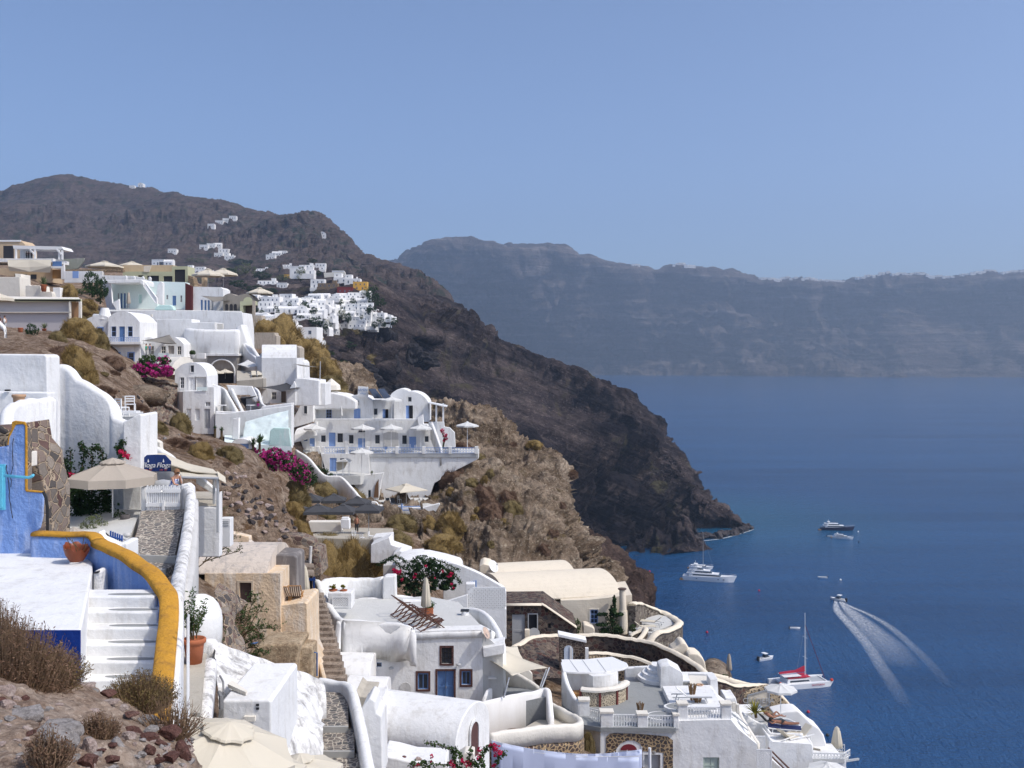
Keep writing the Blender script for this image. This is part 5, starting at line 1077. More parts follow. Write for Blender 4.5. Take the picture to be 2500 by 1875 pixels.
def lattice(parent,u0,v0,u1,v1,Y,nx,ny,m=WPAINT,wd=.03,back=None,name='lattice'):
 x0,x1=P(u0,v0,Y).x,P(u1,v0,Y).x;z1,z0=P(u0,v0,Y).z,P(u0,v1,Y).z;mb=MB()
 for k in range(-ny,nx+1):
  for s in(1,-1):
   a=Vector((x0+(x1-x0)*k/nx,Y,z0));b_=Vector((x0+(x1-x0)*(k+ny)/nx,Y,z1))
   if a.x<x0:f=(x0-a.x)/(b_.x-a.x);a=a.lerp(b_,f)
   if b_.x>x1:f=(x1-a.x)/(b_.x-a.x);b_=a.lerp(b_,f)
   if(b_-a).length<.02:continue
   if s<0:a=Vector((x0+x1-a.x,Y+.01,a.z));b_=Vector((x0+x1-b_.x,Y+.01,b_.z))
   mb.bar(a,b_,.02,wd,up=(0,1,0))if False else mb.bar(a,b_,wd,.02,up=(0,1,0))
 o=mb.build(name,m,parent);f=MB();t_=wd*1.4;f.bx(x0-t_,x1+t_,Y-.02,Y+.03,z1,z1+t_);f.bx(x0-t_,x1+t_,Y-.02,Y+.03,z0-t_,z0);f.bx(x0-t_,x0,Y-.02,Y+.03,z0,z1);f.bx(x1,x1+t_,Y-.02,Y+.03,z0,z1);f.build(name+'_frame',m,parent)
 if back:g=MB();g.bx(x0,x1,Y+.03,Y+.05,z0,z1);g.build('dark_inside',back,parent)
 return o
lattice(t,813,1459,850,1481,60.22,9,5,WPAINT,.035,DARK)
pot('terracotta bowl with a yellow green succulent on the lattice cupboard, left one',813,1449,60.9,20,10,TERRA,'succ','succulent_pot')
pot('terracotta bowl with a yellow green succulent on the lattice cupboard, right one',839,1448,60.9,17,8,TERRA,'succ','succulent_pot')
# deck chairs on the terrace
zz=zt2-.11
def PT(u,v):return PZ(u,v,zz)
d1=deckchair('wooden_deck_chair',None,.58,WOOD);labs=['folding wooden deck chair frame nearest the terrace back wall','second wooden deck chair frame from the terrace back wall','third wooden deck chair frame from the back wall','wooden deck chair frame nearest the front parapet']
for i,(u,v)in enumerate(((985,1503),(1004,1515),(1030,1527),(1050,1537))):place(d1,PT(u,v),2.05,1.18,labs[i],i==0,'wooden deck chairs in a row')
def sidetable(label,u,v,pt,s=.45):
 t=thing('side_table',label,'table',pt(u,v));c=pt(u,v);mb=MB();mb.bx(c.x-s/2,c.x+s/2,c.y-s/2,c.y+s/2,c.z+.42,c.z+.46);mb.build('top',WOOD,t)
 for k in(-1,1):
  for y in(-1,1):mb=MB();mb.bar(c+Vector((-k*s*.45,y*s*.4,0)),c+Vector((k*s*.45,y*s*.4,.42)),.035);mb.build('leg',WOOD,t)
sidetable('small dark folding table beside the front wooden deck chair',1070,1534,PT,.5);sidetable('small dark folding table by the flower box on the terrace',1027,1505,PT,.5)
closed('closed pale parasol in the middle of the deck chair terrace',1040,1408,1514,58.6,19,CLOTHW if False else CLOTHC,polem=WOOD)
t=thing('flower_box','square terracotta flower box beside the closed pale parasol','planter',PT(1047,1501));c=PT(1047,1501);mb=MB();mb.box(c+Vector((0,0,.22)),(.52,.4,.42));mb.build('box',TERRA,t,bevel=.02);mb=MB();leaves(mb,c+Vector((0,0,.6)),(.4,.3,.3),330,.06,.1,3);mb.build('leaves',GREEN,t)
# right hand parapets, dish, vent chimney, lattice screen
t=house('double curved white parapets on the right of the deck chair terrace','wall',1170,1540,60,'curved_parapets')
mb=MB();rail(mb,[P(966,1452,66),P(1000,1455,66),P(1020,1464,65.6),P(1043,1472,64.6),P(1080,1492,62.5),P(1120,1514,60.5),P(1178,1541,57.8)],.34,.9,5);mb.build('inner_parapet',WHITE,t,smooth=True)
mb=MB();rail(mb,[P(1046,1474,65.5),P(1090,1480,65),P(1140,1484,64.2),P(1172,1488,63.4),P(1195,1505,62),P(1212,1530,60.6),P(1222,1552,59.5),P(1228,1576,58.6)],.36,3.0,5);mb.build('outer_parapet',WHITE,t,smooth=True)
mb=MB();rail(mb,[P(1140,1508,62.4),P(1175,1526,60.9),P(1204,1542,59.8)],.3,1.6,3);mb.build('middle_parapet',WHITE,t,smooth=True)
mb=MB();down(mb,[P(1178,1545,57.6),P(1228,1590,57.5),P(1222,1552,60.5),P(1140,1512,63.5),P(1060,1490,65.5)],4);mb.build('roof_between',PALEFL,t)
mb=MB();slab(mb,[(1178,1582),(1232,1572),(1232,1596),(1180,1606)],57.2,1.5);mb.build('end_block',WHITE,t,bevel=.05,fixn=True)
mb=MB();vault(mb,P(984,1480,65),P(1030,1482,65),Vector((0,.7,0)),.45,10,.3);mb.build('bench_vault',WHITE,t,fixn=True)
t=house('small tapered white chimney with a black cap between the curved parapets','chimney',1135,1522,61,'small_chimney')
mb=MB();cyl(mb,P(1135,1523,61.4),.27,.82,14,.20);mb.build('stack',WHITE,t,smooth=False);mb=MB();mb.box(P(1135,1490,61.4),(.5,.4,.07));mb.build('cap',BLACKM,t)
def dish(label,u,v,Y,r,rz,m=None,mast=.8):
 t=thing('satellite_dish',label,'satellite dish',P(u,v,Y));c=P(u,v,Y);R_=Matrix.Rotation(rz,3,'Z')@Matrix.Rotation(R(62),3,'X');rows=[]
 for s in(0.02,.4,.7,1):rows.append([c+R_@Vector((r*s*math.cos(a*math.pi/12),r*s*math.sin(a*math.pi/12),.22*r*s*s))for a in range(25)])
 mb=MB();mb.sheet(rows,.02);mb.build('reflector',m or WPAINT,t,smooth=True);f=c+R_@Vector((0,0,r*1.0));mb=MB();mb.bar(c+R_@Vector((0,-r*.95,.15)),f,.03);mb.box(f,(.12,.12,.12));mb.build('feed_arm',GPAINT,t);mb=MB();mb.tube([c+Vector((0,.1,0)),c+Vector((0,.1,-mast))],.03,6);mb.build('mast',GPAINT,t);return t
dish('rusty edged satellite dish at the right corner of the deck chair terrace',1185,1546,57.2,.34,1.2,simple('rusty_dish',(.55,.42,.34),.6,.3,4),.5)
t=house('white pierced screen wall with a pattern of small openings','wall',1187,1480,69,'screen_wall')
m,nt,b=newmat('pierced_screen',.8,(.8,.8,.78))
sw=MB();x0,x1=P(1142,1480,69).x,P(1233,1480,69).x;zt_,zb_=P(1142,1434,69).z,P(1142,1486,69).z;nx_,nz_=20,11
outl=[Vector((x0,69,zb_)),Vector((x1,69,zb_)),Vector((x1,69,zt_)),Vector((x0+.3,69,zt_)),Vector((x0,69,zt_-.25))];hl=[]
for i in range(nx_):
 for j in range(nz_):
  cx,cz=x0+(x1-x0)*(i+.5)/nx_,zb_+(zt_-zb_)*(j+.5)/nz_;r_=.031 if(i+j)%2 else .047
  if cx<x0+.35 and cz>zt_-.35:continue
  hl.append([Vector((cx-r_,69,cz)),Vector((cx,69,cz-r_)),Vector((cx+r_,69,cz)),Vector((cx,69,cz+r_))])
sw.prism(outl,(0,.1,0),hl,cap=False);[sw.reveal(h,(0,.1,0))for h in hl];sw.build('screen',WPAINT,t)
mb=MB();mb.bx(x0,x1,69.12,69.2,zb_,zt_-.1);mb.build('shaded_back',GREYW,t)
mb=MB();slab(mb,[(1142,1486),(1236,1486),(1236,1560),(1200,1580),(1142,1520)],69,.5);mb.build('base_wall',WHITE,t,bevel=.04)
mb=MB();slab(mb,[(1050,1480),(1142,1452),(1142,1500),(1050,1500)],68.6,.3);mb.build('side_wing',WHITE,t,bevel=.04)
t=house('white gable wall sweeping down to the pierced screen, with a small box and blue shutters','wall',1160,1440,74,'sweeping_wall')
mb=MB();slab(mb,sc2([(1082,1382),(1090,1376),(1104,1374),(1130,1383),(1170,1400),(1212,1424),(1232,1437),(1236,1450)],4)+[(1236,1520),(1082,1520)],73,.6);mb.build('wall',WHITE,t,bevel=.06,fixn=True)
mb=MB();slab(mb,rect(1137,1426,1159,1460),71,.8);mb.build('white_box',WHITE,t,bevel=.03,fixn=True)
for k in range(4):mb=MB();slab(mb,rect(1144+k*5.5,1417+(3-k)*1.2,1147+k*5.5,1440),72.95,.08);mb.build('shutter_slat',BLUEL,t)
t=house('white vaulted roofs and walls behind the red flowering tree','house',1000,1420,80,'vaulted_house')
mb=MB();slab(mb,[(965,1420),(965,1372),(1000,1365),(1040,1366),(1085,1376),(1118,1386),(1124,1395),(1126,1412),(1118,1420)],79,4);mb.build('wall',WHITE,t,bevel=.08,fixn=True)
mb=MB();slab(mb,[(935,1380),(985,1378),(985,1420),(935,1420)],82,3);mb.build('grey_wall',GREYW,t,bevel=.05,fixn=True)
mb=MB();vault(mb,P(1065,1405,78),P(1122,1405,78),Vector((0,1.2,0)),.8,12,.8);mb.build('vault',WHITE,t,fixn=True)
mb=MB();slab(mb,[(960,1352),(975,1345),(1000,1352),(1030,1350),(1030,1372),(960,1372)],84,2);mb.build('parapet',WHITE,t,bevel=.05,fixn=True)
# red flowering tree
t=thing('flowering_tree','bushy dark green tree with red bougainvillea flowers behind the closed pale parasol','tree',P(1010,1458,71));l=MB();f_=MB();a=MB();r_=random.Random(31)
a.tube([P(1012,1470,71),P(1010,1440,71),P(1018,1400,71)],[.14,.1,.05],7);a.tube([P(1012,1450,71),P(980,1400,71)],[.08,.03],6);a.tube([P(1015,1440,71),P(1060,1400,70)],[.08,.03],6)
for(u,v,ru,rv_)in((1010,1400,44,34),(1040,1415,46,30),(985,1420,30,28),(1075,1420,34,26),(1030,1375,34,22),(1095,1405,20,14),(1020,1440,40,20),(1060,1385,26,16),(1095,1430,20,12)):leaves(l,P(u,v,71),(px(ru,71),.75,px(rv_,71)),760,.085,.2,r_.randrange(999),.6,0,14)
for arm in([(980,1385),(955,1366),(925,1378)],[(990,1372),(965,1358),(938,1372)],[(1080,1385),(1105,1398),(1124,1422)],[(1050,1365),(1080,1372),(1118,1392)]):
 q=curve([P(p[0],p[1],70.6)for p in arm],6);a.tube(q,.02,4)
 for p in q:leaves(l,p,(.22,.2,.15),26,.06,0,r_.randrange(9999),.6)
for(u,v,r0,n_)in((966,1398,9,60),(974,1396,7,40),(962,1390,5,25),(1011,1409,4,20),(1015,1402,3,14),(1098,1404,6,40),(1102,1400,4,20),(981,1415,4,14),(1080,1394,3,12),(1040,1382,3,10),(1106,1436,2,8),(1102,1426,3,10),(1062,1410,2,6)):leaves(f_,P(u,v,70.1),(px(r0,70),)*3,n_,.08,0,u,.8)
a.build('trunk',BRNC,t);l.build('crown',DGREEN,t);f_.build('flowers',CRIM,t)
# big white barrel at the bottom
t=house('big white barrel vaulted roof with an arched doorway facing the sea','house',1150,1840,41,'barrel_house')
zb=P(1112,1872,40.2).z;A=P(1112,1872,40.2);B=Vector((P(1196,1830,43.6).x,43.6,zb));cen=(A+B)/2;hw=(B-A)/2;ax=Vector((-hw.y,hw.x,0)).normalized()
if ax.x>0:ax=-ax
top=1.82;q=cen+Vector((0,0,top*.32));L=5.2
mb=MB();vault(mb,q+ax*L,q,hw,top*.72,20,3.5);mb.build('barrel',WHITE,t,bevel=.06,fixn=True)
mb=MB();n_=-ax;dw=hw.normalized()*.42;dc=cen+n_*.03+hw*-.02;arch=[dc-dw-Vector((0,0,.3)),dc-dw+Vector((0,0,.75))]+[dc-dw*math.cos(math.pi*k/8)+Vector((0,0,.75+.42*math.sin(math.pi*k/8)))for k in range(1,8)]+[dc+dw+Vector((0,0,.75)),dc+dw-Vector((0,0,.3))]
mb.prism(arch,n_*.02);mb.build('doorway',simple('maroon_door',(.10,.05,.045),.7),t)
mb=MB();o_=[dc+(p-dc)*1.0+(p-dc).normalized()*.12 for p in arch]
for i in range(len(arch)-1):mb.add([arch[i],arch[i+1],o_[i+1],o_[i],arch[i]+n_*.06,arch[i+1]+n_*.06,o_[i+1]+n_*.06,o_[i]+n_*.06],[(4,5,6,7),(0,1,5,4),(2,3,7,6)])
mb.build('door_surround',WHITE,t)
mb=MB();q=q+ax*L*.5;mb.prism([P(905,1722,41),P(936,1700,42),P(936,1900,42),P(905,1900,41)],(0,1.5,0));mb.build('side_wall',WHITE,t,fixn=True)
t=house('low white garden wall with a step in front of the white barrel house','wall',1000,1860,37,'garden_wall')
mb=MB();slab(mb,[(935,1845),(965,1850),(1010,1862),(1090,1866),(1090,1960),(930,1960)],37.5,1.6);mb.build('wall',WHITE,t,bevel=.08,fixn=True)
mb=MB();slab(mb,[(1120,1848),(1135,1838),(1158,1840),(1158,1960),(1120,1960)],37,.7);mb.build('pillar',CREAM2,t,bevel=.04,fixn=True)
stone(988,1850,37.8,16,10,1,'small red stone on the garden wall, left one',0);stone(1019,1855,37.8,20,12,2,'small grey stone on the garden wall, right one',1)
def bougie(label,arms,Y,seed,flowers,m=CRIM,lm=GREEN,ls=.05,name='bougainvillea'):
 t=thing(name,label,'flowering plant',P(arms[0][0][0],arms[0][0][1],Y));a=MB();l=MB();f_=MB();r=random.Random(seed)
 for s in arms:
  q=curve([P(p[0],p[1],Y+r.uniform(-.15,.15))for p in s],6);a.tube(q,.012,4,False)
  for p in q:leaves(l,p,(.10,.10,.10),9,ls,0,r.randrange(9999),.7)
 for u,v,r0,n_ in flowers:leaves(f_,P(u,v,Y-.1),(px(r0,Y),)*3,n_,ls*.75,.3,int(u+v),.85)
 a.build('stems',BRNC,t);l.build('leaves',lm,t);f_.build('flowers',m,t);return t
bougie('crimson bougainvillea branches rising at the bottom in front of the barrel house',[[(1130,1900),(1125,1850),(1110,1835),(1080,1822),(1040,1812)],[(1160,1900),(1175,1850),(1185,1830),(1200,1820)],[(1140,1900),(1110,1870),(1060,1865),(1030,1860)],[(1100,1900),(1060,1880),(1010,1862),(1000,1885)],[(1180,1900),(1210,1870),(1220,1845),(1232,1840)],[(1190,1900),(1180,1870),(1170,1850)],[(1170,1890),(1160,1865),(1145,1855),(1150,1830)],[(1120,1880),(1108,1850),(1114,1828)]],33,5,[(1209,1825,11,80),(1198,1820,6,30),(1220,1838,7,34),(1170,1830,7,34),(1168,1848,7,30),(1102,1862,7,36),(1108,1870,5,20),(1140,1865,9,46),(1150,1868,7,30),(1130,1858,6,24),(1054,1847,5,24),(1210,1842,6,24),(1020,1868,5,20),(1205,1868,5,16),(1052,1860,3,8),(1010,1872,4,12)])
# ================================================================ RIGHT: cream villa, lava stone walls, bar terrace (50-95 m)
t=house('cream villa with two long rounded roofs, a blue window and a tall round chimney','house',1440,1545,84,'cream_villa')
facade(t,[(1369,1466),(1440,1464),(1512,1456),(1543,1452),(1543,1580),(1369,1580)],83,5,CREAM,[('w',1441,1488,1460,1522,{'f':BLUEL,'nx':2,'ny':3,'t':CREAM2})])
mb=MB();slab(mb,[(1228,1464),(1274,1463),(1274,1459),(1318,1458),(1318,1466),(1370,1467),(1370,1560),(1228,1560)],84,5);mb.build('side_wall',CREAM,t,bevel=.05,fixn=True)
w_=Vector((-1.3,3.0,0));mb=MB();vault(mb,P(1236,1466,82.8)+w_,P(1519,1452,84.2)+w_,w_,1.5,18,.1,R(30));mb.build('front_vault',CREAM,t,fixn=True)
mb=MB();vault(mb,P(1226,1450,89.5)+w_,P(1420,1440,90.5)+w_,w_,2.0,18,1.2,R(30));mb.build('rear_vault',CREAM,t,fixn=True)
mb=MB();slab(mb,sc2([(1262,1439),(1266,1431),(1275,1431),(1285,1441),(1291,1452)],4)+[(1262,1440)],84.2,.5);mb.build('roof_dormer',CREAM,t);mb=MB();cyl(mb,P(1275,1438,84.15),.1,.1,10);mb.build('dormer_lamp',DARK,t)
mb=MB();slab(mb,[(1196,1380),(1210,1392),(1216,1440),(1170,1420),(1170,1382),(1180,1376)],92,3);mb.build('rear_parapet',CREAM,t,bevel=.1,fixn=True)
mb=MB();mb.tube([P(1522,1546,82.2),P(1521,1490,82.2)],[.38,.36],16);mb.tube([P(1521,1490,82.2),P(1519,1440,82.2)],[.30,.24],16);mb.build('chimney',CREAM,t);mb=MB();mb.lathe([(.2,0),(.34,.04),(.34,.12),(.1,.16)],P(1519,1440,82.2),16);mb.build('chimney_cap',simple('cap_stone',(.10,.07,.06),.9),t)
mb=MB();rows=[];mb.prism([P(1423,1548,81),P(1423,1528,81),P(1428,1524,81),P(1446,1530,81),P(1452,1535,81),P(1452,1550,81)],(0,1.2,0));mb.build('outdoor_oven',CREAM,t,bevel=.12,fixn=True)
dish('white satellite dish on the rear roof of the cream villa',1203,1383,90,.55,.9,None,.6)
t=thing('climbing_vine','dark green climbing vine beside the blue window of the cream villa','vine',P(1490,1548,81.5));l=MB()
for(u,v,ru,rv_)in((1492,1530,26,22),(1494,1508,18,16),(1496,1490,9,14),(1500,1468,4,16),(1510,1500,14,4),(1470,1500,14,4),(1470,1525,16,4),(1508,1540,16,10),(1475,1540,14,8)):leaves(l,P(u,v,81.6),(px(ru,81),.3,px(rv_,81)),260,.09,.1,int(u+v),.7)
a=MB();a.tube([P(1494,1550,82),P(1497,1500,82),P(1501,1455,82)],.05,5);a.build('stem',BRNC,t);l.build('leaves',DGREEN,t)
shrub('green',1408,1545,81,24,44,'slender potted bush against the cream villa left of its window','bush')
shrub('green',1545,1540,80,18,20,'low green bush at the foot of the round chimney','bush')
def stonewallthing(label,path,th,h,face,cap=CREAM,name='lava_stone_wall',n=6,capw=.12,caph=.13,kind=None):
 q=[P(*p)for p in path];t=thing(name,label,'wall',q[0]);mb=MB();rail(mb,[p-Vector((0,0,.06))for p in q],th,h,n);mb.build('stone_face',face,t,smooth=False)
 mb=MB();rail(mb,q,th+capw,caph,n);mb.build('coping',cap,t,smooth=True);return t
# stone house wall with doors
t=house('dark lava stone house with a grey door and dark doorway by the pierced screen','house',1300,1576,78,'lava_stone_house')
facade(t,[(1231,1474),(1330,1473),(1407,1530),(1407,1600),(1231,1620)],77.5,4,DSTONE,[('d',1250,1500,1282,1578,{'m':GPAINT,'l':1}),('o',1291,1500,1311,1545,{'t':GPAINT}),('o',1338,1522,1345,1534)])
mb=MB();rail(mb,[P(1229,1473,77.4),P(1322,1472,77.4)],.35,.15,2);rail(mb,[P(1322,1472,77.4),P(1332,1476,77.4),P(1408,1529,77.4)],.3,.15,3);mb.build('coping',CREAM,t,smooth=True)
mb=MB();slab(mb,archrect(1289,1533,1318,1560),76,.05);mb.build('striped_canopy',GPAINT,t);mb=MB();slab(mb,rect(1281,1538,1293,1565),75.6,.4);mb.build('white_gatepost',CREAM,t,bevel=.03)
stonewallthing('long curved lava stone wall with a cream coping running from the sail down past the bar',[(1252,1578,73),(1270,1567,74),(1289,1556,75),(1324,1549,76),(1364,1548,76.5),(1420,1547,77),(1473,1546,77),(1523,1553,76.5),(1560,1559,76),(1598,1567,75),(1647,1589,73),(1700,1618,71),(1729,1643,69.5),(1786,1667,70),(1830,1668,72),(1867,1669,74),(1886,1680,74),(1901,1692,73.5),(1922,1714,72.5),(1944,1736,71.5)],.4,2.6,DSTONE)
stonewallthing('second lava stone wall curving down to the left behind the cream sail',[(1266,1576,72),(1276,1592,71.2),(1285,1625,70),(1297,1665,68.5)],.4,3,DSTONE,cap=DSTONE)
loft('lava_wall_slope',[[(1262,1582,73.5),(1300,1560,75),(1345,1556,76),(1372,1558,76.2)],[(1270,1610,72),(1300,1600,72.5),(1345,1600,73.5),(1372,1600,74)],[(1282,1670,68.5),(1300,1660,69),(1345,1655,70),(1372,1655,70.5)]],20,20,DSTONE,.03,1,False,kind=None,label='dark lava stone battered wall face behind the cream sail',cat='wall')
stonewallthing('pebbled cream garden wall curving behind the bar under the lava stone wall',[(1434,1590,73),(1480,1592,73.4),(1520,1598,73.2),(1560,1606,72.4),(1600,1622,71),(1632,1642,69.2),(1650,1662,67.8)],.3,2.6,CREAMST,cap=CREAM)
t=house('pebbled cream wall with a framed panel of raised letters near the lounging people','wall',1860,1720,71.5,'lettered_wall')
mb=MB();slab(mb,[(1768,1697),(1786,1700),(1830,1690),(1860,1678),(1878,1676),(1900,1694),(1925,1718),(1948,1742),(1948,1770),(1768,1790)],70.8,.5);mb.build('wall',CREAMST,t,bevel=.04)
mb=MB();slab(mb,[(1826,1699),(1877,1685),(1878,1720),(1826,1736)],70.75,.02);mb.build('panel',CREAM,t)
for a,b_ in(((1825,1698),(1878,1683)),((1825,1738),(1878,1722)),((1825,1698),(1825,1738)),((1878,1683),(1878,1722))):mb=MB();mb.bar(P(*a,70.72),P(*b_,70.72),.09,.05,up=(0,1,0));mb.build('frame_strip',GPAINT,t)
text('CALDERA',P(1852,1711,70.7),.5,GREYW,t,.02)
# arched gateway
t=house('square lava stone gateway with a white arched opening and a blue white shutter','gateway',1400,1620,72,'stone_gateway')
GS=stonewall('brown_gate_stone',(.30,.25,.2),[(.07,.05,.045),(.13,.09,.07),(.05,.04,.04)],3.6,.06)
mb=MB();mb.prism(pts([(1366,1553),(1430,1568),(1430,1640),(1366,1640)],71.5),(0,.8,0));mb.build('gate_wall',GS,t)
mb=MB();mb.prism(pts([(1363,1548),(1432,1563),(1432,1570),(1363,1555)],71.4),(0,1,0));mb.build('coping',WHITE,t,bevel=.03)
mb=MB();slab(mb,archrect(1377,1576,1399,1630),71.46,.06);mb.build('opening',plaster('bluish_opening',(.55,.62,.72),(.5,.55,.6),.2),t)
mb=MB();slab(mb,rect(1391,1580,1397,1628),71.4,.05);mb.build('shutter',WPAINT,t);mb=MB();slab(mb,rect(1429,1583,1437,1618),71,.3);mb.build('white_post',WPAINT,t)
# sea view sun terrace with loungers
wl_=[(1543,1470,82),(1556,1469,84),(1570,1472,86),(1590,1479,87),(1610,1487,87.5),(1630,1496,87),(1648,1506,85.5),(1658,1514,83.5),(1656,1521,81.5),(1640,1530,79.8),(1618,1537,78.8),(1600,1544,78.2),(1588,1556,77.8),(1584,1566,77.5)]
t=stonewallthing('rounded lava stone terrace wall with a broad cream coping at the right of the cream villa',wl_,.55,3.4,DSTONE2,name='terrace_wall')
zz3=P(1600,1530,82).z
mb=MB();down(mb,[PZ(1535,1545,zz3-.35),PZ(1590,1545,zz3-.35),PZ(1650,1522,zz3-.35),PZ(1640,1508,zz3-.35),PZ(1600,1498,zz3-.35),PZ(1545,1494,zz3-.35)],2.5);mb.build('floor',PALEFL,t)
stonewallthing('short lava stone wall curving from the round chimney',[(1538,1548,79.5),(1555,1540,79.8),(1573,1530,80),(1576,1536,79.3),(1560,1556,78.2),(1545,1562,77.8)],.3,1.1,DSTONE2)
for i,(nm,o_,Y)in enumerate((('upper round ended cream wall block under the lava stone terrace',[(1640,1588),(1655,1578),(1662,1567),(1672,1569),(1682,1580),(1684,1605),(1684,1640),(1640,1600)],74),('lower round ended cream wall block next to the dark brown rock',[(1678,1600),(1684,1594),(1704,1596),(1716,1606),(1722,1618),(1725,1640),(1725,1660),(1678,1640)],73))):blockthing(nm,o_,Y,1.6,CREAM,'rounded_wall',bevel=.2)
def lounger(name,label,fab,fm=WPAINT,ang=38,L=1.9,w_=.62):
 t=thing(name,label,'sun lounger',(0,0,0));h=.32;mb=MB();mb.bar((-w_/2,-L/2,h),(-w_/2,L/2,h),.05);mb.build('side_rail',fm,t);mb=MB();mb.bar((w_/2,-L/2,h),(w_/2,L/2,h),.05);mb.build('side_rail',fm,t)
 for x in(-1,1):
  for y in(-1,1):mb=MB();mb.bar((x*w_/2,y*L*.38,0),(x*w_/2,y*L*.34,h),.045);mb.build('leg',fm,t)
 a=R(ang);y0=L*.12;e=(0,y0+.75*math.cos(a),h+.05+.75*math.sin(a))
 mb=MB();mb.sheet([[Vector((-w_*.46,-L/2,h+.07)),Vector((w_*.46,-L/2,h+.07))],[Vector((-w_*.46,y0,h+.07)),Vector((w_*.46,y0,h+.07))]],.07);mb.build('seat',fab,t)
 mb=MB();mb.sheet([[Vector((-w_*.46,y0+.01,h+.07)),Vector((w_*.46,y0+.01,h+.07))],[Vector((-w_*.46,e[1],e[2]+.03)),Vector((w_*.46,e[1],e[2]+.03))]],.07);mb.build('backrest',fab,t);return t
LW=lounger('sun_lounger','white framed lounger with raised back on the rounded lava stone terrace, nearer the villa',CLOTHC);LW.location=PZ(1565,1506,zz3-.35);LW.rotation_euler=(0,0,2.2)
place(LW,PZ(1592,1528,zz3-.35),-2.0,1,'cream lounger with its back raised in the middle of the rounded lava stone terrace')
place(LW,PZ(1572,1540,zz3-.35),1.7,1,'flat pale lounger at the lower edge of the rounded lava stone terrace')
# brown rock knob and thin strip wall
loft('brown_rock_knob',[[(1715,1625,95),(1735,1614,95),(1760,1620,95),(1775,1640,95),(1779,1668,95)],[(1715,1640,88),(1735,1635,88),(1760,1640,88),(1775,1660,88),(1778,1690,88)],[(1715,1760,80),(1735,1760,80),(1760,1770,80),(1775,1790,80),(1790,1820,80)]],40,40,out,.5,.5,True,kind='structure',seed=3)
wallthing('thin cream parapet strip leading past the dark brown rock to the lettered wall',[(1725,1640,76),(1775,1650,78),(1800,1660,79),(1835,1667,79)],.35,.6,CREAM)
closed('closed tan parasol standing on a wooden pole against the sea',1780,1595,1655,74,11,CLOTHB,polem=WOOD)
shrub('green',1768,1656,74,26,12,'little green bush at the foot of the closed tan parasol','bush')
# beige sail terrace
cloth('big cream shade sail stretched from the white house to a steel pole',[P(1180,1604,58),P(1232,1588,61),P(1338,1630,59),P(1250,1650,55)],CLOTHC,.35)
cloth('smaller cream canvas strip behind the big shade sail',[P(1229,1577,64),P(1263,1577,66),P(1279,1612,64),P(1235,1600,62)],CLOTHC,.1)
for nm,a,b_ in(('leaning steel pole holding the right corner of the big cream sail',(1341,1630,58.8),(1322,1680,57.8)),('thin brace pole beside the leaning steel pole',(1334,1634,59),(1318,1678,58)),('thin steel pole holding the front corner of the big cream sail',(1243,1654,55),(1230,1704,54.5))):
 mb=MB();mb.tube([P(*a),P(*b_)],.045,8);tag(mb.build('sail_pole',STEEL,off=P(*a)),nm,'pole')
t=house('grey white courtyard with an arched niche wall under the cream sail','building',1240,1720,58,'sail_courtyard')
mb=MB();slab(mb,[(1178,1606),(1226,1600),(1228,1730),(1178,1740)],57.6,3.2);mb.build('niche_wall',WHITE,t,bevel=.05,fixn=True)
mb=MB();slab(mb,archrect(1193,1636,1212,1678),57.56,.05);mb.build('arched_niche',GREYW,t);mb=MB();slab(mb,rect(1192,1655,1212,1658),57.3,.3);mb.build('niche_shelf',WPAINT,t)
mb=MB();rail(mb,[P(1178,1712,55.8),P(1183,1700,56),P(1190,1684,56.4),P(1198,1680,56.8)],.2,1.5,3);mb.build('step_wall',WHITE,t,smooth=True)
mb=MB();down(mb,[P(1180,1730,55),P(1345,1700,56),P(1340,1680,62),P(1230,1670,64),P(1226,1690,60)],2);mb.build('floor',GREYFL,t)
mb=MB();rail(mb,[P(1228,1612,63),P(1260,1640,62),P(1300,1665,60.5),P(1322,1682,59)],.3,2.2,5);mb.build('back_parapet',CREAM2,t,smooth=True)
mb=MB();slab(mb,[(1228,1612),(1240,1604),(1262,1604),(1300,1646),(1300,1690),(1228,1690)],63.5,.3);mb.build('curved_back',CREAM2,t,bevel=.05)
wallthing('pale grey patio wall rising to the right under the sail poles',[(1150,1720,53.5),(1185,1712,54),(1227,1701,54.8),(1270,1692,55.6),(1300,1688,56),(1324,1680,56.4),(1337,1682,56.2),(1341,1700,55.6),(1346,1752,54)],.3,3.6,WHITEF,n=5)
t=house('cream rounded parapet above a brown stone base left of the bar terrace','wall',1380,1760,52,'rounded_parapet')
mb=MB();q=[P(1340,1712,58),P(1360,1722,57),P(1385,1736,55.8),(P(1405,1745,54.6)),P(1417,1756,53),P(1408,1764,51.2),P(1370,1768,50.4),P(1320,1771,49.6),P(1260,1779,48.6),P(1195,1788,47.6)]
rail(mb,q,.34,.85,6);mb.build('parapet',CREAM2,t,smooth=True)
mb=MB();rail(mb,[p-Vector((0,0,.84))for p in q],.40,3.0,6);mb.build('stone_base',CREAMST2,t)
mb=MB();down(mb,[p-Vector((0,0,.7))for p in q],.1);mb.build('floor',CEMENT,t)
shrub('olive',1436,1835,49.5,40,66,'yellow green wispy bush at the corner of the brown stone base','bush')
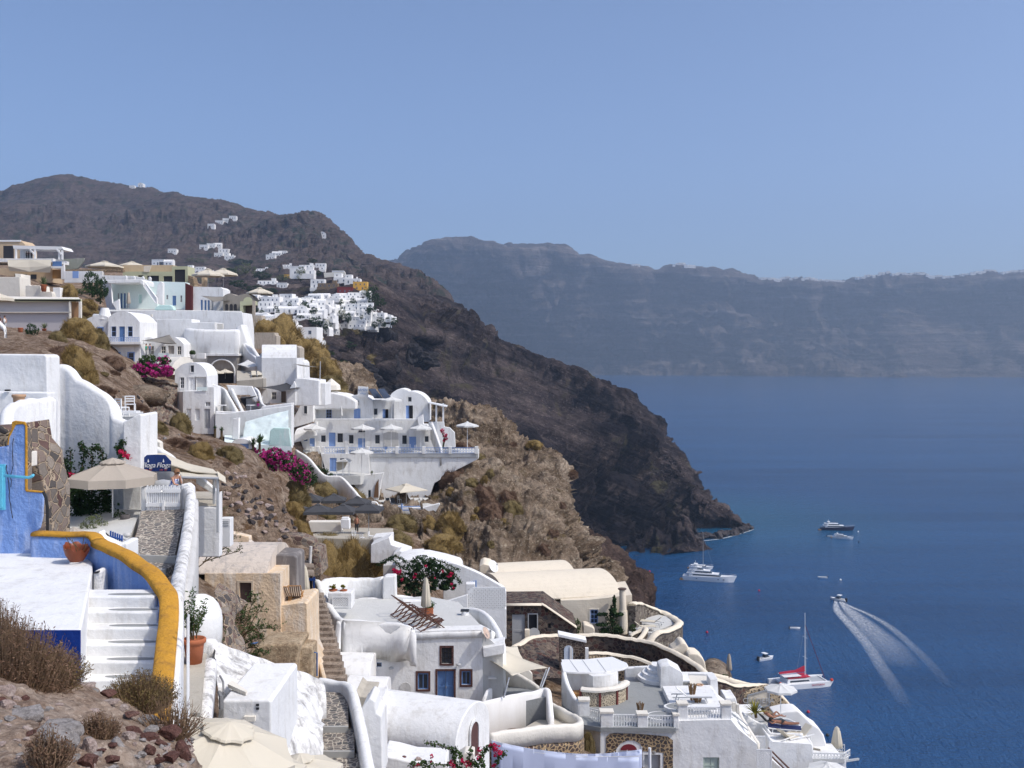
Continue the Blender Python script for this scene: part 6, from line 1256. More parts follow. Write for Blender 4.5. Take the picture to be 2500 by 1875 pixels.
# ---- bar
zb_=P(0,1776,57).z+.03
def PB(u,v):return PZ(u,v,zb_)
t=house('white bar building with a flat white slab roof and a curved counter','bar',1440,1720,63,'terrace_bar')
zr=P(1450,1640,61.3).z;fl=[(1375,1639),(1410,1641),(1452,1641),(1490,1638),(1523,1632),(1534,1625),(1530,1618),(1515,1612),(1495,1603),(1450,1607),(1369,1617)]
mb=MB();down(mb,[PZ(u,v,zr)for u,v in fl],.12);mb.build('roof_slab',WPAINT,t,bevel=.02,fixn=True)
mb=MB();[mb.bar(PZ(a,1640,zr+.01),PZ(a-22,1610,zr+.01),.04,.01)for a in(1412,1443,1480)];mb.build('roof_joints',GPAINT,t)
def arcp(c,r,a0,a1,n=14):return[c+Vector((math.cos(R(lerp(a0,a1,i/n)))*r,math.sin(R(lerp(a0,a1,i/n)))*r*.9,0))for i in range(n+1)]
cc=Vector((4.94,62.15,zb_))
mb=MB();a_=[Vector((3.15,61.9,zr-.12)),Vector((4.2,61.9,zr-.12))]+[Vector((p.x,p.y,zr-.12))for p in arcp(cc,1.5,-95,5)]+[Vector((6.4,64.2,zr-.12)),Vector((3.1,64.2,zr-.12))];mb.prism(a_,(0,0,-2.4));mb.build('walls',WHITE,t,fixn=True)
cc=Vector((4.94,62.15,zb_));ring=arcp(cc,1.96,-115,-5);mb=MB();rail(mb,[q+Vector((0,0,1.08))for q in ring],.5,.09,1);mb.build('counter_top',CREAM2,t,smooth=False)
mb=MB();rail(mb,[q+Vector((0,0,.98))for q in ring],.22,.98,1);mb.build('counter_front',stonewall('pebble_panel',(.55,.47,.34),[(.07,.06,.06),(.10,.08,.07)],9,.16,.4),t)
for i in range(0,15,4 if True else 3):
 q=ring[min(i,14)];d=(q-cc).normalized();mb=MB();mb.box(q+d*.12+Vector((0,0,.49)),(.12,.12,.98),math.atan2(d.y,d.x));mb.build('counter_pillar',simple('maroon_paint',(.15,.035,.03),.6),t)
mb=MB();rail(mb,[q+(q-cc).normalized()*.12+Vector((0,0,.98))for q in ring],.05,.1,1);mb.build('counter_band',simple('maroon_band',(.15,.035,.03),.6),t)
mb=MB();mb.box(P(1412,1700,61.5)+Vector((0,0,-.1)),(.8,.6,.75));tag(mb.build('wooden_cabinet',WOODL,off=P(1412,1700,61.5),bevel=.02),'orange wooden cabinet between the bar counter and the curved white wall','cabinet')
wallthing('tall white wall curving down from the bar to the front gate post',[(1377,1640,61),(1380,1652,60.6),(1386,1668,60.2),(1395,1688,59.8),(1404,1703,59.4),(1416,1712,58.8)],.28,3.8,WHITE,n=5)
# terrace floor & front building
t=house('white restaurant building under the bar terrace with a pebbled stone arch panel','building',1560,1875,57,'terrace_building')
mb=MB();down(mb,[PB(1418,1768),PB(1466,1776),PB(1650,1778),PB(1668,1700),PB(1620,1668),PB(1500,1662),PB(1380,1668),PB(1372,1720)],.25);mb.build('terrace_floor',GREYFL,t)
facade(t,[(1466,1776),(1655,1776),(1656,1760),(1784,1757),(1802,1780),(1822,1796),(1849,1818),(1850,2000),(1466,2000)],57,6,CREAM2 if False else WHITE,[('w',1717,1849,1756,1890,{'f':simple('sage_shutter',(.42,.50,.44),.6),'g':simple('sage_panel',(.46,.53,.47),.6),'nx':2,'ny':2}),('o',1573,1842,1612,1900,{'m':GPAINT,'t':WPAINT})])
mb=MB();mb.prism([P(1418,1770,59.3),P(1466,1776,57.0),P(1466,2000,57.0),P(1418,2000,59.3)],(0,2,0));mb.build('corner_wall',WHITE,t)
mb=MB();slab(mb,[(1480,1800),(1488,1792),(1500,1790),(1560,1792),(1630,1798),(1643,1808),(1643,1842),(1620,1842),(1620,1838),(1568,1834),(1568,1830),(1564,1816),(1548,1808),(1532,1808),(1514,1816),(1504,1830),(1504,1900),(1480,1900)],56.96,.03);slab(mb,[(1620,1842),(1643,1842),(1643,1900),(1620,1900)],56.96,.03);mb.build('stone_panel',CREAMST2,t)
mb=MB();slab(mb,arc((1535,1832),20,180,0,10,15),56.93,.03);mb.build('red_fanlight',simple('deep_red',(.18,.02,.03),.6),t)
mb=MB();mb.lathe([(.1,0),(.11,.12),(.02,.16)],P(1596,1840,56.8),10);mb.build('wall_lamp',STEEL,t)
for i,(a,b_,v0,v1,Y)in enumerate(((1414,1439,1710,1775,58.8),(1467,1497,1739,1790,57.0),(1557,1581,1744,1790,57.0),(1645,1657,1745,1780,57.0),(1656,1679,1719,1765,57.2),(1762,1786,1719,1765,57.2))):
 mb=MB();slab(mb,rect(a,v0+3,b_,v1),Y-.05,.5);mb.build('rail_post',WHITE,t,bevel=.02,fixn=True);mb=MB();slab(mb,rect(a-2,v0-1,b_+2,v0+3.5),Y-.1,.6);mb.build('post_cap',CREAM2,t)
def railing(root,a,b_,h,nb=10,m=WPAINT,name='railing'):
 """wrought iron balustrade between world points a, b (base)"""
 mb=MB();up=Vector((0,0,h));mb.bar(a+up,b_+up,.05);mb.bar(a+Vector((0,0,.06)),b_+Vector((0,0,.06)),.04)
 for k in range(nb+1):q=a.lerp(b_,k/nb);mb.bar(q,q+up,.03 if k%5 else .045)
 for k in range(nb):
  p,q=a.lerp(b_,k/nb),a.lerp(b_,(k+1)/nb);c=(p+q)/2;d=(q-p)
  mb.tube([c+d*.42*math.cos(i*math.pi/4)+Vector((0,0,h*.3+h*.2*math.sin(i*math.pi/4)))for i in range(9)],.014,3,False);mb.tube([c+d*.42*math.cos(i*math.pi/4)+Vector((0,0,h*.72+h*.2*math.sin(i*math.pi/4)))for i in range(9)],.014,3,False)
 return mb.build(name,m,root)
railing(t,P(1440,1768-30+30,58.4),P(1466,1775,57.4),.9,5);railing(t,P(1497,1776,57.1),P(1557,1777,57.1),.72,9);railing(t,P(1581,1778,57.1),P(1645,1779,57.1),.72,9);railing(t,P(1679,1756,57.2),P(1762,1757,57.2),.68,12)
mb=MB();down(mb,[P(1656,1762,57.2),P(1786,1762,57.2),P(1790,1725,66),P(1610,1720,66),P(1640,1755,59)],.3);mb.build('lounge_floor',PALEFL,t)
# steps and raised lounge behind
t=house('curved white steps leading up beside the grille window behind the bar','steps',1580,1690,66,'curved_steps')
for k in range(4):
 z=zb_+.22*(k+1);c=Vector((P(1610,1690,64.5).x,65.6,0));l=[c+Vector((math.cos(a)*(1.25-.3*k),math.sin(a)*(1.5-.36*k),z))for a in[math.pi+math.pi*i/12 for i in range(13)]]+[c+Vector((.9,.6,z)),c+Vector((-1.0+.25*k,.6,z))]
 mb=MB();down(mb,l,.22);mb.build('step',WHITE,t,fixn=True)
t=house('white wall with a white barred grille left of the curved steps','wall',1560,1680,67,'grille_wall')
mb=MB();slab(mb,[(1526,1632),(1560,1630),(1582,1629),(1590,1655),(1590,1700),(1526,1700)],66.5,.4);mb.build('wall',WHITE,t,bevel=.04)
for k in range(9):mb=MB();slab(mb,rect(1550+k*3.2,1631,1551.4+k*3.2,1657),66.2,.05);mb.build('grille_bar',WPAINT,t)
mb=MB();slab(mb,rect(1548,1629,1579,1631),66.2,.06);slab(mb,rect(1548,1656,1579,1658),66.2,.06);mb.build('grille_frame',WPAINT,t)
t=house('white lounge pavilion with a sloping wall and flat slab roofs beside the curved steps','building',1680,1700,65,'lounge_pavilion')
mb=MB();slab(mb,[(1612,1632),(1620,1627),(1636,1624),(1664,1640),(1668,1650),(1668,1710),(1612,1706)],63.6,1.5);mb.build('sloping_wall',WHITE,t,bevel=.05,fixn=True)
z_=P(1640,1660,64).z
mb=MB();down(mb,[PZ(1640,1661,z_),PZ(1684,1662,z_),PZ(1679,1644,z_),PZ(1635,1641,z_)],.1);mb.build('roof_slab',WPAINT,t,bevel=.01)
mb=MB();down(mb,[PZ(1684,1669,z_-.15),PZ(1734,1669,z_-.15),PZ(1732,1650,z_-.15),PZ(1681,1648,z_-.15)],.1);mb.build('roof_slab',CREAM2,t,bevel=.01)
mb=MB();slab(mb,[(1640,1663),(1732,1670),(1734,1720),(1640,1710)],64.6,.5);mb.build('back_wall',WHITE,t,bevel=.03)
mb=MB();slab(mb,[(1664,1644),(1742,1645),(1742,1660),(1664,1656)],68,.4);mb.build('rear_parapet',WHITE,t,bevel=.04)
mb=MB();slab(mb,[(1734,1660),(1752,1657),(1754,1700),(1760,1740),(1734,1740)],63,1.2);mb.build('side_pillar',WHITE,t,bevel=.03,fixn=True)
wallthing('white sloping side wall between the bar terrace and the lounge',[(1630,1672,64),(1640,1700,61.5),(1650,1726,59.3),(1655,1745,57.8)],.22,1.4,WHITE,n=3)
LG=lounger('padded_lounger','white padded lounger with raised back nearer the lounge pavilion',WPAINT,GPAINT,35,2.3);
def LP(u,v):return PZ(u,v,94.75)
LG.location=LP(1688,1712);LG.rotation_euler=(0,0,1.57)
place(LG,LP(1697,1738),1.62,(1,1,.8),'white padded bench lounger nearer the front railing')
for nm,u,v,h in(('bundle of dried reeds standing in front of the white padded lounger',1690,1705,36),('shorter bundle of dried reeds behind the front railing of the lounge',1703,1724,26),('spreading bundle of dried reeds behind the rail post of the bar terrace',1563,1741,26)):
 t=thing('reed_bundle',nm,'reeds',P(u,v,58));r=random.Random(u);c=P(u,v,58.4)
 if 'spreading' not in nm:c=P(u,v,60)
 mb=MB()
 for k in range(46):a=r.uniform(0,6.28);b0=c+Vector((math.cos(a)*.1,math.sin(a)*.1,-.1));mb.bar(b0,c+Vector((math.cos(a)*r.uniform(.1,.26),math.sin(a)*.2,px(h,58)*r.uniform(.8,1.05))),.022)
 mb.build('reeds',BAMBOO,t)
t=thing('clay_pot','round beige clay pot beside the tall reed bundle','pot',P(1708,1686,63));mb=MB();mb.lathe([(.12,0),(.24,.1),(.27,.22),(.2,.33),(.24,.38),(.15,.37),(.1,.2)],P(1708,1686,63),16);mb.build('pot',TERRAL,t,smooth=True)
for i,(u,v)in enumerate(((1600,1740),(1636,1728))):
 t=thing('round_platform',('lower round white step in front of the sloping side wall','upper round white step in front of the sloping side wall')[i],'step',PB(u+20,v+5));mb=MB();mb.lathe([(.95-.15*i,0),(.95-.15*i,.2+.25*i)],PB(u+25,v+15),28,1.2,.8);mb.build('drum',WHITE,t,bevel=.02);mb=MB();mb.lathe([(.82-.15*i,0),(.82-.15*i,.01)],PB(u+25,v+15)+Vector((0,0,.2+.25*i)),28,1.2,.8);mb.build('grey_top',GREYFL,t)
# slope with sloping lattice, right side levels and sunbathers
t=house('white side building with stepped glass lights sloping down at the right of the restaurant','building',1830,1820,57,'side_building')
mb=MB();mb.prism([P(1786,1728,60),P(1803,1745,59.2),P(1848,1812,57.5),P(1838,1816,57.3),P(1786,1778,57.4)],(0,.5,-.1));mb.build('sloped_roof',WPAINT,t)
for k in range(4):mb=MB();mb.bar(P(1786,1740+k*11,59.2-.4*k),P(1826,1772+k*11,57.9-.15*k),.07,.05);mb.build('roof_batten',GPAINT,t)
mb=MB();rail(mb,[P(1786,1714,60),P(1800,1722,59.8),P(1808,1742,59.2),P(1824,1770,58.5),P(1840,1796,57.8),P(1851,1812,57.3)],.22,.8,3);mb.build('kerb',CREAM2,t,smooth=True)
for u,v in((1792,1716),(1801,1720),(1830,1794)):mb=MB();slab(mb,rect(u-3,v,u+4,v+22),57.4,.2);mb.build('short_pillar',CREAM2,t,bevel=.01)
t=house('white sunbathing terrace with curved walls and a lower room at the far right','terrace',1920,1815,64,'sunbathing_terrace')
mb=MB();slab(mb,[(1876,1812),(1880,1806),(1884,1806),(1886,1810),(1980,1816),(1984,1822),(1984,2000),(1874,2000)],61.5,3.0);mb.build('lower_room',WHITE,t,bevel=.04,fixn=True)
zs=P(1900,1790,64).z
mb=MB();down(mb,[PZ(1880,1812,zs),PZ(1984,1818,zs),PZ(1968,1790,zs),PZ(1950,1768,zs),PZ(1920,1752,zs),PZ(1850,1748,zs),PZ(1842,1780,zs)],.5);mb.build('floor',PALEFL,t)
mb=MB();rail(mb,[P(1812,1738,64),P(1830,1750,64),P(1850,1762,64),P(1868,1770,63.5),P(1878,1785,62.8),P(1888,1790,62.6),(P(1925,1790,62.4)),P(1960,1790,62.2)],.2,1.6,4);mb.build('curved_wall',WHITE,t,smooth=True)
mb=MB();slab(mb,[(1888,1744),(1920,1736),(1948,1735),(1960,1745),(1984,1768),(2000,1778),(2012,1795),(2018,1816),(2020,1840),(1940,1840),(1936,1780)],67.5,1.5);mb.build('big_sea_wall',WHITEF,t,bevel=.12,fixn=True)
mb=MB();rail(mb,[P(1908,1754,66),P(1930,1757,65.4),P(1950,1768,64.6),P(1962,1790,63.4),P(1972,1800,62.6),P(1982,1816,61.7)],.16,.7,4);mb.build('inner_kerb',WHITE,t,smooth=True)
def flatfig(label,u,v,Y,rz,pose='supine'):
 c=P(u,v,Y);Rz=Matrix.Rotation(rz,3,'Z');K=[]
 if pose=='prone':J=[(0,0,.48),(0,.28,.50),(0,.50,.52),(0,.62,.55),(0,.76,.60),(.17,.50,.5),(.27,.68,.46),(.10,.82,.50),(-.17,.50,.5),(-.27,.68,.46),(-.10,.82,.50),(.09,-.08,.47),(.10,-.48,.46),(.10,-.88,.50),(.1,-.98,.5),(-.09,-.08,.47),(-.10,-.48,.46),(-.10,-.88,.50),(-.1,-.98,.5)]
 else:J=[(0,0,.45),(0,.26,.62),(0,.46,.78),(0,.56,.88),(0,.64,.98),(.17,.46,.76),(.36,.56,.95),(.10,.68,.97),(-.17,.46,.76),(-.36,.56,.95),(-.10,.68,.97),(.09,-.06,.45),(.11,-.42,.72),(.11,-.72,.44),(.11,-.86,.47),(-.09,-.06,.45),(-.10,-.50,.55),(-.10,-.88,.42),(-.1,-1.0,.46)]
 E=[(0,1),(1,2),(2,3),(3,4),(2,5),(5,6),(6,7),(2,8),(8,9),(9,10),(0,11),(11,12),(12,13),(13,14),(0,15),(15,16),(16,17),(17,18)]
 rr=[.13,.115,.12,.05,.095,.05,.038,.03,.05,.038,.03,.085,.055,.035,.03,.085,.055,.035,.03]
 t=person(label,[c+Rz@Vector(j)for j in J],rr,E,skin=SKIND);o0=Vector(t.location)
 h=MB();hc=c+Rz@Vector(J[4]);blob(h,hc+Vector((0,0,.03)),.11,.05,2,1);h.build('hair',HAIRD,t,smooth=True)
 k=MB();k.tube([c+Rz@Vector((0,-.06,J[0][2])),c+Rz@Vector((0,.10,J[0][2]+.02))],[.15,.145],12);k.build('swimwear',BLACKM,t);return t
LB=lounger('sun_lounger','dark blue lounger under the sunbather lying face down',simple('navy_mat',(.02,.03,.10),.8),WPAINT,4,2.0,.7);LB.location=P(1915,1783,63.2)-Vector((0,0,.15));LB.rotation_euler=(0,0,1.35)
LB2=lounger('sun_lounger','dark lounger with raised back under the reclining sunbather',CLOTHK,WPAINT,45,1.9);LB2.location=P(1882,1768,64.5)-Vector((0,0,.2));LB2.rotation_euler=(0,0,1.9)
flatfig('person in dark swimwear lying face down on the dark blue lounger',1912,1783,63.2,1.35,'prone');flatfig('person reclining with hands behind the head under the white parasol',1884,1768,64.4,1.9)
place(LW,P(1925,1808,62.3),2.2,1,'white framed folding lounger at the front edge of the sunbathing terrace');place(LW,P(1950,1808,62.5),-1.1,1,'white framed folding lounger with dark back at the corner of the sunbathing terrace')
PWH=mkparasol('white_parasol','white parasol over the two sunbathers',CLOTHW,8,1.05,.3,.12,2.05,capr=.2);PWH.location=P(1906,1758,66.5);PWH['category']='parasol'
t=thing('agave_plant','spiky yellow green agave on the ledge by the lettered wall','plant',P(1843,1745,63));mb=MB();agave(mb,P(1843,1742,63.5),1.0,44,3,.05,.3);mb.build('leaves',YEL,t);mb=MB();mb.tube([P(1846,1752,63.5),P(1844,1738,63.5)],.09,8);mb.build('trunk',BRNC,t)
t=house('low white ledge with rocks under the agave plant','wall',1830,1750,65,'white_ledge');mb=MB();slab(mb,[(1770,1702),(1785,1704),(1796,1702),(1806,1740),(1868,1738),(1880,1750),(1880,1770),(1768,1770)],65.5,1.6);mb.build('ledge',WHITE,t,bevel=.08,fixn=True)
# lattice gates and right bottom balcony
t=house('white lattice fence panels beside the brown handrail stairs','fence',1860,1820,59,'lattice_fence')
lattice(t,1843,1799,1866,1830,58,5,7,WPAINT,.04);lattice(t,1850,1832,1882,1900,56,7,14,WPAINT,.045)
t=house('white stairs with two brown wooden handrails going down to the bottom edge','steps',1905,1860,59,'handrail_steps')
for i in range(2):mb=MB();mb.bar(P(1876+i*3,1826+i*16,60-i*1.2),P(1936-i*12,1886,57-i*1.2),.07);mb.build('handrail',WOOD,t)
mb=MB();mb.prism([P(1878,1850,58.9),P(1925,1890,57),P(1925,1990,57),P(1878,1990,58.9)],(0,1,0));mb.build('string_wall',WHITE,t)
t=house('white balcony with curved white railings jutting over the sea at the bottom right','balcony',2030,1850,66,'sea_balcony')
mb=MB();slab(mb,[(1980,1852),(2060,1852),(2066,1860),(2066,2000),(1980,2000)],65.5,2.5);mb.build('wall',WHITE,t,bevel=.04,fixn=True)
mb=MB();down(mb,[P(1980,1853,65.4),P(2062,1853,65.4),P(2072,1842,68),P(2050,1830,70.5),P(1980,1828,70.5)],.25);mb.build('floor',PALEFL,t)
railing(t,P(1982,1854,65.5),P(2060,1856,65.5),.42,10);railing(t,P(2016,1835,70),P(2062,1838,69),.55,8);railing(t,P(2060,1856,65.6),P(2075,1846,68),.45,4)
mb=MB();mb.bar(P(2064,1858,66),P(2096,1853,67),.12);mb.build('davit_arm',GPAINT,t)
closed('closed beige parasol on the sea balcony at the bottom right',2043,1773,1848,68.5,22,CLOTHB if False else CLOTHC)
place(LW,P(2000,1846,67.5),2.6,.9,'brown framed cream lounger on the sea balcony')['label']='cream lounger in the corner of the sea balcony'
place(PWH,P(2020,1905,60)+Vector((0,0,-1.6)),.4,1.12,'white parasol top cut by the bottom edge below the sea balcony')
# laundry
t=thing('laundry_line','row of white bed sheets pegged on a line at the bottom edge','laundry',P(1200,1830,46));
def hang(a,b_,vb,Y,nm,sg=6):
 rows=[];
 for i in range(15):
  f=i/14;u=lerp(a[0],b_[0],f);vt=lerp(a[1],b_[1],f)+sg*math.sin(math.pi*f);rows.append([P(u,vt,Y),P(u,vt+14,Y-.04+.05*math.sin(i*1.7)),P(u+(2 if i==14 else 0),vb,Y+.08*math.sin(i*2.3))])
 mb=MB();mb.sheet([list(c)for c in zip(*rows)],.01);mb.build(nm,SHEETM,t,smooth=True)
hang((1200,1807),(1560,1847),1990,46,'bed_sheet',14);hang((1302,1828),(1567,1829),1990,47,'bed_sheet',12)
mb=MB();mb.tube([P(1198,1806,46),P(1300,1836,46),P(1400,1848,46),P(1562,1846,46)],.012,4);mb.build('line',WPAINT,t)
for k,(u,v)in enumerate(((1303,1827),(1332,1832),(1365,1838),(1398,1842),(1433,1844),(1465,1842),(1500,1838),(1531,1834),(1567,1826))):mb=MB();mb.bar(P(u,v-3,46.9),P(u,v+5,46.9),.03);mb.build('peg',WPAINT,t)
mb=MB();mb.tube([P(1586,1826,47.5),P(1587,1900,47.5)],.07,8);tag(mb.build('white_post',WPAINT,off=P(1586,1900,47.5)),'slim white post at the right end of the laundry line','post')
# ================================================================ TOWN ON THE SLOPE (80-230 m)
def part(t,nm,m,o,Y,dep,bv=.06):mb=MB();slab(mb,o,Y,dep);return mb.build(nm,m,t,bevel=bv,fixn=True)
def vp(t,nm,m,a,b,w,h,base=.2):mb=MB();vault(mb,P(*a),P(*b),Vector(w),h,16,base,R(30));return mb.build(nm,m,t,fixn=True)
def rl(t,nm,m,path,th,h,n=4):mb=MB();rail(mb,[P(*p)for p in path],th,h,n);return mb.build(nm,m,t,smooth=True)
def fl(t,nm,m,l,h=.4):mb=MB();down(mb,l,h);return mb.build(nm,m,t)
W,GR,CR=WHITE,GREYW,CREAM2
BW={'f':BLUEL,'nx':2,'ny':3}
# white house with blue doors
t=house('white two storey house with blue framed doors and round gables above the slope','house',290,905,140,'blue_door_house')
facade(t,[(265,776)]+sc2([(268,772),(282,763),(298,760),(314,763),(328,772),(341,786)],3)+[(341,836),(262,836)],140,7,W,[('w',272,797,284,822,{'f':BLUEL,'nx':1,'ny':2}),('d',291,797,305,835,{'m':BLUED}),('w',312,797,324,822,{'f':BLUEL,'nx':1,'ny':2})],trim=W,tw=.12)
facade(t,[(196,786)]+sc2([(200,785),(222,774),(245,769),(264,774)],3)+[(265,840),(196,840)],140.6,6,W,[('w',239,800,251,813,{'f':BLUEL,'nx':1,'ny':1})],trim=BLUEL,tw=.12)
facade(t,[(246,840),(341,840),(342,915),(246,915)],139,6,W,[('d',278,861,293,902,{'m':BLUED}),('w',313,861,327,886,{'f':BLUEL,'nx':1,'ny':2})],trim=BLUEL,tw=.1)
part(t,'balcony_slab',W,rect(242,834,343,841),138,1.2,.03);mb=MB();cyl(mb,P(256,780,141.5),1.0,1.6,16,.5);mb.build('chimney',W,t)
for a,b_ in((238,259),(264,299),(304,340)):railing(t,P(a,834,138.1),P(b_,834,138.1),.55,7,BLUEL)
part(t,'rolled_awning',GPAINT,rect(262,841,341,844),138.4,.3,0);mb=MB();mb.lathe([(.3,0),(.34,.05),(.3,.1)],P(304,873,138.9),12,1,.3);mb.build('door_wreath',BRNC,t)
t=house('small white rooftop chimney lump beside the blue door house in the dry shrubs','chimney',235,772,144,'roof_chimney');part(t,'stub',W,[(225,770),(228,766),(240,767),(244,774),(244,782),(225,782)],144,.8,.1)
# long white wall terraces
t=house('long white stepped terrace walls with rounded corners below the upper hotel','building',470,870,150,'stepped_terraces')
part(t,'top_wall',W,[(290,758),(520,758),(591,763),(596,800),(598,875),(290,875)],156,6);part(t,'upper_block',W,[(340,780),(383,779),(384,781),(384,870),(340,870)],152,3);part(t,'middle_block',W,[(384,779),(468,779),(468,787),(525,787),(525,870),(384,870)],150,4)
rl(t,'curved_wall',W,[(455,806,150),(458,801,148),(480,803,146),(530,805,145.4),(570,804,145.4),(582,806,146),(588,812,148)],.5,6,5);mb=MB();rail(mb,[P(457,802,146.5),P(480,803,145.4),P(530,805,145),P(584,804,145.2)],1.0,5.5,4);mb.build('curved_front',W,t,smooth=True)
part(t,'sloping_flank',W,[(575,800),(590,790),(600,820),(610,850),(622,868),(640,880),(640,930),(575,930)],146,3,.3)
for u,v in((333,767),(523,772),(530,790)):part(t,'roof_unit',CR,rect(u,v,u+14,v+14)if u!=523 else rect(367,767,371,774),149,.4,.02)
t=house('grey stone tunnel arch with a white rim behind two cream parasols','building',541,930,144,'tunnel_arch')
mb=MB();MBs=[(511,936)]+arc((542,908),31,180,0,14,30)+[(573,936)];mb.prism(pts([(506,868),(579,868),(579,936)]+list(reversed(MBs))+[(506,936)],143.6),(0,3,0));mb.build('stone_front',plaster('arch_stone',(.30,.28,.26),(.2,.19,.18),.8,2),t,fixn=True);part(t,'dark_tunnel',DARK,MBs,145.5,.3,0)
mb=MB();mb.tube([P(u,v,143.5)for u,v in MBs],.13,6);mb.build('white_rim',W,t);part(t,'top_ledge',W,rect(503,863,581,869),143.2,4,.04)
# vaulted rooms with a sail
t=house('white vaulted rooms with grey shutters under a pointed grey sail','house',400,870,142,'vaulted_rooms')
facade(t,[(341,830)]+sc2([(352,824),(370,824),(384,834),(394,836),(404,827),(425,823),(440,832),(448,840)],3)+[(449,872),(341,872)],142,6,W,[('o',345,844,355,872),('w',366,845,376,866,{'f':CR}),('w',394,845,405,866,{'f':CR}),('o',410,844,425,864,{'m':simple('grey_shutter',(.32,.29,.27))}),('w',433,845,443,866,{'f':CR})])
fl(t,'terrace',PALEFL,[(343,872,141),(470,880,141),(470,870,146),(343,868,146)],2);part(t,'low_wall',W,[(380,870),(412,868),(440,870),(440,880),(380,880)],139,.3,.03);part(t,'glass_wall',ICE,rect(386,862,412,876),138.6,.1,0)
cloth('pointed grey shade sail over the white vaulted rooms',[P(346,832,139),P(414,817,142),P(432,840,138)],CLOTHG,.3)
part(t,'white_planter',W,rect(480,862,500,876),140,.6,.03)
pot('round clipped bush in a white pot beside the curved white wall',470,877,139,12,11,WPAINT,'ball','potted_bush')
for u,m_,nm in((357,simple('green_shirt',(.05,.35,.25)),'person in a green top standing under the grey sail'),(366,simple('blue_shirt',(.15,.25,.45)),'person in a blue top standing under the grey sail')):
 def standing(label,u,v,Y,h,top,legs=None,skin=SKIN,rz=0):
  c=P(u,v,Y);k=h/1.72;Z=lambda*p:c+Matrix.Rotation(rz,3,'Z')@(Vector(p)*k)
  J=[Z(0,0,.95),Z(0,0,1.2),Z(0,0,1.42),Z(0,0,1.52),Z(0,-.01,1.64),Z(.19,0,1.4),Z(.24,-.02,1.13),Z(.22,-.12,.9),Z(-.19,0,1.4),Z(-.24,-.02,1.13),Z(-.22,-.12,.9),Z(.1,0,.9),Z(.1,-.02,.48),Z(.1,0,.08),Z(.1,-.14,.04),Z(-.1,0,.9),Z(-.1,-.02,.48),Z(-.1,0,.08),Z(-.1,-.14,.04)]
  E=[(0,1),(1,2),(2,3),(3,4),(2,5),(5,6),(6,7),(2,8),(8,9),(9,10),(0,11),(11,12),(12,13),(13,14),(0,15),(15,16),(16,17),(17,18)]
  t=person(label,J,[r*k for r in(.14,.13,.12,.055,.10,.055,.042,.03,.055,.042,.03,.09,.06,.04,.035,.09,.06,.04,.035)],E,skin=skin)
  a=MB();a.tube([Z(0,0,.9),Z(0,0,1.1),Z(0,0,1.3),Z(0,0,1.46)],[.17*k,.15*k,.18*k,.09*k],12);a.build('top',top,t,smooth=True);a=MB();blob(a,Z(0,.03,1.69),.115*k,.05,2,1);a.build('hair',HAIR,t,smooth=True)
  for s in(-1,1):a=MB();a.tube([Z(.1*s,0,.95),Z(.1*s,-.02,.5),Z(.1*s,0,.12)],[.115*k,.085*k,.065*k],8);a.build('trouser_leg',legs or GPAINT,t,smooth=True)
  return t
 standing(nm,u,869,141.2,1.65,m_)
# lower gabled house
t=house('white gabled cave house with a cream barrel roof and a glazed balcony','house',465,1050,110,'gabled_house')
facade(t,[(427,905)]+sc2([(432,900),(445,890),(465,885),(486,889),(500,902),(506,918)],3)+[(506,957),(427,957)],111,4,W,[('w',465,892,474,909,{'f':GPAINT,'nx':1,'ny':1}),('w',440,921,450,948,{'nx':2,'ny':3}),('d',461,921,477,955,{'m':WPAINT,'l':2}),('o',479,920,504,952,{'m':GREYW})],trim=W)
vp(t,'barrel_roof',CREAM2,(408,897,117),(450,897,115.6),(.8,1.9,0),1.2,.8);part(t,'front_block',W,[(447,956),(500,954),(521,946),(523,950),(523,1060),(447,1060)],109,2,.05)if False else None
facade(t,[(447,955),(493,955),(494,946),(522,945),(523,1060),(447,1060)],108.6,2.6,W,[('w',501,981,514,992,{'nx':2,'ny':2}),('o',455,998,467,1026,{'m':W}),('o',476,998,488,1026,{'m':W}),('d',498,998,513,1046,{'m':GPAINT,'l':2})])
mb=MB();mb.prism([P(427,956,113),P(447,956,108.6),P(447,1070,108.6),P(427,1070,113)],(1,2.5,0));mb.build('left_wall',W,t,fixn=True);part(t,'balcony_glass',ICE,rect(480,945,505,954),108.5,.05,0)
t=house('white stair flight between two sloping white parapets with dark porches on both sides','steps',575,1000,112,'stair_flight')
for k in range(12):f=k/11;part(t,'step',STST,rect(lerp(575,552,f),lerp(1000,958,f),lerp(600,574,f),1015),109+.4*k,.5,0)
for nm,p_ in(('left_parapet',[(500,925,114),(512,935,113.4),(545,946,112.6),(558,965,111),(578,1000,108.6)]),('right_parapet',[(560,942,114),(566,948,113),(592,1001,108.8)])):rl(t,nm,W,p_,.32,5,3)
part(t,'upper_wall',W,[(552,940),(615,943),(635,985),(625,985),(610,965),(570,965),(562,960)],113,.4);part(t,'left_porch',GR,rect(525,962,570,1010),113,.3,0);part(t,'red_door',simple('red_door',(.16,.03,.025)),rect(532,968,545,991),112.9,.1,0);part(t,'right_porch',DARK,rect(585,972,600,1004),113.4,.2,0);part(t,'porch_wall',GR,rect(598,968,640,1006),113.6,.3,0)
part(t,'terrace_parapet',W,[(525,1004),(548,1006),(600,1004),(632,1003),(640,992),(712,984),(712,1090),(525,1060)],108.2,1.2,.05)
rl(t,'right_wing',W,[(622,945,115),(632,955,114),(638,980,112),(648,990,110.5)],.3,4)
cloth('small dark grey awning over the right porch',[P(580,968,112),P(622,968,112),P(634,965,110.5),P(590,972,110.5)],CLOTHK,.2)
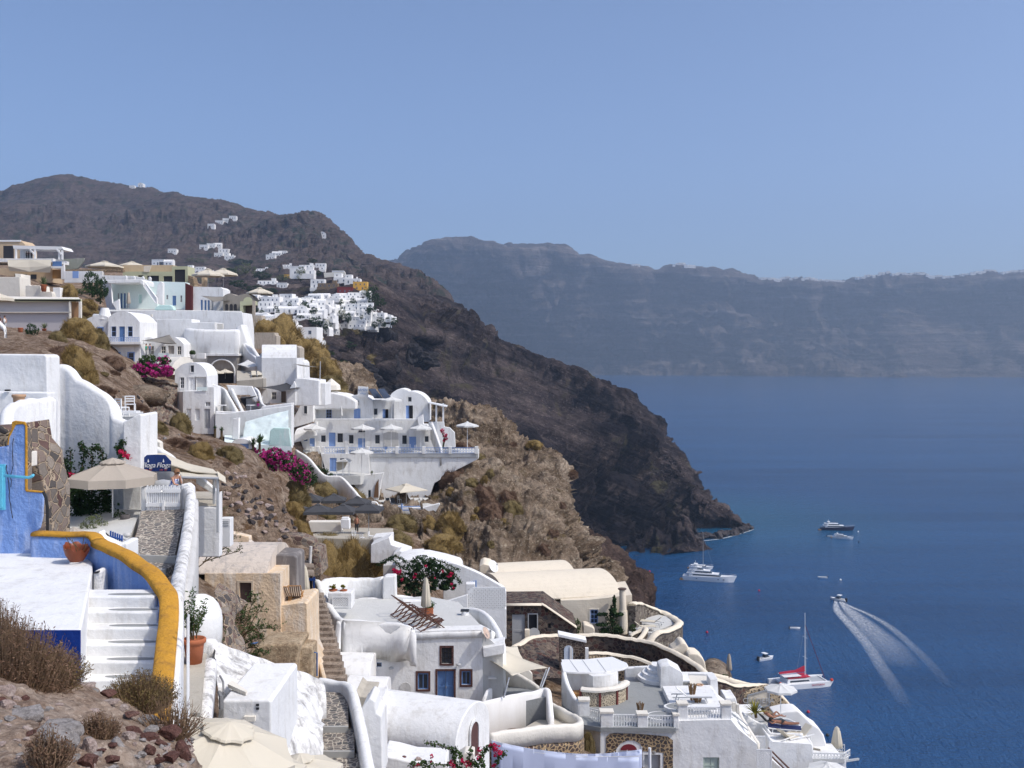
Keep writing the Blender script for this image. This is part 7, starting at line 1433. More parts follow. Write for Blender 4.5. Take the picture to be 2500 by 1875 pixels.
for u,Y in((542,109.3),(612,109.3)):
 t=thing('round_table','white round table on the porch '+('left' if u<560 else 'right')+' of the white stair flight','table',P(u,1006,Y));mb=MB();mb.lathe([(.5,.72),(.5,.76)],P(u,1006,Y),14);mb.build('top',WPAINT,t);mb=MB();mb.lathe([(.25,0),(.04,.05),(.04,.72)],P(u,1006,Y),10);mb.build('stand',WPAINT,t)
pot('magenta flower pot on the wall by the right porch',630,992,109,7,7,simple('pink_pot',(.4,.04,.2)),'red')
# terraces under: mint pool and lumpy wall
t=house('pale aqua whitewashed pool terrace with a lumpy wall and a square pillar','terrace',630,1090,106,'pool_terrace')
part(t,'back_wall',W,[(525,1008),(548,1010),(712,990),(712,1095),(525,1070)],107,.8);fl(t,'pool_floor',ICE,[(548,1080,103),(712,1090,103),(712,1075,106.8),(548,1062,106.8)],1.5);part(t,'square_pillar',W,[(569,1022),(583,1020),(582,1072),(566,1072)],104.5,.6,.04);part(t,'mint_wall',MINT,[(655,1090),(660,1050),(668,1044),(706,1045),(711,1090)],103,.4,.08)
loft('lumpy_wall',[[(600,1030,106.5),(640,1018,106.5),(670,1010,106.5),(705,1002,106.5)],[(596,1060,105),(640,1045,105),(672,1035,105),(705,1030,105)],[(590,1085,103.5),(640,1085,103.5),(672,1080,104),(705,1075,104)]],30,20,ICE,.3,.6,True,kind=None,label='lumpy white and aqua plastered rock wall above the mint pool',cat='wall',seed=7)
t=house('small white dome room with a pale blue door below the pool terrace','building',590,1090,101,'dome_room');facade(t,[(562,1096),(566,1080)]+sc2([(572,1074),(590,1071),(606,1075),(612,1084)],3)+[(614,1096)],101,3,W,[('o',585,1083,607,1095,{'m':BLUEL})])
# barrel block
t=house('big white block with a barrel roof and a smooth blank front wall','house',680,990,131,'barrel_block')
facade(t,[(639,874),(724,874),(725,985),(639,985)],130,5,W,[('w',663,957,675,976,{'f':CR}),('o',686,955,698,983,{'m':simple('brown_door',(.16,.12,.09))})])
vp(t,'barrel_roof',W,(640,873.5,132.9),(724,873.5,132.9),(-.6,2.7,0),1.7,.3);mb=MB();mb.prism([P(625,870,134),P(640,873,130.2),P(640,1000,130.2),P(618,1000,134)],(.5,2,0));mb.build('left_wall',W,t,fixn=True)
part(t,'right_block',W,[(720,925),(738,924),(778,929),(779,990),(720,990)],127,5);part(t,'right_shoulder',W,[(778,935),(794,936),(795,990),(778,990)],128,4);part(t,'rear_room',W,[(724,880),(738,878),(745,885),(746,930),(724,930)],134,3,.15);part(t,'side_wing',W,[(718,930),(722,940),(722,990),(700,990),(700,960)],126.8,.5)
for p_ in([(590,818,150),(600,838,146),(618,850,143),(632,872,139)],[(596,838,146),(612,860,143),(626,872,139),(632,890,136),(640,862,134)]):rl(t,'swooping_wall',W,p_,.5,5,5)
cloth('dark grey shade sail over the doors of the white barrel block',[P(639,946,126),P(700,935,129),P(733,946,127),P(690,956,124)],CLOTHK,.25);cloth('white shade sail left of the white barrel block',[P(578,890,134),P(604,878,138),P(640,893,134),P(605,897,131)],CLOTHW,.15)
cloth('thin olive shade sail on a pole right of the white barrel block',[P(716,889,128),P(728,889,130),P(778,896,129),P(745,895,127)],CLOTHG,.1);mb=MB();mb.tube([P(781,930,129),P(782,882,129)],.06,6);tag(mb.build('sail_pole',GPAINT,off=P(781,930,129)),'grey pole at the right end of the thin olive sail','pole')
part(t,'stone_base',plaster('grey_stone_base',(.36,.34,.31),(.25,.24,.22),.6),[(604,923),(643,924),(643,950),(604,948)],128.5,1.5,.03);fl(t,'lounger_deck',CEMENT,[(578,930,127),(640,925,127),(640,905,133),(578,905,133)],1)
for i in range(2):place(LW,P(620+i*14,922,129.5),.3,1,'pale lounger on the deck left of the white barrel block, '+('left','right')[i]+' one of two')
t=house('white snow smooth rounded roof mound between the barrel block and the hotel','roof',790,975,146,'roof_mound');part(t,'mound',W,sc2([(745,990),(755,976),(775,966),(800,958),(830,962),(850,968),(870,980)],4)+[(870,1000),(745,1000)],150,6,.6);mb=MB();mb.lathe([(1.4,0),(1.3,.7),(.05,1.7)],P(809,952,152),8);mb.build('small_pointed_roof',CREAM2,t)
# ---- ARMENI hotel
t=house('white cliff hotel of vaulted rooms with periwinkle doors and a long blue white balustrade','hotel',900,1230,150,'cliff_hotel')
PW=BLUEL
facade(t,[(763,990)]+sc2([(768,987),(783,979),(800,976),(820,976),(834,978),(850,969),(872,965),(892,969),(910,979)],3)+[(911,1026),(763,1026)],152,6,W,[('w',796,999,810,1021,{'f':PW,'nx':2,'ny':3}),('d',864,997,880,1024,{'m':PW,'l':2}),('w',870,978,877,990,{'f':GPAINT,'nx':1,'ny':1})])
facade(t,[(910,976),(964,976),(964,1026),(910,1026)],153,5,W,[('w',912,997,922,1013,{'f':GPAINT,'nx':1,'ny':1}),('d',934,999,941,1024,{'m':PW}),('o',941,999,948,1024)])
facade(t,[(962,981)]+sc2([(966,975),(982,962),(1004,956),(1026,962),(1040,974),(1045,983)],3)+[(1045,1030),(962,1030)],151,6,W,[('w',996,969,1005,981,{'f':GPAINT,'nx':1,'ny':1}),('d',991,990,999,1024,{'m':PW}),('o',999,990,1008,1024)])
part(t,'rear_vault',W,sc2([(948,975),(955,962),(970,951),(985,949),(998,954)],4)+[(1000,975)],158,4,.1);part(t,'left_wing',W,[(735,984),(762,983),(765,990),(765,1030),(714,1045),(712,1030),(728,1000)],149,3);window(t,741,990,751,1011,148.95,WPAINT,GLASS,1,1)
facade(t,[(769,1024),(1026,1024),(1028,1040),(1045,1036),(1058,1060),(1060,1110),(745,1110),(735,1078),(742,1060),(765,1046)],149.6,4,W,[('w',741,1062,751,1077,{'f':PW,'nx':1,'ny':2}),('d',756,1070,769,1090,{'m':PW}),('w',783,1062,796,1080,{'f':W,'nx':1,'ny':1}),('d',803,1056,819,1090,{'m':PW}),('w',823,1057,838,1081,{'f':W,'nx':1,'ny':1}),('w',851,1061,864,1084,{'f':W,'nx':1,'ny':1}),('d',874,1070,891,1092,{'m':PW}),('w',915,1061,928,1084,{'f':W,'nx':1,'ny':1}),('d',936,1072,946,1098,{'m':PW}),('w',950,1070,962,1084,{'f':W,'nx':1,'ny':1}),('w',981,1062,994,1085,{'f':W,'nx':1,'ny':1}),('d',999,1066,1016,1094,{'m':PW}),('w',1036,1064,1047,1080,{'f':W,'nx':1,'ny':1})])
mb=MB();mb.prism(pts(arc((883,1055),8,180,0,10),149.5),(0,.1,0));mb.build('fan_window',GLASS,t);part(t,'niche',GR,[(936,1060)]+sc2([(938,1057),(955,1053),(972,1057)],3)+[(973,1090),(936,1090)],149.55,.06,0)
part(t,'balcony_parapet',W,rect(769,1022,1026,1027),148.6,.3,.03);vp(t,'small_vault',W,(728,1062,148.5),(775,1046,149.5),(.3,1.2,0),1.0,1)
fl(t,'terrace',PALEFL,[(740,1106,146.2),(1168,1106,146.2),(1170,1095,151),(740,1092,151)],.6)
part(t,'retaining_wall',W,[(751,1108),(1168,1107),(1168,1120),(1110,1150),(1060,1180),(1040,1240),(900,1240),(880,1200),(751,1200)],146.4,3,.04)
for u in(775,788,847,898,969,1034,1099,1163):part(t,'terrace_pillar',W,rect(u-4,1090,u+4,1108),145.9,.5,.02)
for a,b_ in((792,843),(851,894),(902,965),(973,1030),(1038,1095),(1103,1159)):railing(t,P(a,1107,146),P(b_,1107,146),.85,8,PW)
part(t,'stair_block',W,[(1018,1020),(1032,1012),(1034,1035),(1044,1036),(1046,1052),(1025,1052)],148.4,1,.05);mb=MB();rail(mb,[P(1054,1030,149),P(1062,1050,147.8),P(1078,1094,146.4)],.4,2.5,3);mb.build('stair_parapet',W,t,smooth=True)
part(t,'side_wall',W,[(1046,1030),(1084,1030),(1085,1042),(1098,1044),(1110,1056),(1112,1092),(1046,1092)],150.2,.6,.05);
for u in(1063,1080):part(t,'pergola_post',WPAINT,rect(u,985,u+4,1030),149.5,.25,0)
mb=MB();mb.prism([P(1045,982,149),P(1090,992,149),P(1093,989,154),P(1048,980,154)],(0,0,-.15));mb.build('pergola_roof',WPAINT,t)
sg=part(t,'name_board',WPAINT,[(874,943),(898,945),(898,971),(873,968)],151.5,.5,.02);text('ARMENI',P(886,952,151.4),.52,BLUED,sg,.02,.8);text('village',P(886,961,151.4),.36,BLUED,sg,.02)
for a in(900,922):mb=MB();mb.prism([P(a,951,151),P(a+14,973,150),P(a+34,973,152.5),P(a+16,950,153.5)],(0,.05,.08));mb.build('solar_panel',simple('solar_black',(.03,.035,.05),.2),t,fixn=True)
for k,p_ in enumerate(([(723,1097,139),(755,1118,137.4),(791,1158,136),(832,1163,135.4),(860,1190,134),(890,1222,132.8),(918,1224,132.4),(920,1236,132.2)],)):rl(t,'stair_parapet',W,p_,.42,2.6,4)
facade(t,[(783,1108),(900,1108),(902,1165),(800,1165)],145.6,.6,W,[('w',786,1118,798,1142,{'f':W,'nx':1,'ny':1}),('d',805,1118,822,1159,{'m':PW,'l':2}),('w',829,1118,841,1126,{'f':W,'nx':1,'ny':1})])
facade(t,[(862,1164),(936,1155),(930,1175),(922,1228),(900,1228),(862,1180)],142,1.2,W,[('d',883,1198,894,1218,{'m':BLUEL}),('w',898,1196,906,1222,{'nx':1,'ny':1})]);fl(t,'mid_terrace',PALEFL,[(800,1162,140),(880,1162,140),(900,1155,145.5),(800,1150,145.5)],1.2)
part(t,'wood_store',simple('log_ends',(.16,.09,.05),.9,.5,9),[(912,1215),(916,1185),(924,1170),(924,1215)],141.8,.2,0);fl(t,'lower_terrace',PALEFL,[(918,1240,135),(1040,1238,136),(1085,1228,142),(1050,1215,145),(900,1215,145)],1.5)
part(t,'ledge_wall',W,[(1030,1240),(1072,1229),(1074,1232),(1060,1255),(970,1282),(940,1262),(920,1245),(926,1234),(1000,1238)],134.6,.8,.08)
for k in range(3):mb=MB();mb.tube([P(932,1238+k*5,134.2),P(1032,1236+k*4,134.2)],.07,6);mb.build('pipe_rail',(BLUEL,WPAINT,BLUEL)[k],t)
mb=MB();mb.tube([P(981,1230,134),P(981,1246,134)],.12,6);mb.build('pipe_post',BLUEL,t)
place(PWH,P(769,1100,146.6),.3,1.55,'white parasol at the left end of the hotel terrace');WL_=['white parasol under the fan window of the hotel','white parasol in the middle of the hotel terrace','white parasol before the last doors of the hotel terrace']
for i,u in enumerate((886,955,1027)):place(PWH,P(u,1101,146.8),.5+i,1.6,WL_[i],group=None)
place(PWH,P(1141,1094,147),.2,1.6,'white parasol at the far right end of the hotel terrace');place(PWH,P(956,1028,149),.8,1.5,'white parasol on the upper floor balcony of the hotel');place(PWH,P(883,1162,141),.8,1.6,'white parasol on the middle terrace below the hotel balustrade')
PBG=mkparasol('square_parasol','square beige parasol on the lowest hotel terrace',CLOTHC,4,1.75,.75,.12,2.6,True);PBG.location=P(992,1236,139)-Vector((0,0,.3));PBG.rotation_euler=(0,0,.6);PBG['category']='parasol';PBG.scale=(1.35,1.35,1)
for i,u in enumerate((948,962)):place(LB2,P(u,1234,138),.3+.2*i,1,('left','right')[i]+' dark lounger below the beige square parasol')
closed('thin closed white parasol on the upper hotel balcony',833,992,1026,148.8,6,CLOTHW);chair('white chair on the lowest hotel terrace beside the dark loungers',975,1228,139.5,1,1)
for i,(u,v)in enumerate(((752,1100),(762,1101),(864,1101),(1000,1101),(1012,1103),(935,1101))):t=chair(['turquoise chair at the left end of the hotel terrace','second turquoise chair beside the left hotel parasol','turquoise chair under the hotel fan window parasol','turquoise chair before the right hotel doors','turquoise chair under the right hotel parasol','turquoise chair near the hotel niche'][i],u,v,147.4,1,i)if i==0 else place(bpy.data.objects['chair.003']if 'chair.003' in bpy.data.objects else t,P(u,v,147.4),i,1,['','second turquoise chair beside the left hotel parasol','turquoise chair under the hotel fan window parasol','turquoise chair before the right hotel doors','turquoise chair under the right hotel parasol','turquoise chair near the hotel niche'][i])
bougie('pink bougainvillea at the right end of the hotel',[[(1082,1092),(1084,1070),(1078,1052)],[(1084,1080),(1090,1062)]],148,3,[(1080,1052,6,50),(1086,1062,7,60),(1084,1075,5,30),(1090,1072,4,30)],CRIM,GREEN,.14)
pot('palm like plant on the end of the middle hotel terrace wall',908,1160,141.5,6,4,WPAINT,'agave','potted_palm')
for u,v,l_ in((714,1022,'small clipped bush in a white pot at the left end of the hotel, upper one'),(689,1040,'small clipped bush in a white pot above the mint pool, lower one')):pot(l_,u,v,146 if u>700 else 120,8,9,WPAINT,'ball','potted_bush')
# canopy beds
t=house('white curtained pavilion on the middle hotel terrace','pavilion',835,1160,141,'curtain_pavilion');part(t,'curtain',CLOTHC,[(821,1130),(828,1126),(850,1126),(840,1145),(822,1150)],141,.1,0)
for u in(821,836,851):part(t,'post',WPAINT,rect(u,1126,u+2,1163),140.5,.1,0)
part(t,'roof',CLOTHW,[(820,1128),(842,1122),(854,1128)],140,2,0)
# upper left hotel
t=house('pale aqua and white upper hotel with open porches and a dark red wall strip','hotel',400,757,200,'upper_hotel')
facade(t,[(268,686),(345,684),(378,726),(384,730),(384,762),(268,762)],205,2,ICE,[('d',287,716,291,752,{'m':GPAINT}),('d',294,716,299,752,{'m':BLUED}),('d',302,716,307,752,{'m':BLUED}),('d',310,716,316,752,{'m':GPAINT}),('o',338,719,346,740,{'m':MINT})])
mb=MB();mb.prism([P(247,686,206),P(270,688,200),P(274,740,198),P(290,730,198),(P(292,760,198)),P(290,765,198),P(262,757,204)],(0,.6,0));mb.build('left_wall',W,t,fixn=True);part(t,'top_beam',W,[(247,684),(345,682),(350,686),(350,697),(340,690),(268,692)],199,6,.1);mb=MB();mb.prism([P(340,686,199.5),P(350,685,199.5),P(382,727,198),P(383,742,198),P(378,738,198)],(0,.7,0));mb.build('sloping_beam',W,t,fixn=True)
facade(t,[(350,686),(452,689),(452,760),(380,760),(372,720)],206,3,ICE,[('w',406,720,411,731),('d',421,722,430,746,{'m':BLUED}),('w',440,721,445,738)]);part(t,'upright_fin',W,[(377,740),(385,695),(392,687),(398,690),(398,745)],200,1,.1);part(t,'red_strip',MAROON,[(452,691),(468,699),(468,757),(452,757)],201,1,.03)
facade(t,[(468,699),(474,700),(538,701),(545,706),(545,762),(468,762)],202,5,W,[('d',490,732,495,760,{'m':BLUED}),('d',499,733,504,760,{'m':BLUED}),('d',507,733,512,760,{'m':BLUED}),('d',516,734,521,760,{'m':GPAINT})])
fl(t,'terrace',PALEFL,[(262,760,190),(591,764,178),(591,757,206),(262,752,206)],5);part(t,'pool_lip',MINT,[(376,757),(380,750),(388,745),(416,745),(422,750),(424,757)],190,1.5,.1)
cloth('grey shade sail at the right end of the upper hotel',[P(490,722,198),P(545,724,202),P(577,733,199),P(520,737,194)],CLOTHG,.3);closed('closed parasol on the upper hotel terrace',314,713,754,195,8,CLOTHB)
t=house('grey unfinished vaulted building with small arches and an olive green frame','building',580,785,196,'unfinished_building')
BROW=plaster('bare_grey_brown',(.30,.27,.23),(.2,.18,.15),.7,1)
mb=MB();slab(mb,[(545,762),(545,724)]+sc2([(550,720),(562,716),(576,722),(590,719),(605,717),(617,726)],3)+[(620,735),(588,737),(588,762)],198,4);mb.build('vaulted_wall',BROW,t,fixn=True)
for u in(550,561,571):part(t,'arched_opening',DARK,archrect(u,742,u+7,762),197.9,.15,0)
part(t,'olive_frame',OLIVE,[(586,736),(620,734),(620,744),(593,746),(593,762),(586,762)],196,3,0);part(t,'green_tympanum',OLIVE,arc((605,736),11,0,180,8),196.2,.2,0);part(t,'dark_bay',simple('bay_brown',(.10,.07,.05)),rect(593,745,616,785),198,.2,0);part(t,'concrete_post',CONC,rect(616,734,622,788),195,.6,0)
for nm,o_,Y in(('upper raw concrete retaining wall under the unfinished building',[(592,786),(640,785),(640,815),(592,814)],188),('lower raw concrete wall with a stepped top',[(596,822),(620,818),(622,812),(670,812),(671,818),(675,820),(675,856),(612,850)],178),('grey concrete pier right of the unfinished building',[(622,770),(638,770),(640,786),(622,786)],192),('raw concrete slab behind the white barrel block',[(650,840),(724,844),(732,850),(732,875),(650,875)],140)):blockthing(nm,o_,Y,3,CONC,'concrete_wall',bevel=.03)
# tan and olive restaurant row
t=house('tan and olive green restaurant building with dark openings above the upper hotel','building',380,689,225,'olive_restaurant')
part(t,'tan_parapet',TANF,rect(300,647,423,668),228,4,.03);facade(t,[(300,663),(420,663),(420,650),(458,650),(459,690),(300,690)],226,5,OLIVE,[('o',359,673,388,689),('o',399,674,421,689),('o',426,658,452,689),('o',337,672,350,676)])
part(t,'slanted_wall',CREAM,[(351,664),(351,650),(370,648),(364,664)],225.8,.2,0)
blockthing('dark stone wall end right of the olive restaurant',[(459,672),(470,676),(474,690),(474,702),(459,702)],224,3,CREAMST2);blockthing('tan wall under the two cream parasols right of the olive restaurant',[(474,696),(492,700),(492,678),(500,676),(500,706),(474,706)],222,2,TANF)
blockthing('low white wall with chain posts in front of the olive restaurant',[(246,672),(330,674),(380,690),(380,700),(246,690)],214,.8,W)
for i,u in enumerate((303,323,345,362)):blockthing(('first','second','third','last')[i]+' round topped white post from the left along the path below the olive restaurant',[(u,690),(u,675+i),(u+3,672+i),(u+6,675+i),(u+6,690)],212,.6,W,'post','post')
SQ=mkparasol('large_parasol','widest cream restaurant parasol on the skyline of the upper town',CLOTHC,8,2.6,1.0,.25,2.2,capr=.2,sag=.08);SQ.location=P(255,678,226);SQ['category']='parasol';SQ.scale=(1.55,1.55,1.15)
place(SQ,P(322,672,236),.4,(1.2,1.2,1),'cream parasol behind the tan parapet of the olive restaurant')
for i,(u,Y,s)in enumerate(((508,218,1.3),(545,222,1.25))):place(SQ,P(u,704-i*4,Y),.2*i,s,('left','right')[i]+' one of two cream parasols beyond the olive restaurant')
place(SQ,P(634,742,200),.5,1.0,'cream parasol right of the unfinished building');place(SQ,P(528,927,138),.3,.42,'cream parasol before the grey tunnel arch, left one');place(SQ,P(550,925,140),.9,.42,'cream parasol before the grey tunnel arch, right one')
blockthing('grey green wall panel left of the widest cream parasol',[(150,633),(205,630),(203,640),(190,656),(155,660)],232,.6,plaster('grey_green',(.30,.32,.28)))
t=house('white shop wall with a postcard rack on the upper path','wall',200,682,218,'shop_wall');part(t,'wall',W,rect(157,662,250,690),218,.8,.03);part(t,'postcard_rack',BLUEL,rect(177,662,191,679),217,.2,0);part(t,'stone_coping',CREAMST2,[(160,658),(300,656),(302,664),(160,664)],218.5,1,.05)
# upper left corner
t=house('tan building with a white slatted pergola and a canvas screen at the upper left','building',80,684,225,'pergola_building')
part(t,'roof_block',TANF,[(-80,588),(50,587),(61,597),(61,640),(-80,640)],236,6,.02);part(t,'roof_trim',WPAINT,rect(-80,586,50,590),235.8,.4,0);part(t,'pergola_roof',WPAINT,[(31,599),(150,602),(156,610),(33,607)],224,5,0)
for u in(36,83,142,149):part(t,'pergola_post',WPAINT,rect(u,608,u+4,634),224,.4,0)
for u in(83,149):mb=MB();mb.bar(P(u+2,622,224),P(u-10,609,224),.3);mb.build('brace',WPAINT,t)
part(t,'white_panel',W,rect(49,611,78,633),228,.5,0);part(t,'dark_doorway',DARK,rect(8,600,31,630),228,.5,0);part(t,'deck',W,rect(-80,631,130,640),223,8,.03);part(t,'tan_wall',TANF,rect(-80,655,128,690),222,5,.02)
for a in(36,52,75):part(t,'window',DARK,rect(a,670,a+14,681),221.9,.2,0)
mb=MB();mb.sheet([[P(18,634,220),P(72,634,220),P(125,634,220)],[P(20,650,219),P(72,652,219.3),P(124,650,219)],[P(23,661,219.5),P(72,663,219.2),P(123,665,219.5)]],.05);mb.build('canvas_screen',CLOTHC,t);part(t,'blue_balcony',BLUED,rect(128,638,149,650),221,.4,0);part(t,'ochre_panel',simple('ochre_brown',(.28,.14,.04)),rect(128,658,148,680),221,.4,0);part(t,'white_frame',W,[(124,650),(152,650),(156,640),(157,682),(149,682),(149,655),(124,655)],220.5,.6,.02)
for i,u in enumerate((65,70,77)):standing(['dark silhouetted person standing under the white pergola, leftmost of three','dark silhouetted person standing under the white pergola, in the middle','dark silhouetted person under the white pergola beside its post'][i],u,632,225,1.6,BLACKM,BLACKM,SKIND)
for nm,o_,Y,m_ in(('cream flat roofed block at the left edge',[(-100,678),(48,676),(50,730),(-100,735)],150,CR),('cream block with a raised corner beside the agave pot',[(36,668),(51,669),(52,692),(58,696),(58,728),(44,726)],152,CR),('low cream wall with a stepped top carrying the agave pot',[(62,697),(98,697),(100,712),(126,712),(128,720),(128,732),(62,728)],148,CR),('white crate like wall box right of the agave pot',[(129,702),(146,702),(148,728),(130,728)],149,W)):blockthing(nm,o_,Y,3,m_)
pot('large terracotta pot with an agave on the low cream wall',107,712,147,15,17,TERRA,'agave','agave_pot')
t=house('long pale canvas walled terrace with a pale green frame at the upper left','building',100,812,125,'canvas_terrace')
part(t,'screen_upper',clothmat('pale_screen',(.62,.58,.58),.1),rect(-80,736,171,762),125.4,.2,0);part(t,'screen_lower',clothmat('pale_screen',(.60,.56,.56),.1),[(-80,764),(171,764),(171,812),(60,810),(-80,790)],125,.3,0);part(t,'orange_panel',simple('orange_tan',(.42,.24,.12)),rect(171,738,192,785),125.5,.2,0)
for o_ in(rect(-80,730,197,736),rect(192,736,197,806),rect(168,736,171,800),rect(-80,761,171,763)):part(t,'frame',OLIVE if o_[0][1]==730 else CR,o_,124.6,.4,0)
fl(t,'roof',CR,[(-80,730,124.6),(197,732,124.6),(192,726,130),(-80,722,130)],.2);chair('white plastic chair behind the pale green frame',181,800,124,1.0,0)
pot('tall dark terracotta jar at the left edge',50,815,112,12,15,TERRA,name='clay_jar',cat='jar');pot('terracotta bowl with a small agave at the foot of the canvas wall',108,808,118,12,6,TERRA,'agave','agave_pot')
shrub('dark',78,818,112,34,34,'dark green leafy bush by the jar below the canvas terrace','bush');shrub('olive',140,832,118,50,34,'dry olive bush below the canvas terrace');rl_=wallthing('white drain pipe like rail at the left edge',[(-10,775,100),(6,790,100),(13,800,100),(13,830,100)],.5,.5,W)
for l_,u,v,h,tp in(('person in a white cap at the left edge',11,802,1.7,W),('person partly hidden at the left edge in dark clothes',-2,800,1.7,BLACKM)):standing(l_,u,v+6,118,h,tp)
t=mkparasol('corner_parasol','cream parasol corner cut by the left edge of the upper town',CLOTHC,8,1.9,.7,.3,2.2);t.location=P(-10,775,117);t['category']='parasol'
# walls right of the courtyard on the slope
stonewallthing('rough brown dry stone terrace wall on the slope left of the gabled house',[(300,985,86),(330,965,92),(370,972,95),(400,985,97),(424,1000,99)],1.2,3.2,RUBST,cap=RUBST,capw=.2)
stonewallthing('broken stone wall holding the magenta bougainvillea',[(330,920,110),(362,922,110),(400,928,110),(426,935,111)],1,4.5,RUBST,cap=RUBST,capw=.2)
t=house('low white plastered wall with a small white chimney behind the dry golden shrubs','wall',790,1290,88,'low_wall');part(t,'wall',CR,[(752,1274),(832,1274),(834,1298),(760,1300)],88,1,.06);part(t,'chimney',W,[(832,1268),(852,1268),(853,1292),(832,1290)],87,.8,.04);part(t,'chimney_top',W,[(834,1264),(850,1264),(850,1268),(834,1268)],87.1,.6,.02)
PK=mkparasol('square_parasol',None,CLOTHK,4,1.35,.55,.24,2.3,True,polem=GPAINT);kl=['in the back row, left one','in the back row, middle one','in the back row, right one','in the front row, partly behind the rock','in the front row, second from the rock','in the front row, third from the rock','in the front row, rightmost and tilted']
for i,(u,v,Y)in enumerate(((757,1268,106),(815,1268,108),(872,1275,107),(717,1298,98),(776,1300,97),(837,1300,97),(900,1296,98))):place(PK,P(u,v,Y)-Vector((0,0,.3)),.12*math.sin(i*2),1.05,'charcoal square parasol '+kl[i],i==0,'charcoal parasols of the cafe')['category']='parasol'
t=house('cafe terrace with a white parapet below the charcoal parasols','terrace',880,1310,92,'cafe_terrace');fl(t,'floor',CEMENT,[(700,1312,90),(960,1318,90),(960,1290,108),(700,1285,108)],1.5);part(t,'white_base',W,[(910,1312),(955,1308),(956,1360),(915,1350)],89,2,.04)
for i,(u,v)in enumerate(((863,1316),(905,1318),(885,1322),(930,1320),(790,1294),(815,1294))):place(bpy.data.objects['chair'],P(u,v,91),i*1.3,.95,['grey','second','front','rightmost','left rear','middle rear'][i]+' cafe chair on the terrace of the charcoal parasols')
standing('person with bare back sitting among the charcoal parasols',871,1300,93,1.5,SKIND,BLACKM,SKIND)
blockthing('white stepped wall below the cafe terrace',[(905,1330),(950,1312),(955,1330),(1000,1345),(1003,1375),(905,1375)],86,2,W)
# shrubs and flowers of the slope
for q in(('gold',690,845,190,120,110,'big golden dry shrub covering the bank below the concrete walls, upper one'),('gold',650,850,195,90,95,'golden dry shrub left of the bank top'),('gold',735,870,180,100,60,'golden dry shrub lower on the bank'),('gold2',765,880,165,90,75,'round golden shrub right of the white barrel block, upper one'),('gold',790,915,160,90,60,'olive gold shrub beyond the barrel block'),('gold2',770,930,158,90,50,'golden shrub beside the thin olive sail'),('olive',810,945,155,90,40,'dry shrub above the rounded roof mound'),
 ('gold',168,722,150,46,40,'golden bush below the upper path'),('gold2',215,750,150,50,28,'dry olive bush on the upper earth slope'),('olive',215,785,146,80,50,'dry shrub left of the white rooftop chimney'),('gold',190,830,118,100,75,'golden dry shrub left of the blue door house'),('olive',235,845,122,70,60,'brown dry shrub touching the blue door house'),('gold2',185,905,88,95,85,'tall golden shrub above the curved courtyard wall'),('gold',215,930,80,60,62,'golden shrub just behind the curved courtyard wall'),('brown',165,870,100,110,40,'brown scrub on the slope behind the tall white wall'),
 ('dark',225,712,170,50,60,'dark green bush beside the upper hotel'),('dark',245,728,165,44,60,'dark shrub in the shade of the upper hotel'),('green',200,716,160,50,14,'low green bush on the earth slope'),
 ('brown',270,890,105,70,30,'dry brown tuft below the blue door house'),('brown',250,960,88,70,26,'brown tuft on the slope behind the curved wall'),('brown',330,1000,84,70,26,'brown tuft over the dry stone wall'),('olive',440,1050,100,60,60,'olive dry shrub at the corner of the gabled house'),('olive',380,1050,84,70,30,'brown shrub on the lower slope'),('gold',490,1115,82,75,50,'golden tuft above the rubble slope'),('olive',560,1120,82,80,44,'dry tuft below the dome room'),('brown',430,1090,76,90,30,'brown scrub above the restaurant awning'),
 ('gold',730,1310,74,70,56,'yellow tuft at the end of the rubble cliff'),('gold',795,1400,78,110,110,'big golden shrub right of the rubble stone wall, left one'),('gold2',855,1405,80,120,125,'biggest golden shrub behind the white terrace wall'),('gold',905,1405,82,100,100,'golden shrub behind the square end pillar'),('olive',800,1345,84,120,60,'olive shrub mass left above the golden shrubs'),('olive',720,1230,100,90,80,'olive shrub below the magenta bougainvillea'),('olive',790,1215,112,110,60,'round olive shrub below the hotel stairs, left one'),('olive',850,1225,118,100,50,'round olive shrub below the hotel stairs, right one'),('dark',735,1190,108,90,70,'dark green shrub under the bougainvillea'),('dark',780,1180,114,70,50,'dark shrub beside the hotel stair wall'),('gold',715,1260,98,70,50,'yellow shrub above the charcoal parasols'),('olive',780,1260,104,90,36,'low shrub behind the charcoal parasols'),
 ('gold',1040,1290,128,70,50,'gold green shrub at the foot of the rock, left one'),('gold2',1100,1290,130,80,60,'gold shrub at the foot of the rock, middle one'),('gold',1080,1340,118,110,50,'gold shrub in front of the tan rock'),('olive',980,1290,122,90,50,'olive shrub beside the lowest hotel terrace'),('olive',960,1330,108,110,50,'olive shrub right of the cafe terrace'),('brown',1180,1220,148,70,50,'dark brown shrub hanging on the tan rock'),('brown',1240,1225,146,60,40,'brown shrub in the hollow of the tan rock'),('olive',1250,1250,142,60,40,'olive shrub in the hollow of the tan rock'),('brown',1200,1260,140,80,50,'brown shrub low on the tan rock'),('brown',1110,1160,150,100,60,'brown shrub at the end of the hotel retaining wall'),('dark',1085,1185,146,60,60,'green and brown ivy shrub hanging over the hotel retaining wall'),('green',1135,1128,149,20,30,'small green climber on the last hotel pillar'),('brown',1060,1190,144,40,30,'brown tip of the shrub over the hotel wall'),('brown',1130,1100,172,60,30,'dry shrub on the ridge of the tan rock')):
 shrub(*q)
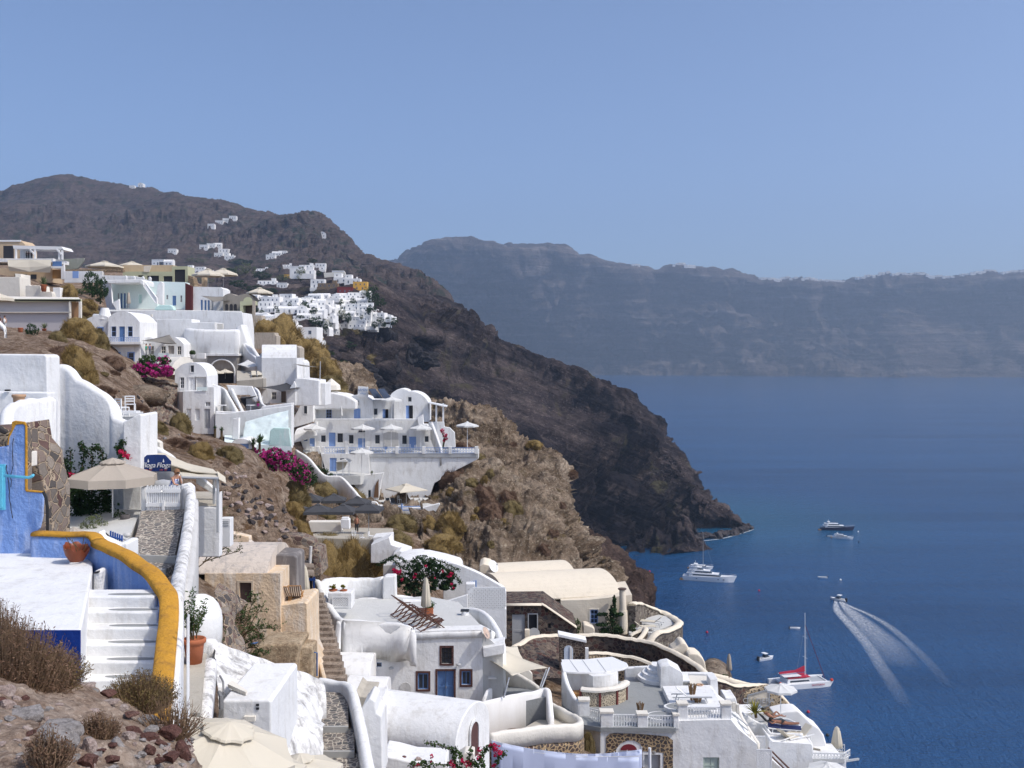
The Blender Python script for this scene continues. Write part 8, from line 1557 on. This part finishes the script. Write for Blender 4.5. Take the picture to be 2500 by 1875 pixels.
def flowerbush(label,parts_,Y,seed):
 t=thing('bougainvillea',label,'flowering bush',P(parts_[0][0],parts_[0][1],Y));l=MB();f_=MB();c=MB();r=random.Random(seed)
 for(u,v,ru,rv_,k)in parts_:
  R_=(px(ru,Y),px(max(ru,rv_),Y)*.8,px(rv_,Y));leaves(l,P(u,v,Y),R_,420,.13,.2,r.randrange(999),.6,0,10);blob(c,P(u,v+rv_*.3,Y+.5),min(R_)*.6,.2,1)
  if k:leaves(f_,P(u,v,Y-.2),tuple(x*1.04 for x in R_),int(420*k),.12,.75,r.randrange(999),.7,0,16)
 c.build('branches',GRNC,t);l.build('leaves',GREEN,t);f_.build('flowers',MAG,t)
flowerbush('magenta bougainvillea with green shoots below the blue door house',[(350,900,26,20,1),(385,905,30,18,1.2),(360,880,24,18,0),(400,880,18,12,.2),(410,905,18,14,1)],109,3)
flowerbush('large magenta bougainvillea bush below the mint pool',[(640,1120,22,26,1.2),(670,1112,26,22,1.2),(700,1125,26,30,1),(655,1145,22,22,1),(728,1145,26,30,.5),(745,1165,18,20,.2),(612,1100,12,12,1)],102,4)
for i,(u,v,r_)in enumerate(((618,1095,22),(634,1090,26),(541,1060,12),(525,1055,10))):
 t=thing('yucca_plant',['spiky green yucca above the magenta bougainvillea, left one','spiky green yucca above the magenta bougainvillea, right one','small yucca on the rock below the gabled house, right one','small yucca on the rock below the gabled house, left one'][i],'plant',P(u,v,101));mb=MB();agave(mb,P(u,v-8,101),px(r_,101),60,i,.06,.2);mb.build('leaves',GREEN,t);mb=MB();mb.tube([P(u,v+14,101),P(u,v-8,101)],.12,6);mb.build('trunk',BRNC,t)
t=MB();blob(t,P(352,968,90),1.7,.12,4,2,(1.35,1,.6));tag(t.build('sandy_boulder',out,off=P(350,958,92),smooth=True),'smooth sandy rounded rock mound above the dry stone terrace wall','rock')
# steep rubble cliff in the middle
loft('rubble_cliff',[[(470,1105,78),(540,1125,79),(600,1140,80),(660,1160,81),(700,1200,82)],[(480,1150,68),(540,1155,68),(600,1165,69),(655,1195,70),(688,1240,72)],[(500,1230,63),(550,1235,63),(610,1245,64),(660,1265,65),(700,1290,67)],[(510,1300,60),(560,1310,60),(620,1320,61),(680,1330,62),(760,1340,64)],[(510,1400,58),(560,1400,58),(620,1400,59),(680,1400,60),(780,1420,62)]],150,110,gr,.8,.5,True,seed=13,amp2=.25,fs2=1.2)
r_=random.Random(77)
for i in range(70):
 f=i/69;u=lerp(545,700,f)+r_.uniform(-34,30);v=lerp(1185,1300,f)+r_.uniform(-44,40);Y=cast(u,v)or 66
 o=stone(u,v,Y,r_.uniform(9,24),r_.uniform(7,15),3 if r_.random()<.6 else 2,'dark or pale stone in the rubble strewn over the brown slope',i,r_.uniform(0,6),r_.uniform(-.5,.5),group='stones strewn over the brown slope')
for i in range(95):
 u=r_.uniform(240,560);v=1010+(u-240)*.28+r_.uniform(-70,30)
 if u>420 and v<1060:v=1075+r_.uniform(0,40)
 Y=cast(u,v)or 80
 if Y<70:continue
 stone(u,v,Y,r_.uniform(5,9)if i%4 else r_.uniform(10,24),r_.uniform(4,7)if i%4 else r_.uniform(8,15),r_.choice((3,2,0)),'small stone lying on the earth slope above the restaurant',i,r_.uniform(0,6),group='small stones on the earth slope')
# leaning woman at the gate, cushion
g_=P(428,1184,38.7)
J=[g_+Vector(q)for q in((-.10,.1,-.05),(-.04,.06,.14),(.03,.02,.30),(.06,0,.38),(.09,-.02,.47),(-.08,-.1,.27),(.03,-.22,.06),(.18,-.18,.02),(.14,.1,.28),(.24,-.02,.05),(.22,-.08,.30),(.20,-.08,.38),(-.2,.3,-.3),(-.2,.3,-.8))]
t=person('woman in a blue and white dress and sunglasses leaning on the white gate wall',J,[.13,.12,.11,.05,.085,.055,.042,.03,.05,.04,.03,.03,.1,.07],[(0,1),(1,2),(2,3),(3,4),(2,5),(5,6),(6,7),(2,8),(8,9),(9,10),(10,11),(0,12),(12,13)])
m,nt,b=newmat('floral_dress',.8);c=mixc(nt,ramp(nt,noi(nt,coord(nt),16,2),[(.48,0),(.54,1)]),(.07,.14,.42),(.75,.78,.85));nt.links.new(c,b.inputs['Base Color'])
a=MB();a.tube([J[0]-Vector((0,0,.2)),J[0],J[1],J[2]-Vector((0,0,.03))],[.17,.165,.15,.12],14);a.build('dress',m,t,smooth=True);a=MB();blob(a,J[4]+Vector((-.03,.03,.03)),.115,.06,3,2,(1,1,1.1));a.tube([J[4]+Vector((-.07,.03,0)),J[3]+Vector((-.09,.03,-.05))],[.05,.03],6);a.build('hair',simple('light_brown_hair',(.24,.12,.06)),t,smooth=True);a=MB();a.box(J[4]+Vector((.055,-.09,.01)),(.09,.03,.035));a.build('sunglasses',BLACKM,t)
a=MB();blob(a,P(398,1190,39.6),.42,.1,2,3,(1.3,.6,.75));tag(a.build('grey_cushion',GPAINT,off=P(398,1190,39.6),smooth=True),'grey rounded canvas cover behind the picket gate beside the woman','cover')
# ================================================================ DISTANT VILLAGE, SHORE, BOATS
FARW=simple('far_window',(.10,.12,.16),.4)
def farproto(kind):
 t=thing('village_house',None,'house',(0,0,0));mb=MB()
 if kind==0:mb.bx(-4,4,0,6,-3,3.2);mb.bx(-4.1,4.1,-.1,.3,3.2,3.6)
 elif kind==1:vault(mb,(0,0,2.2),(0,7,2.2),Vector((3,0,0)),2.2,10,5)
 elif kind==2:mb.bx(-5,5,0,7,-3,3);mb.bx(-5,-.5,1.5,7,3,5.6);mb.bx(2,3,3,4,3,4.2)
 elif kind==3:mb.bx(-4.5,4.5,0,6,-3,5.8);mb.bx(-4.5,4.5,-2,-.02,-2,.3)
 elif kind==4:vault(mb,(-4.5,2.6,2.2),(4.5,2.6,2.2),Vector((0,2.6,0)),1.8,10,5);mb.bx(-7,-4.6,.4,4,-2,2.2)
 else:mb.bx(-7,7,0,5,-3,2.6);mb.bx(-7,7,-3,-.02,-3,.2);mb.bx(3,6,.6,4,2.6,4.4)
 mb.build('wall',WHITEF,t)
 wins={0:[(-2.4,.5,.9,1.1),(2.2,.5,.9,1.1),(0,-.1,1,2)],1:[(0,2.6,.8,.9),(-1.2,0,1,2),(1.2,.3,.8,1.2)],2:[(-3,3.8,.9,1),(-2.5,0,1,2),(1,.6,1,1.2),(3.4,.6,1,1.2)],3:[(-2.6,3.3,1,1.4),(.2,3.3,1,1.4),(2.8,3.3,1,1.4),(-2,.4,1,2),(1.6,.4,1.4,1.6)],4:[(-2.4,.2,1,1.9),(.5,.5,1,1.2),(2.8,.5,1,1.2)],5:[(-5,.3,1.3,1.6),(-2,.2,1,1.9),(1,.3,1.3,1.6),(4.4,.2,1,1.9)]}[kind]
 for x,z,a,h in wins:w_=MB();w_.bx(x-a*.36,x+a*.36,-.06,.05,z,z+h*.85);w_.build('window',FARW,t)
 return t
FP=[farproto(k)for k in range(6)];used_=[False]*6
def fh(k,u,v,Y,s,label,group=None,rz=0,m=None):
 Y=min(cast(u,v+1.5)or Y,Y*1.6)-1.5 if abs((cast(u,v+1.5)or Y)/Y-1)<.6 else Y
 o=place(FP[k],P(u,v+1.5,Y),rz,s,label,not used_[k],group);used_[k]=True
 if group is None and 'group' in o:del o['group']
 if m:
  for c in o.children:
   if c.name.startswith('wall'):c.data=c.data.copy();c.data.materials[0]=m
 return o
rr_=random.Random(5);SH=['flat roofed','round vaulted','stepped two level','two storey','long barrel roofed','wide terraced']
# rows of the village, left to right: name, start, end, depth start/end, count, scale
rows_=[('crest row left',(690,734),(765,738),625,625,6,.85),('scattered upper row',(610,728),(690,735),640,640,5,.8),('row above the black rocks',(880,800),(940,792),600,600,4,.8),('short row at centre',(800,762),(850,765),600,600,5,.85),('back row by the yellow house',(760,728),(900,722),640,640,8,.95),('row under the crest',(735,742),(905,738),630,632,10,1.0),('long upper terrace row',(645,746),(760,752),610,615,8,1.0),('row below the red house',(770,754),(900,756),615,618,9,.95),
 ('second long terrace row',(640,760),(780,766),590,600,8,1.0),('row on the steep right end',(830,768),(925,772),600,604,7,.95),('row by the dark trees',(735,775),(800,780),590,592,5,.95),('low right terrace row',(855,782),(960,780),594,600,7,.8),('row with small pools',(845,795),(915,797),588,590,5,.9),
 ('row left of the dark trees',(630,775),(690,785),480,500,5,.85),('second row above the golden bank',(640,792),(715,800),470,480,6,.85),('third row above the golden bank',(660,806),(735,812),465,470,6,.8),('middle row over the black rocks',(780,792),(840,798),575,578,4,.9),('fourth slope row',(690,820),(755,824),462,466,5,.75),('lowest row over the black rocks',(785,808),(830,812),572,574,3,.85),('long lowest terrace',(705,834),(795,838),460,464,5,.85)]
ords=['leftmost','second','third','fourth','fifth','sixth','seventh','eighth','ninth','tenth']
for nm,a,b_,Y0,Y1,n,s in rows_:
 for i in range(n):
  f=(i+.5)/n;k=rr_.choice((0,1,1,2,3,4,4,5));fh(k,lerp(a[0],b_[0],f)+rr_.uniform(-2,2),lerp(a[1],b_[1],f)+rr_.uniform(-2.5,2.5),lerp(Y0,Y1,f)+rr_.uniform(-4,4),(s*rr_.uniform(.7,1.1),s,s*rr_.uniform(.65,.95)),'%s house, %s from the left in the %s'%(SH[k],ords[i]if i else 'first',nm),'houses of the distant village',rr_.uniform(-.25,.25))
YH=plaster('yellow_house_paint',(.62,.36,.07),(.5,.3,.1),.2,.3);RH=plaster('red_house_paint',(.16,.03,.03),(.1,.03,.03),.2,.3)
fh(3,879,706,650,(.95,1,.85),'bright yellow ochre house at the top right of the distant village',m=YH);fh(0,842,712,636,(1.2,1,.9),'dark red walled house in the middle of the distant village',m=RH);fh(5,800,700,660,(.9,1,1),'dark stone walled ruin near the crest of the distant village',m=CREAMST2)
for k,u,v,Y,s,l in((2,835,688,660,1.1,'white church like house on the crest of the distant village'),(3,775,702,660,1,'pale grey block left of the crest church'),(2,860,690,662,1,'white house between the church and the yellow house'),(5,740,668,690,1.1,'wide white villa on the ridge above the village'),(3,782,657,745,1.3,'white villa with a tower block on the ridge'),(5,748,652,760,1.2,'long white villa above the ridge trees'),(0,725,664,730,1.3,'white cube villa left of the big ridge tree'),(5,640,660,780,1.1,'long low pale house among the far trees'),(5,652,692,700,1.1,'low white house among the trees left of the village'),(0,688,700,690,1,'small white flat house with blue doors by the road'),(5,700,650,820,1,'row of low white cottages behind the ridge villas'),(0,825,672,715,1.3,'pale concrete annex at the right end of the ridge')):fh(k,u,v,Y,s,l)
blockthing('long pale grey garden wall running right from the ridge villas',[(790,666),(842,664),(845,673),(792,678)],700,2,CREAM2);fh(0,705,676,705,(1.1,1,.8),'ochre yellow low house among the ridge trees',m=YH)
for k,u,v,Y,s,l in((3,545,622,1500,1.7,'largest white house on the brown mountain foot, left of the scattered cottages'),(0,533,625,1500,1.6,'white house joined to the largest one on the mountain foot'),(2,560,630,1480,1.5,'pale stepped house right of the largest mountain house'),(0,497,605,1700,1.6,'leftmost small ruin of the mountain side row'),(0,515,602,1700,1.6,'second small white house of the mountain side row'),(4,530,600,1700,1.4,'rightmost small vaulted house of the mountain side row'),(0,660,630,1300,1.6,'lower white house of the cluster on the mountain right side'),(4,675,622,1300,1.5,'middle white house of the cluster on the mountain right side'),(0,690,619,1300,1.4,'upper white house of the cluster on the mountain right side'),(0,515,552,2000,1.5,'lowest of four tiny stone ruins climbing the mountain'),(0,535,545,2000,1.8,'second of four tiny stone ruins climbing the mountain'),(0,552,539,2000,1.6,'third of four tiny stone ruins climbing the mountain'),(0,568,533,2000,1.6,'highest of four tiny stone ruins climbing the mountain'),(0,420,615,1500,1.6,'pinkish ruin at the left of the mountain foot houses'),(1,787,577,1280,1.9,'tiny white chapel alone on the mountain shoulder'),(1,343,454,2290,2.0,'tiny white chapel on the mountain skyline'),(0,322,457,2290,1.5,'small white hut beside the skyline chapel'),(2,470,660,900,1.4,'white house group behind the olive restaurant, left one'),(3,488,664,880,1.3,'white block behind the olive restaurant, middle one'),(2,512,668,860,1.3,'white stepped house behind the two cream parasols'),(0,385,645,620,.9,'small white block on the skyline above the tan parapet'),(4,405,646,620,.9,'small vaulted roof on the skyline above the tan parapet')):fh(k,u,v,Y,s,l)
# white strips of the far town along the caldera rim
for i,(a,b_,v,n)in enumerate(((1640,1700,672,9),(1855,1950,683,14),(1960,2060,682,14),(2090,2200,677,18),(2205,2330,672,18),(2340,2500,672,20),(1545,1560,695,2))):
 for j in range(n):
  u=lerp(a,b_,(j+.5)/n)+rr_.uniform(-3,3);h=rr_.uniform(2,5)
  vv=next((q for q in range(640,720)if(cast(u,q)or 0)>3000),680)+rr_.uniform(.5,3)
  o=place(FP[0],P(u,vv+1,(cast(u,vv+1)or 5960)-10),0,(2.4*rr_.uniform(.6,2),2,1.9*rr_.uniform(.8,1.6)),'tiny white house of the far town strung along the caldera rim',False,'houses on the far caldera rim')
# trees of the village
def tree(u,v,Y,w_,h,l,k='dark'):
 o=shrub(k,u,v,Y,w_,h,l,'tree');o.name='tree';C_=Vector((0,0,H));o.location=C_+(o.location-C_)*(1-9/max(200,o.location.y));return o
for i,(u,v,Y,w_,h,l)in enumerate(((734,680,695,26,34,'tall dark tree before the ridge villas'),(778,672,690,16,14,'round dark tree on the ridge'),(745,757,588,22,26,'dark tree between the terrace rows'),(835,775,585,20,30,'dark cypress like tree in the middle of the village'),(850,785,584,18,26,'dark tree at the village centre'),(770,792,570,40,22,'wide dark green trees below the centre'),(795,797,568,36,20,'dark green trees above the black rocks'),(822,785,575,14,14,'small dark tree among the low houses'),(910,735,640,34,44,'dark green wood at the right edge of the village'),(895,720,655,26,24,'green bushes behind the yellow house'),(930,745,640,30,20,'olive green scrub right of the village'),(955,790,598,40,18,'green scrub on the cliff edge'),(600,668,900,60,30,'dark wood left of the far villas'),(560,672,900,50,22,'dark wood behind the cream parasols'),(640,680,840,50,20,'dark trees below the long pale house'),(690,684,760,40,16,'trees by the village road'),(620,712,700,60,18,'grey green trees left of the village'),(660,715,690,40,14,'green trees above the terrace rows'),(500,690,800,50,14,'dark trees under the cream parasols'),(580,700,760,50,20,'dark trees left of the road'),(762,640,820,30,10,'trees behind the ridge villas'),(480,640,1300,60,12,'dark grove at the mountain foot'),(590,645,1200,70,14,'dark grove below the mountain cottages'))):tree(u,v,Y,w_,h,l,'dark' if i%3 else 'olv')
for i in range(34):
 u=rr_.uniform(600,940);v=rr_.uniform(738,806);tree(u,v,cast(u,v)or 600,rr_.uniform(9,22),rr_.uniform(8,18),'small dark tree between the houses of the distant village').__setitem__('group','trees between the village houses')
for i,(u,v,Y,w_,h,l)in enumerate(((760,830,440,60,26,'gold scrub below the lowest terrace'),(870,810,560,40,18,'round gold green bush above the black rocks'),(845,850,520,60,20,'dull olive scrub between the black rocks'),(920,825,560,50,30,'olive scrub on the cliff shoulder'),(900,880,500,70,22,'ochre scrub on the cliff'),(830,900,420,60,24,'olive scrub above the tan rock'),(770,860,300,50,16,'prickly pear patch on the bank, left one'),(800,868,290,40,14,'prickly pear patch on the bank, right one'),(720,800,420,40,14,'green shrubs filling the gap beside the bank'))):shrub(['gold','olive','dark'][i%3 if 'pear' not in l else 2],u,v,Y,w_,h,l)
for i in range(22):
 u=rr_.uniform(1090,1400);v=rr_.uniform(1050,1380);g_=cast(u,v)
 if g_ and 110<g_<230:shrub(('brown','olive','gold')[i%3],u,v,g_,rr_.uniform(22,50),rr_.uniform(12,26),'dry scrub cushion growing on the tan rock outcrop',group='scrub on the tan rock outcrop')
for i in range(60):
 u=rr_.uniform(130,640);v=rr_.uniform(830,1190);g_=cast(u,v)
 if g_ and 60<g_<170:shrub(('brown','olive','brown')[i%3],u,v,g_,rr_.uniform(14,40),rr_.uniform(8,18),'dry grass tuft on the brown earth slope of the town',group='dry tufts on the earth slope')
# black rocks of the headland and white road line
BLK=rock('black_cliff_rock',[(.016,.015,.018),(.035,.032,.035),(.07,.065,.065)],.12,0,None,0,1,.8)
for i,(u,v,Y,w_,h)in enumerate(((860,860,560,60,60),(930,830,590,60,90),(835,870,555,50,36),(790,880,540,50,40),(880,905,540,70,46),(950,900,560,60,60),(990,860,610,60,70),(1010,820,650,50,50),(900,950,520,80,50),(970,960,540,60,40),(1040,880,640,60,40),(820,905,500,44,26),(760,870,500,46,24))):
 mb=MB();blob(mb,(0,0,0),1,.5,4,i);o=mb.build('lava_crag',BLK);o.location=P(u,v,Y-2);o.scale=(px(w_,Y)/2,px(w_,Y)*.4,px(h,Y)/2);tag(o,'black lava crag on the headland slope, '+['first below the low terrace','tall one under the cliff edge scrub','small one left of the first','lowest under the terrace wall','wide one in the middle','square one right of the middle','tall one at the right edge','highest right one','lower wide one','lower one beside the wide one','rightmost lower one','small one above the tan rock','leftmost one over the bank'][i],'rock','black lava crags')
r_=random.Random(9)
for i in range(70):
 f=i/69;q=sc2([(1375*1,1325),(1450,1330),(1540,1328),(1600,1326),(1660,1322),(1720,1313),(1770,1308),(1832,1290)],10);p=q[int(f*(len(q)-1))];Y=seaY(p[1]+2)
 o=bpy.data.objects.new('shore_rock',ROCKS[3][i%3]);COL.objects.link(o);s=r_.uniform(1.2,4.2);o.location=P(p[0]+r_.uniform(-5,5),p[1]+r_.uniform(-6,2),Y);o.scale=(s*1.3,s,s*.8);o.rotation_euler=(0,0,r_.uniform(0,6));tag(o,'black boulder at the waterline of the headland','rock','black boulders along the headland shore')
# wake and foam
FOAM,nt,b=newmat('sea_foam',.9,(.85,.88,.9));co=coord(nt);nn=noi(nt,co,.9,8,.75);g_=N(nt,'ShaderNodeAttribute',attribute_name='fade');mm=N(nt,'ShaderNodeMath',operation='MULTIPLY');nt.links.new(ramp(nt,nn,[(.34,0),(.72,1)]),mm.inputs[0]);nt.links.new(g_.outputs['Fac'],mm.inputs[1]);nt.links.new(mm.outputs[0],b.inputs['Alpha'])
def wake(name,label,cl,ws,fades,z=.02,cat='wake'):
 q=sc2([(a,c)for a,c in cl],10)if len(cl)<60 else cl;W3_=[PZ(u,v,z)for u,v in q];n=len(W3_);vs=[];fd=[]
 for i,p in enumerate(W3_):
  f=i/(n-1)*(len(ws)-1);k=min(int(f),len(ws)-2);w_=lerp(ws[k],ws[k+1],f-k);fa=lerp(fades[k],fades[k+1],f-k);d=(W3_[min(i+1,n-1)]-W3_[max(i-1,0)]).normalized();s=Vector((d.y,-d.x,0))
  for j in range(7):t_=j/3-1;vs.append(p+s*w_*t_);fd.append(fa*(1-abs(t_)**3))
 mb=MB();mb.add(vs,[(i*7+j,i*7+j+1,(i+1)*7+j+1,(i+1)*7+j)for i in range(n-1)for j in range(6)]);o=mb.build(name,FOAM);at=o.data.attributes.new('fade','FLOAT','POINT');at.data.foreach_set('value',fd);return tag(o,label,cat,kind='stuff')
wake('wake_foam','left white foam arm of the speedboat wake',[(2040,1466),(2046,1492),(2080,1530),(2118,1575),(2150,1625),(2180,1670),(2215,1730)],[.6,2.2,2.6,2.6,2.8,3,2.6],[1,.9,.7,.5,.32,.15,0])
wake('wake_foam','right white foam arm of the speedboat wake',[(2046,1466),(2075,1480),(2125,1502),(2175,1532),(2225,1575),(2275,1625),(2320,1680)],[.5,1.2,1.6,2,2.2,2.4,2],[1,.85,.62,.42,.25,.1,0],.03)
wake('wake_foam','middle foam streak behind the speedboat',[(2050,1470),(2085,1500),(2130,1540),(2170,1580),(2205,1630)],[.5,4,6,8,8],[.95,.7,.5,.3,0],.04)
wake('shore_foam','thin surf line along the headland rocks',[(1500,1330),(1560,1332),(1650,1328),(1700,1322),(1765,1314),(1830,1296),(1838,1290)],[.9,1.2,1,1.2,1.2,1,.6],[.5,.8,.7,.9,.9,.8,.3],.02,'foam')
# boats
def hull(mb,L,B,D,sheer=.3,bow=.25,z0=-.2,n=14,stern=.8,flare=.75):
 """boat hull, bow towards +X"""
 rows=[]
 for i in range(n+1):
  f=i/n;x=-L/2+L*f;w_=B/2*(stern+(1-stern)*min(1,f*3))*(1 if f<1-bow*1.6 else max(.02,1-((f-(1-bow*1.6))/(bow*1.6))**2));z=D*(1+sheer*f*f);xb=x-(.12*L*max(0,f-.75)/.25)*0
  rows.append([Vector((x,-w_,z)),Vector((x-(.06*L if f>.85 else 0)*(f-.85)/.15 if f>.85 else x,-w_*flare,z0)),Vector((x-(.07*L)*(f-.85)/.15 if f>.85 else x,0,z0-.3)),Vector((x-(.06*L)*(f-.85)/.15 if f>.85 else x,w_*flare,z0)),Vector((x,w_,z))])
 m=5;vs=[q for r in rows for q in r];f_=[(i*m+j,(i+1)*m+j,(i+1)*m+j+1,i*m+j+1)for i in range(n)for j in range(4)]+[(i*m,i*m+4,(i+1)*m+4,(i+1)*m)for i in range(n)]+[(0,1,2,3,4)]
 return mb.add(vs,f_)
HW=simple('boat_white',(.78,.78,.78),.3,.04,2);HN=simple('boat_navy',(.03,.035,.07),.25,.1,2)
def cabin(mb,x0,x1,w_,z0,z1,rake=.8,tail=.2):mb.prism([Vector((x0,-w_/2,z0)),Vector((x1,-w_/2,z0)),Vector((x1-rake*(z1-z0),-w_/2,z1)),Vector((x0+tail*(z1-z0),-w_/2,z1))],(0,w_,0));return mb
def yacht(name,label,u,v,rz,L,hm,decks=2,dark=False,s=1):
 t=thing(name,label,'yacht',(0,0,0));B,D=L*.23,L*.085
 mb=MB();hull(mb,L,B,D,.45,.28);mb.build('hull',hm,t,fixn=True);mb=MB();mb.bx(-L*.56,-L*.48,-B*.36,B*.36,0,.35);mb.build('swim_platform',WOODL,t)
 for k in range(6):mb=MB();mb.bx(-L*.25+k*L*.1,-L*.22+k*L*.1,-B*.44,B*.44,D*.55,D*.68);mb.build('porthole',DARK,t)if False else mb.build('porthole',GLASS,t)
 z=D
 for d_ in range(decks):
  x0,x1,w_=-L*(.38-.04*d_),L*(.24-.16*d_),B*(.74-.14*d_);h=L*.055;mb=MB();cabin(mb,x0,x1,w_,z,z+h,1.9,.2);mb.build('deck_house',HW,t,fixn=True);mb=MB();cabin(mb,x0+L*.06,x1-L*.035,w_+.06,z+h*.35,z+h*.75,1.9,1);mb.build('window_band',GLASS,t,fixn=True)
  z+=h;mb=MB();mb.bx(x0-L*.05,x1-L*.07,-w_*.56,w_*.56,z,z+.12);mb.build('deck_overhang',HW,t)
 mb=MB();mb.bar((-L*.22,-B*.25,z),(-L*.27,-B*.25,z+L*.05),.3);mb.bar((-L*.22,B*.25,z),(-L*.27,B*.25,z+L*.05),.3);mb.bx(-L*.30,-L*.23,-B*.28,B*.28,z+L*.05,z+L*.06);mb.build('radar_arch',HW,t)
 mb=MB();mb.tube([(-L*.26,0,z+L*.05),(-L*.27,0,z+L*.12)],.08,5);mb.build('antenna',HW,t)
 mb=MB();mb.tube([(L*.2,-B*.42,D*1.1+.8),(L*.38,-B*.25,D*1.3+.8),(L*.49,0,D*1.44+.8),(L*.38,B*.25,D*1.3+.8),(L*.2,B*.42,D*1.1+.8)],.04,4);mb.build('bow_rail',STEEL,t)
 t.location=PZ(u,v,0);t.rotation_euler=(0,0,rz);t.scale=(s,)*3;return t
yacht('motor_yacht','large white motor yacht with long dark windows anchored off the headland',1733,1418,-.30,27,HW,3);yacht('motor_yacht','sleek dark hulled motor yacht far out to the right',2045,1294,-.12,22,HN,2);yacht('motor_yacht','smaller white motor yacht just in front of the dark hulled one',2058,1315,-.45,13,HW,2)
t=yacht('sailing_boat','white boat with a tall thin mast behind the large motor yacht',1712,1388,-.25,13,HW,1);t['category']='boat';mb=MB();mb.tube([(1,0,1.5),(1,0,19)],[.16,.07],6);mb.build('mast',GPAINT,t)
mb=MB();mb.tube([(6.2,0,1.4),(1,0,18)],.03,3);mb.build('forestay',GPAINT,t)
# catamaran
t=thing('catamaran','red and white sailing catamaran with a tall mast and red canopy','catamaran',(0,0,0));L=21
for s in(-1,1):mb=MB();hull(mb,L,1.7,1.7,.1,.2,-.2,14,.6,.8);o=mb.build('hull',HW,t,fixn=True);o.location=(0,s*3.6,0);mb=MB();mb.bx(1.5,8,-.9 if s<0 else .86,-.86 if s<0 else .9,.9,1.25);q=mb.build('red_hull_lettering_band',simple('boat_red',(.45,.03,.05)),o)if False else None
mb=MB();mb.bx(-8,2.2,-3.2,3.2,1.0,1.7);mb.build('bridge_deck',HW,t);mb=MB();cabin(mb,-6.5,2.6,5.6,1.7,3.0,.9,.1);mb.build('cabin',HW,t,fixn=True);mb=MB();cabin(mb,-5.5,2.0,5.7,2.0,2.6,.9,.1);mb.build('cabin_window',GLASS,t,fixn=True)
RD=simple('sail_red',(.42,.02,.05),.8);mb=MB();mb.sheet([[Vector((x,y,3.35+.12*math.cos(y*.5)))for y in(-2.6,-1,1,2.6)]for x in(-6,-3,0,2.4)],.06);mb.build('red_canopy',RD,t);mb=MB();mb.sheet([[Vector((x,y,3.9))for y in(-2.4,2.4)]for x in(-7.5,-1)],.1);mb.build('white_bimini',HW,t)
mb=MB();mb.tube([(1.6,0,1.7),(1.6,0,25)],[.2,.1],8);mb.build('mast',HW,t);mb=MB();mb.prism([(1.4,-.25,4.6),(-8.2,-.25,4.3),(-8.2,-.25,4.9),(-2,-.25,5.3),(1.4,-.25,6.6)],(0,.5,0));mb.build('furled_mainsail',RD,t)
for z in(9.5,16.5):mb=MB();mb.bar((1.6,-1.6,z),(1.6,1.6,z),.09);mb.build('spreader',HW,t)
mb=MB();mb.tube([(9.2,0,1.8),(1.6,0,21)],.12,5);mb.build('furled_jib',simple('jib_maroon',(.12,.03,.06)),t)
for y in(-3.6,3.6):mb=MB();mb.tube([(0,y,1.8),(1.6,y*.4,16.5),(1.6,0,21)],.03,3);mb.build('shroud',GPAINT,t)
mb=MB();mb.bx(8.2,8.6,-3.6,3.6,1.5,1.8);mb.build('front_beam',HW,t);mb=MB();mb.sheet([[Vector((x,y,1.5))for y in(-2.8,2.8)]for x in(2.5,8.2)],.04);mb.build('trampoline',GPAINT,t)
for y in(-4.52,4.52):text('SANTORINI',Vector((4.2,y,1.1)),.95,RD,t,.01,1,'hull_lettering')
for i,(x,y)in enumerate(((-9.6,-3.6),(9.8,-3.6))):mb=MB();blob(mb,(x,y,2.2),.55,.1,2,i);mb.build('red_float',simple('buoy_red',(.6,.05,.02)),t)
t.location=PZ(1955,1672,0);t.rotation_euler=(0,0,.22)
def small(name,label,u,v,rz,L,m=None,top=None,cat='boat'):
 t=thing(name,label,cat,(0,0,0));mb=MB();hull(mb,L,L*.36,L*.11,.25,.3,-.1);mb.build('hull',m or HW,t,fixn=True);mb=MB();mb.bx(-L*.38,L*.2,-L*.12,L*.12,L*.11,L*.14);mb.build('deck_well',GPAINT,t)
 mb=MB();mb.bx(-L*.56,-L*.47,-L*.06,L*.06,.1,L*.22);mb.build('outboard',BLACKM,t)
 if top:mb=MB();cabin(mb,-L*.15,L*.15,L*.2,L*.13,L*.26,1.0);mb.build('windscreen',GLASS,t,fixn=True);mb=MB();mb.bx(-L*.2,L*.02,-L*.14,L*.14,L*.32,L*.34);mb.build('sun_top',HW,t)
 t.location=PZ(u,v,0);t.rotation_euler=(0,0,rz);return t
small('speedboat','white speedboat racing left ahead of its long foam wake',2046,1466,2.35,8,HW,True,'speedboat');small('motorboat','white open motorboat between the headland terrace and the catamaran',1870,1610,.5,7.5,HW,True)
small('rubber_dinghy','dark and white rubber dinghy floating alone in the middle of the bay',2008,1411,3.0,5,HW,cat='dinghy');small('rubber_dinghy','white tender beside the catamaran mast',1941,1535,0,4.6,HW,cat='dinghy');small('rubber_dinghy','grey tender tied behind the smaller white yacht',2026,1310,.1,4,GPAINT,cat='dinghy')
for i,(u,v,m_,l)in enumerate(((1853,1443,RD,'red mooring buoy right of the large motor yacht'),(1726,1545,RD,'red mooring buoy near the rounded lava stone terrace'),(1586,1396,RD,'red buoy close to the dark rock point'),(2095,1299,HW,'white buoy right of the dark hulled yacht'),(2097,1324,BLACKM,'dark buoy below the white one'),(2052,1417,HW,'small white buoy right of the lone dinghy'),(2020,1797,BLACKM,'dark round buoy close under the sea wall'),(1973,1740,RD,'tiny red buoy below the catamaran'))):
 mb=MB();mb.lathe([(.05,-.3),(.5,0),(.55,.35),(.35,.65),(.1,.8)],(0,0,0),12);o=mb.build('mooring_buoy',m_,smooth=True);o.location=PZ(u,v,0);tag(o,l,'buoy')
make_haze()
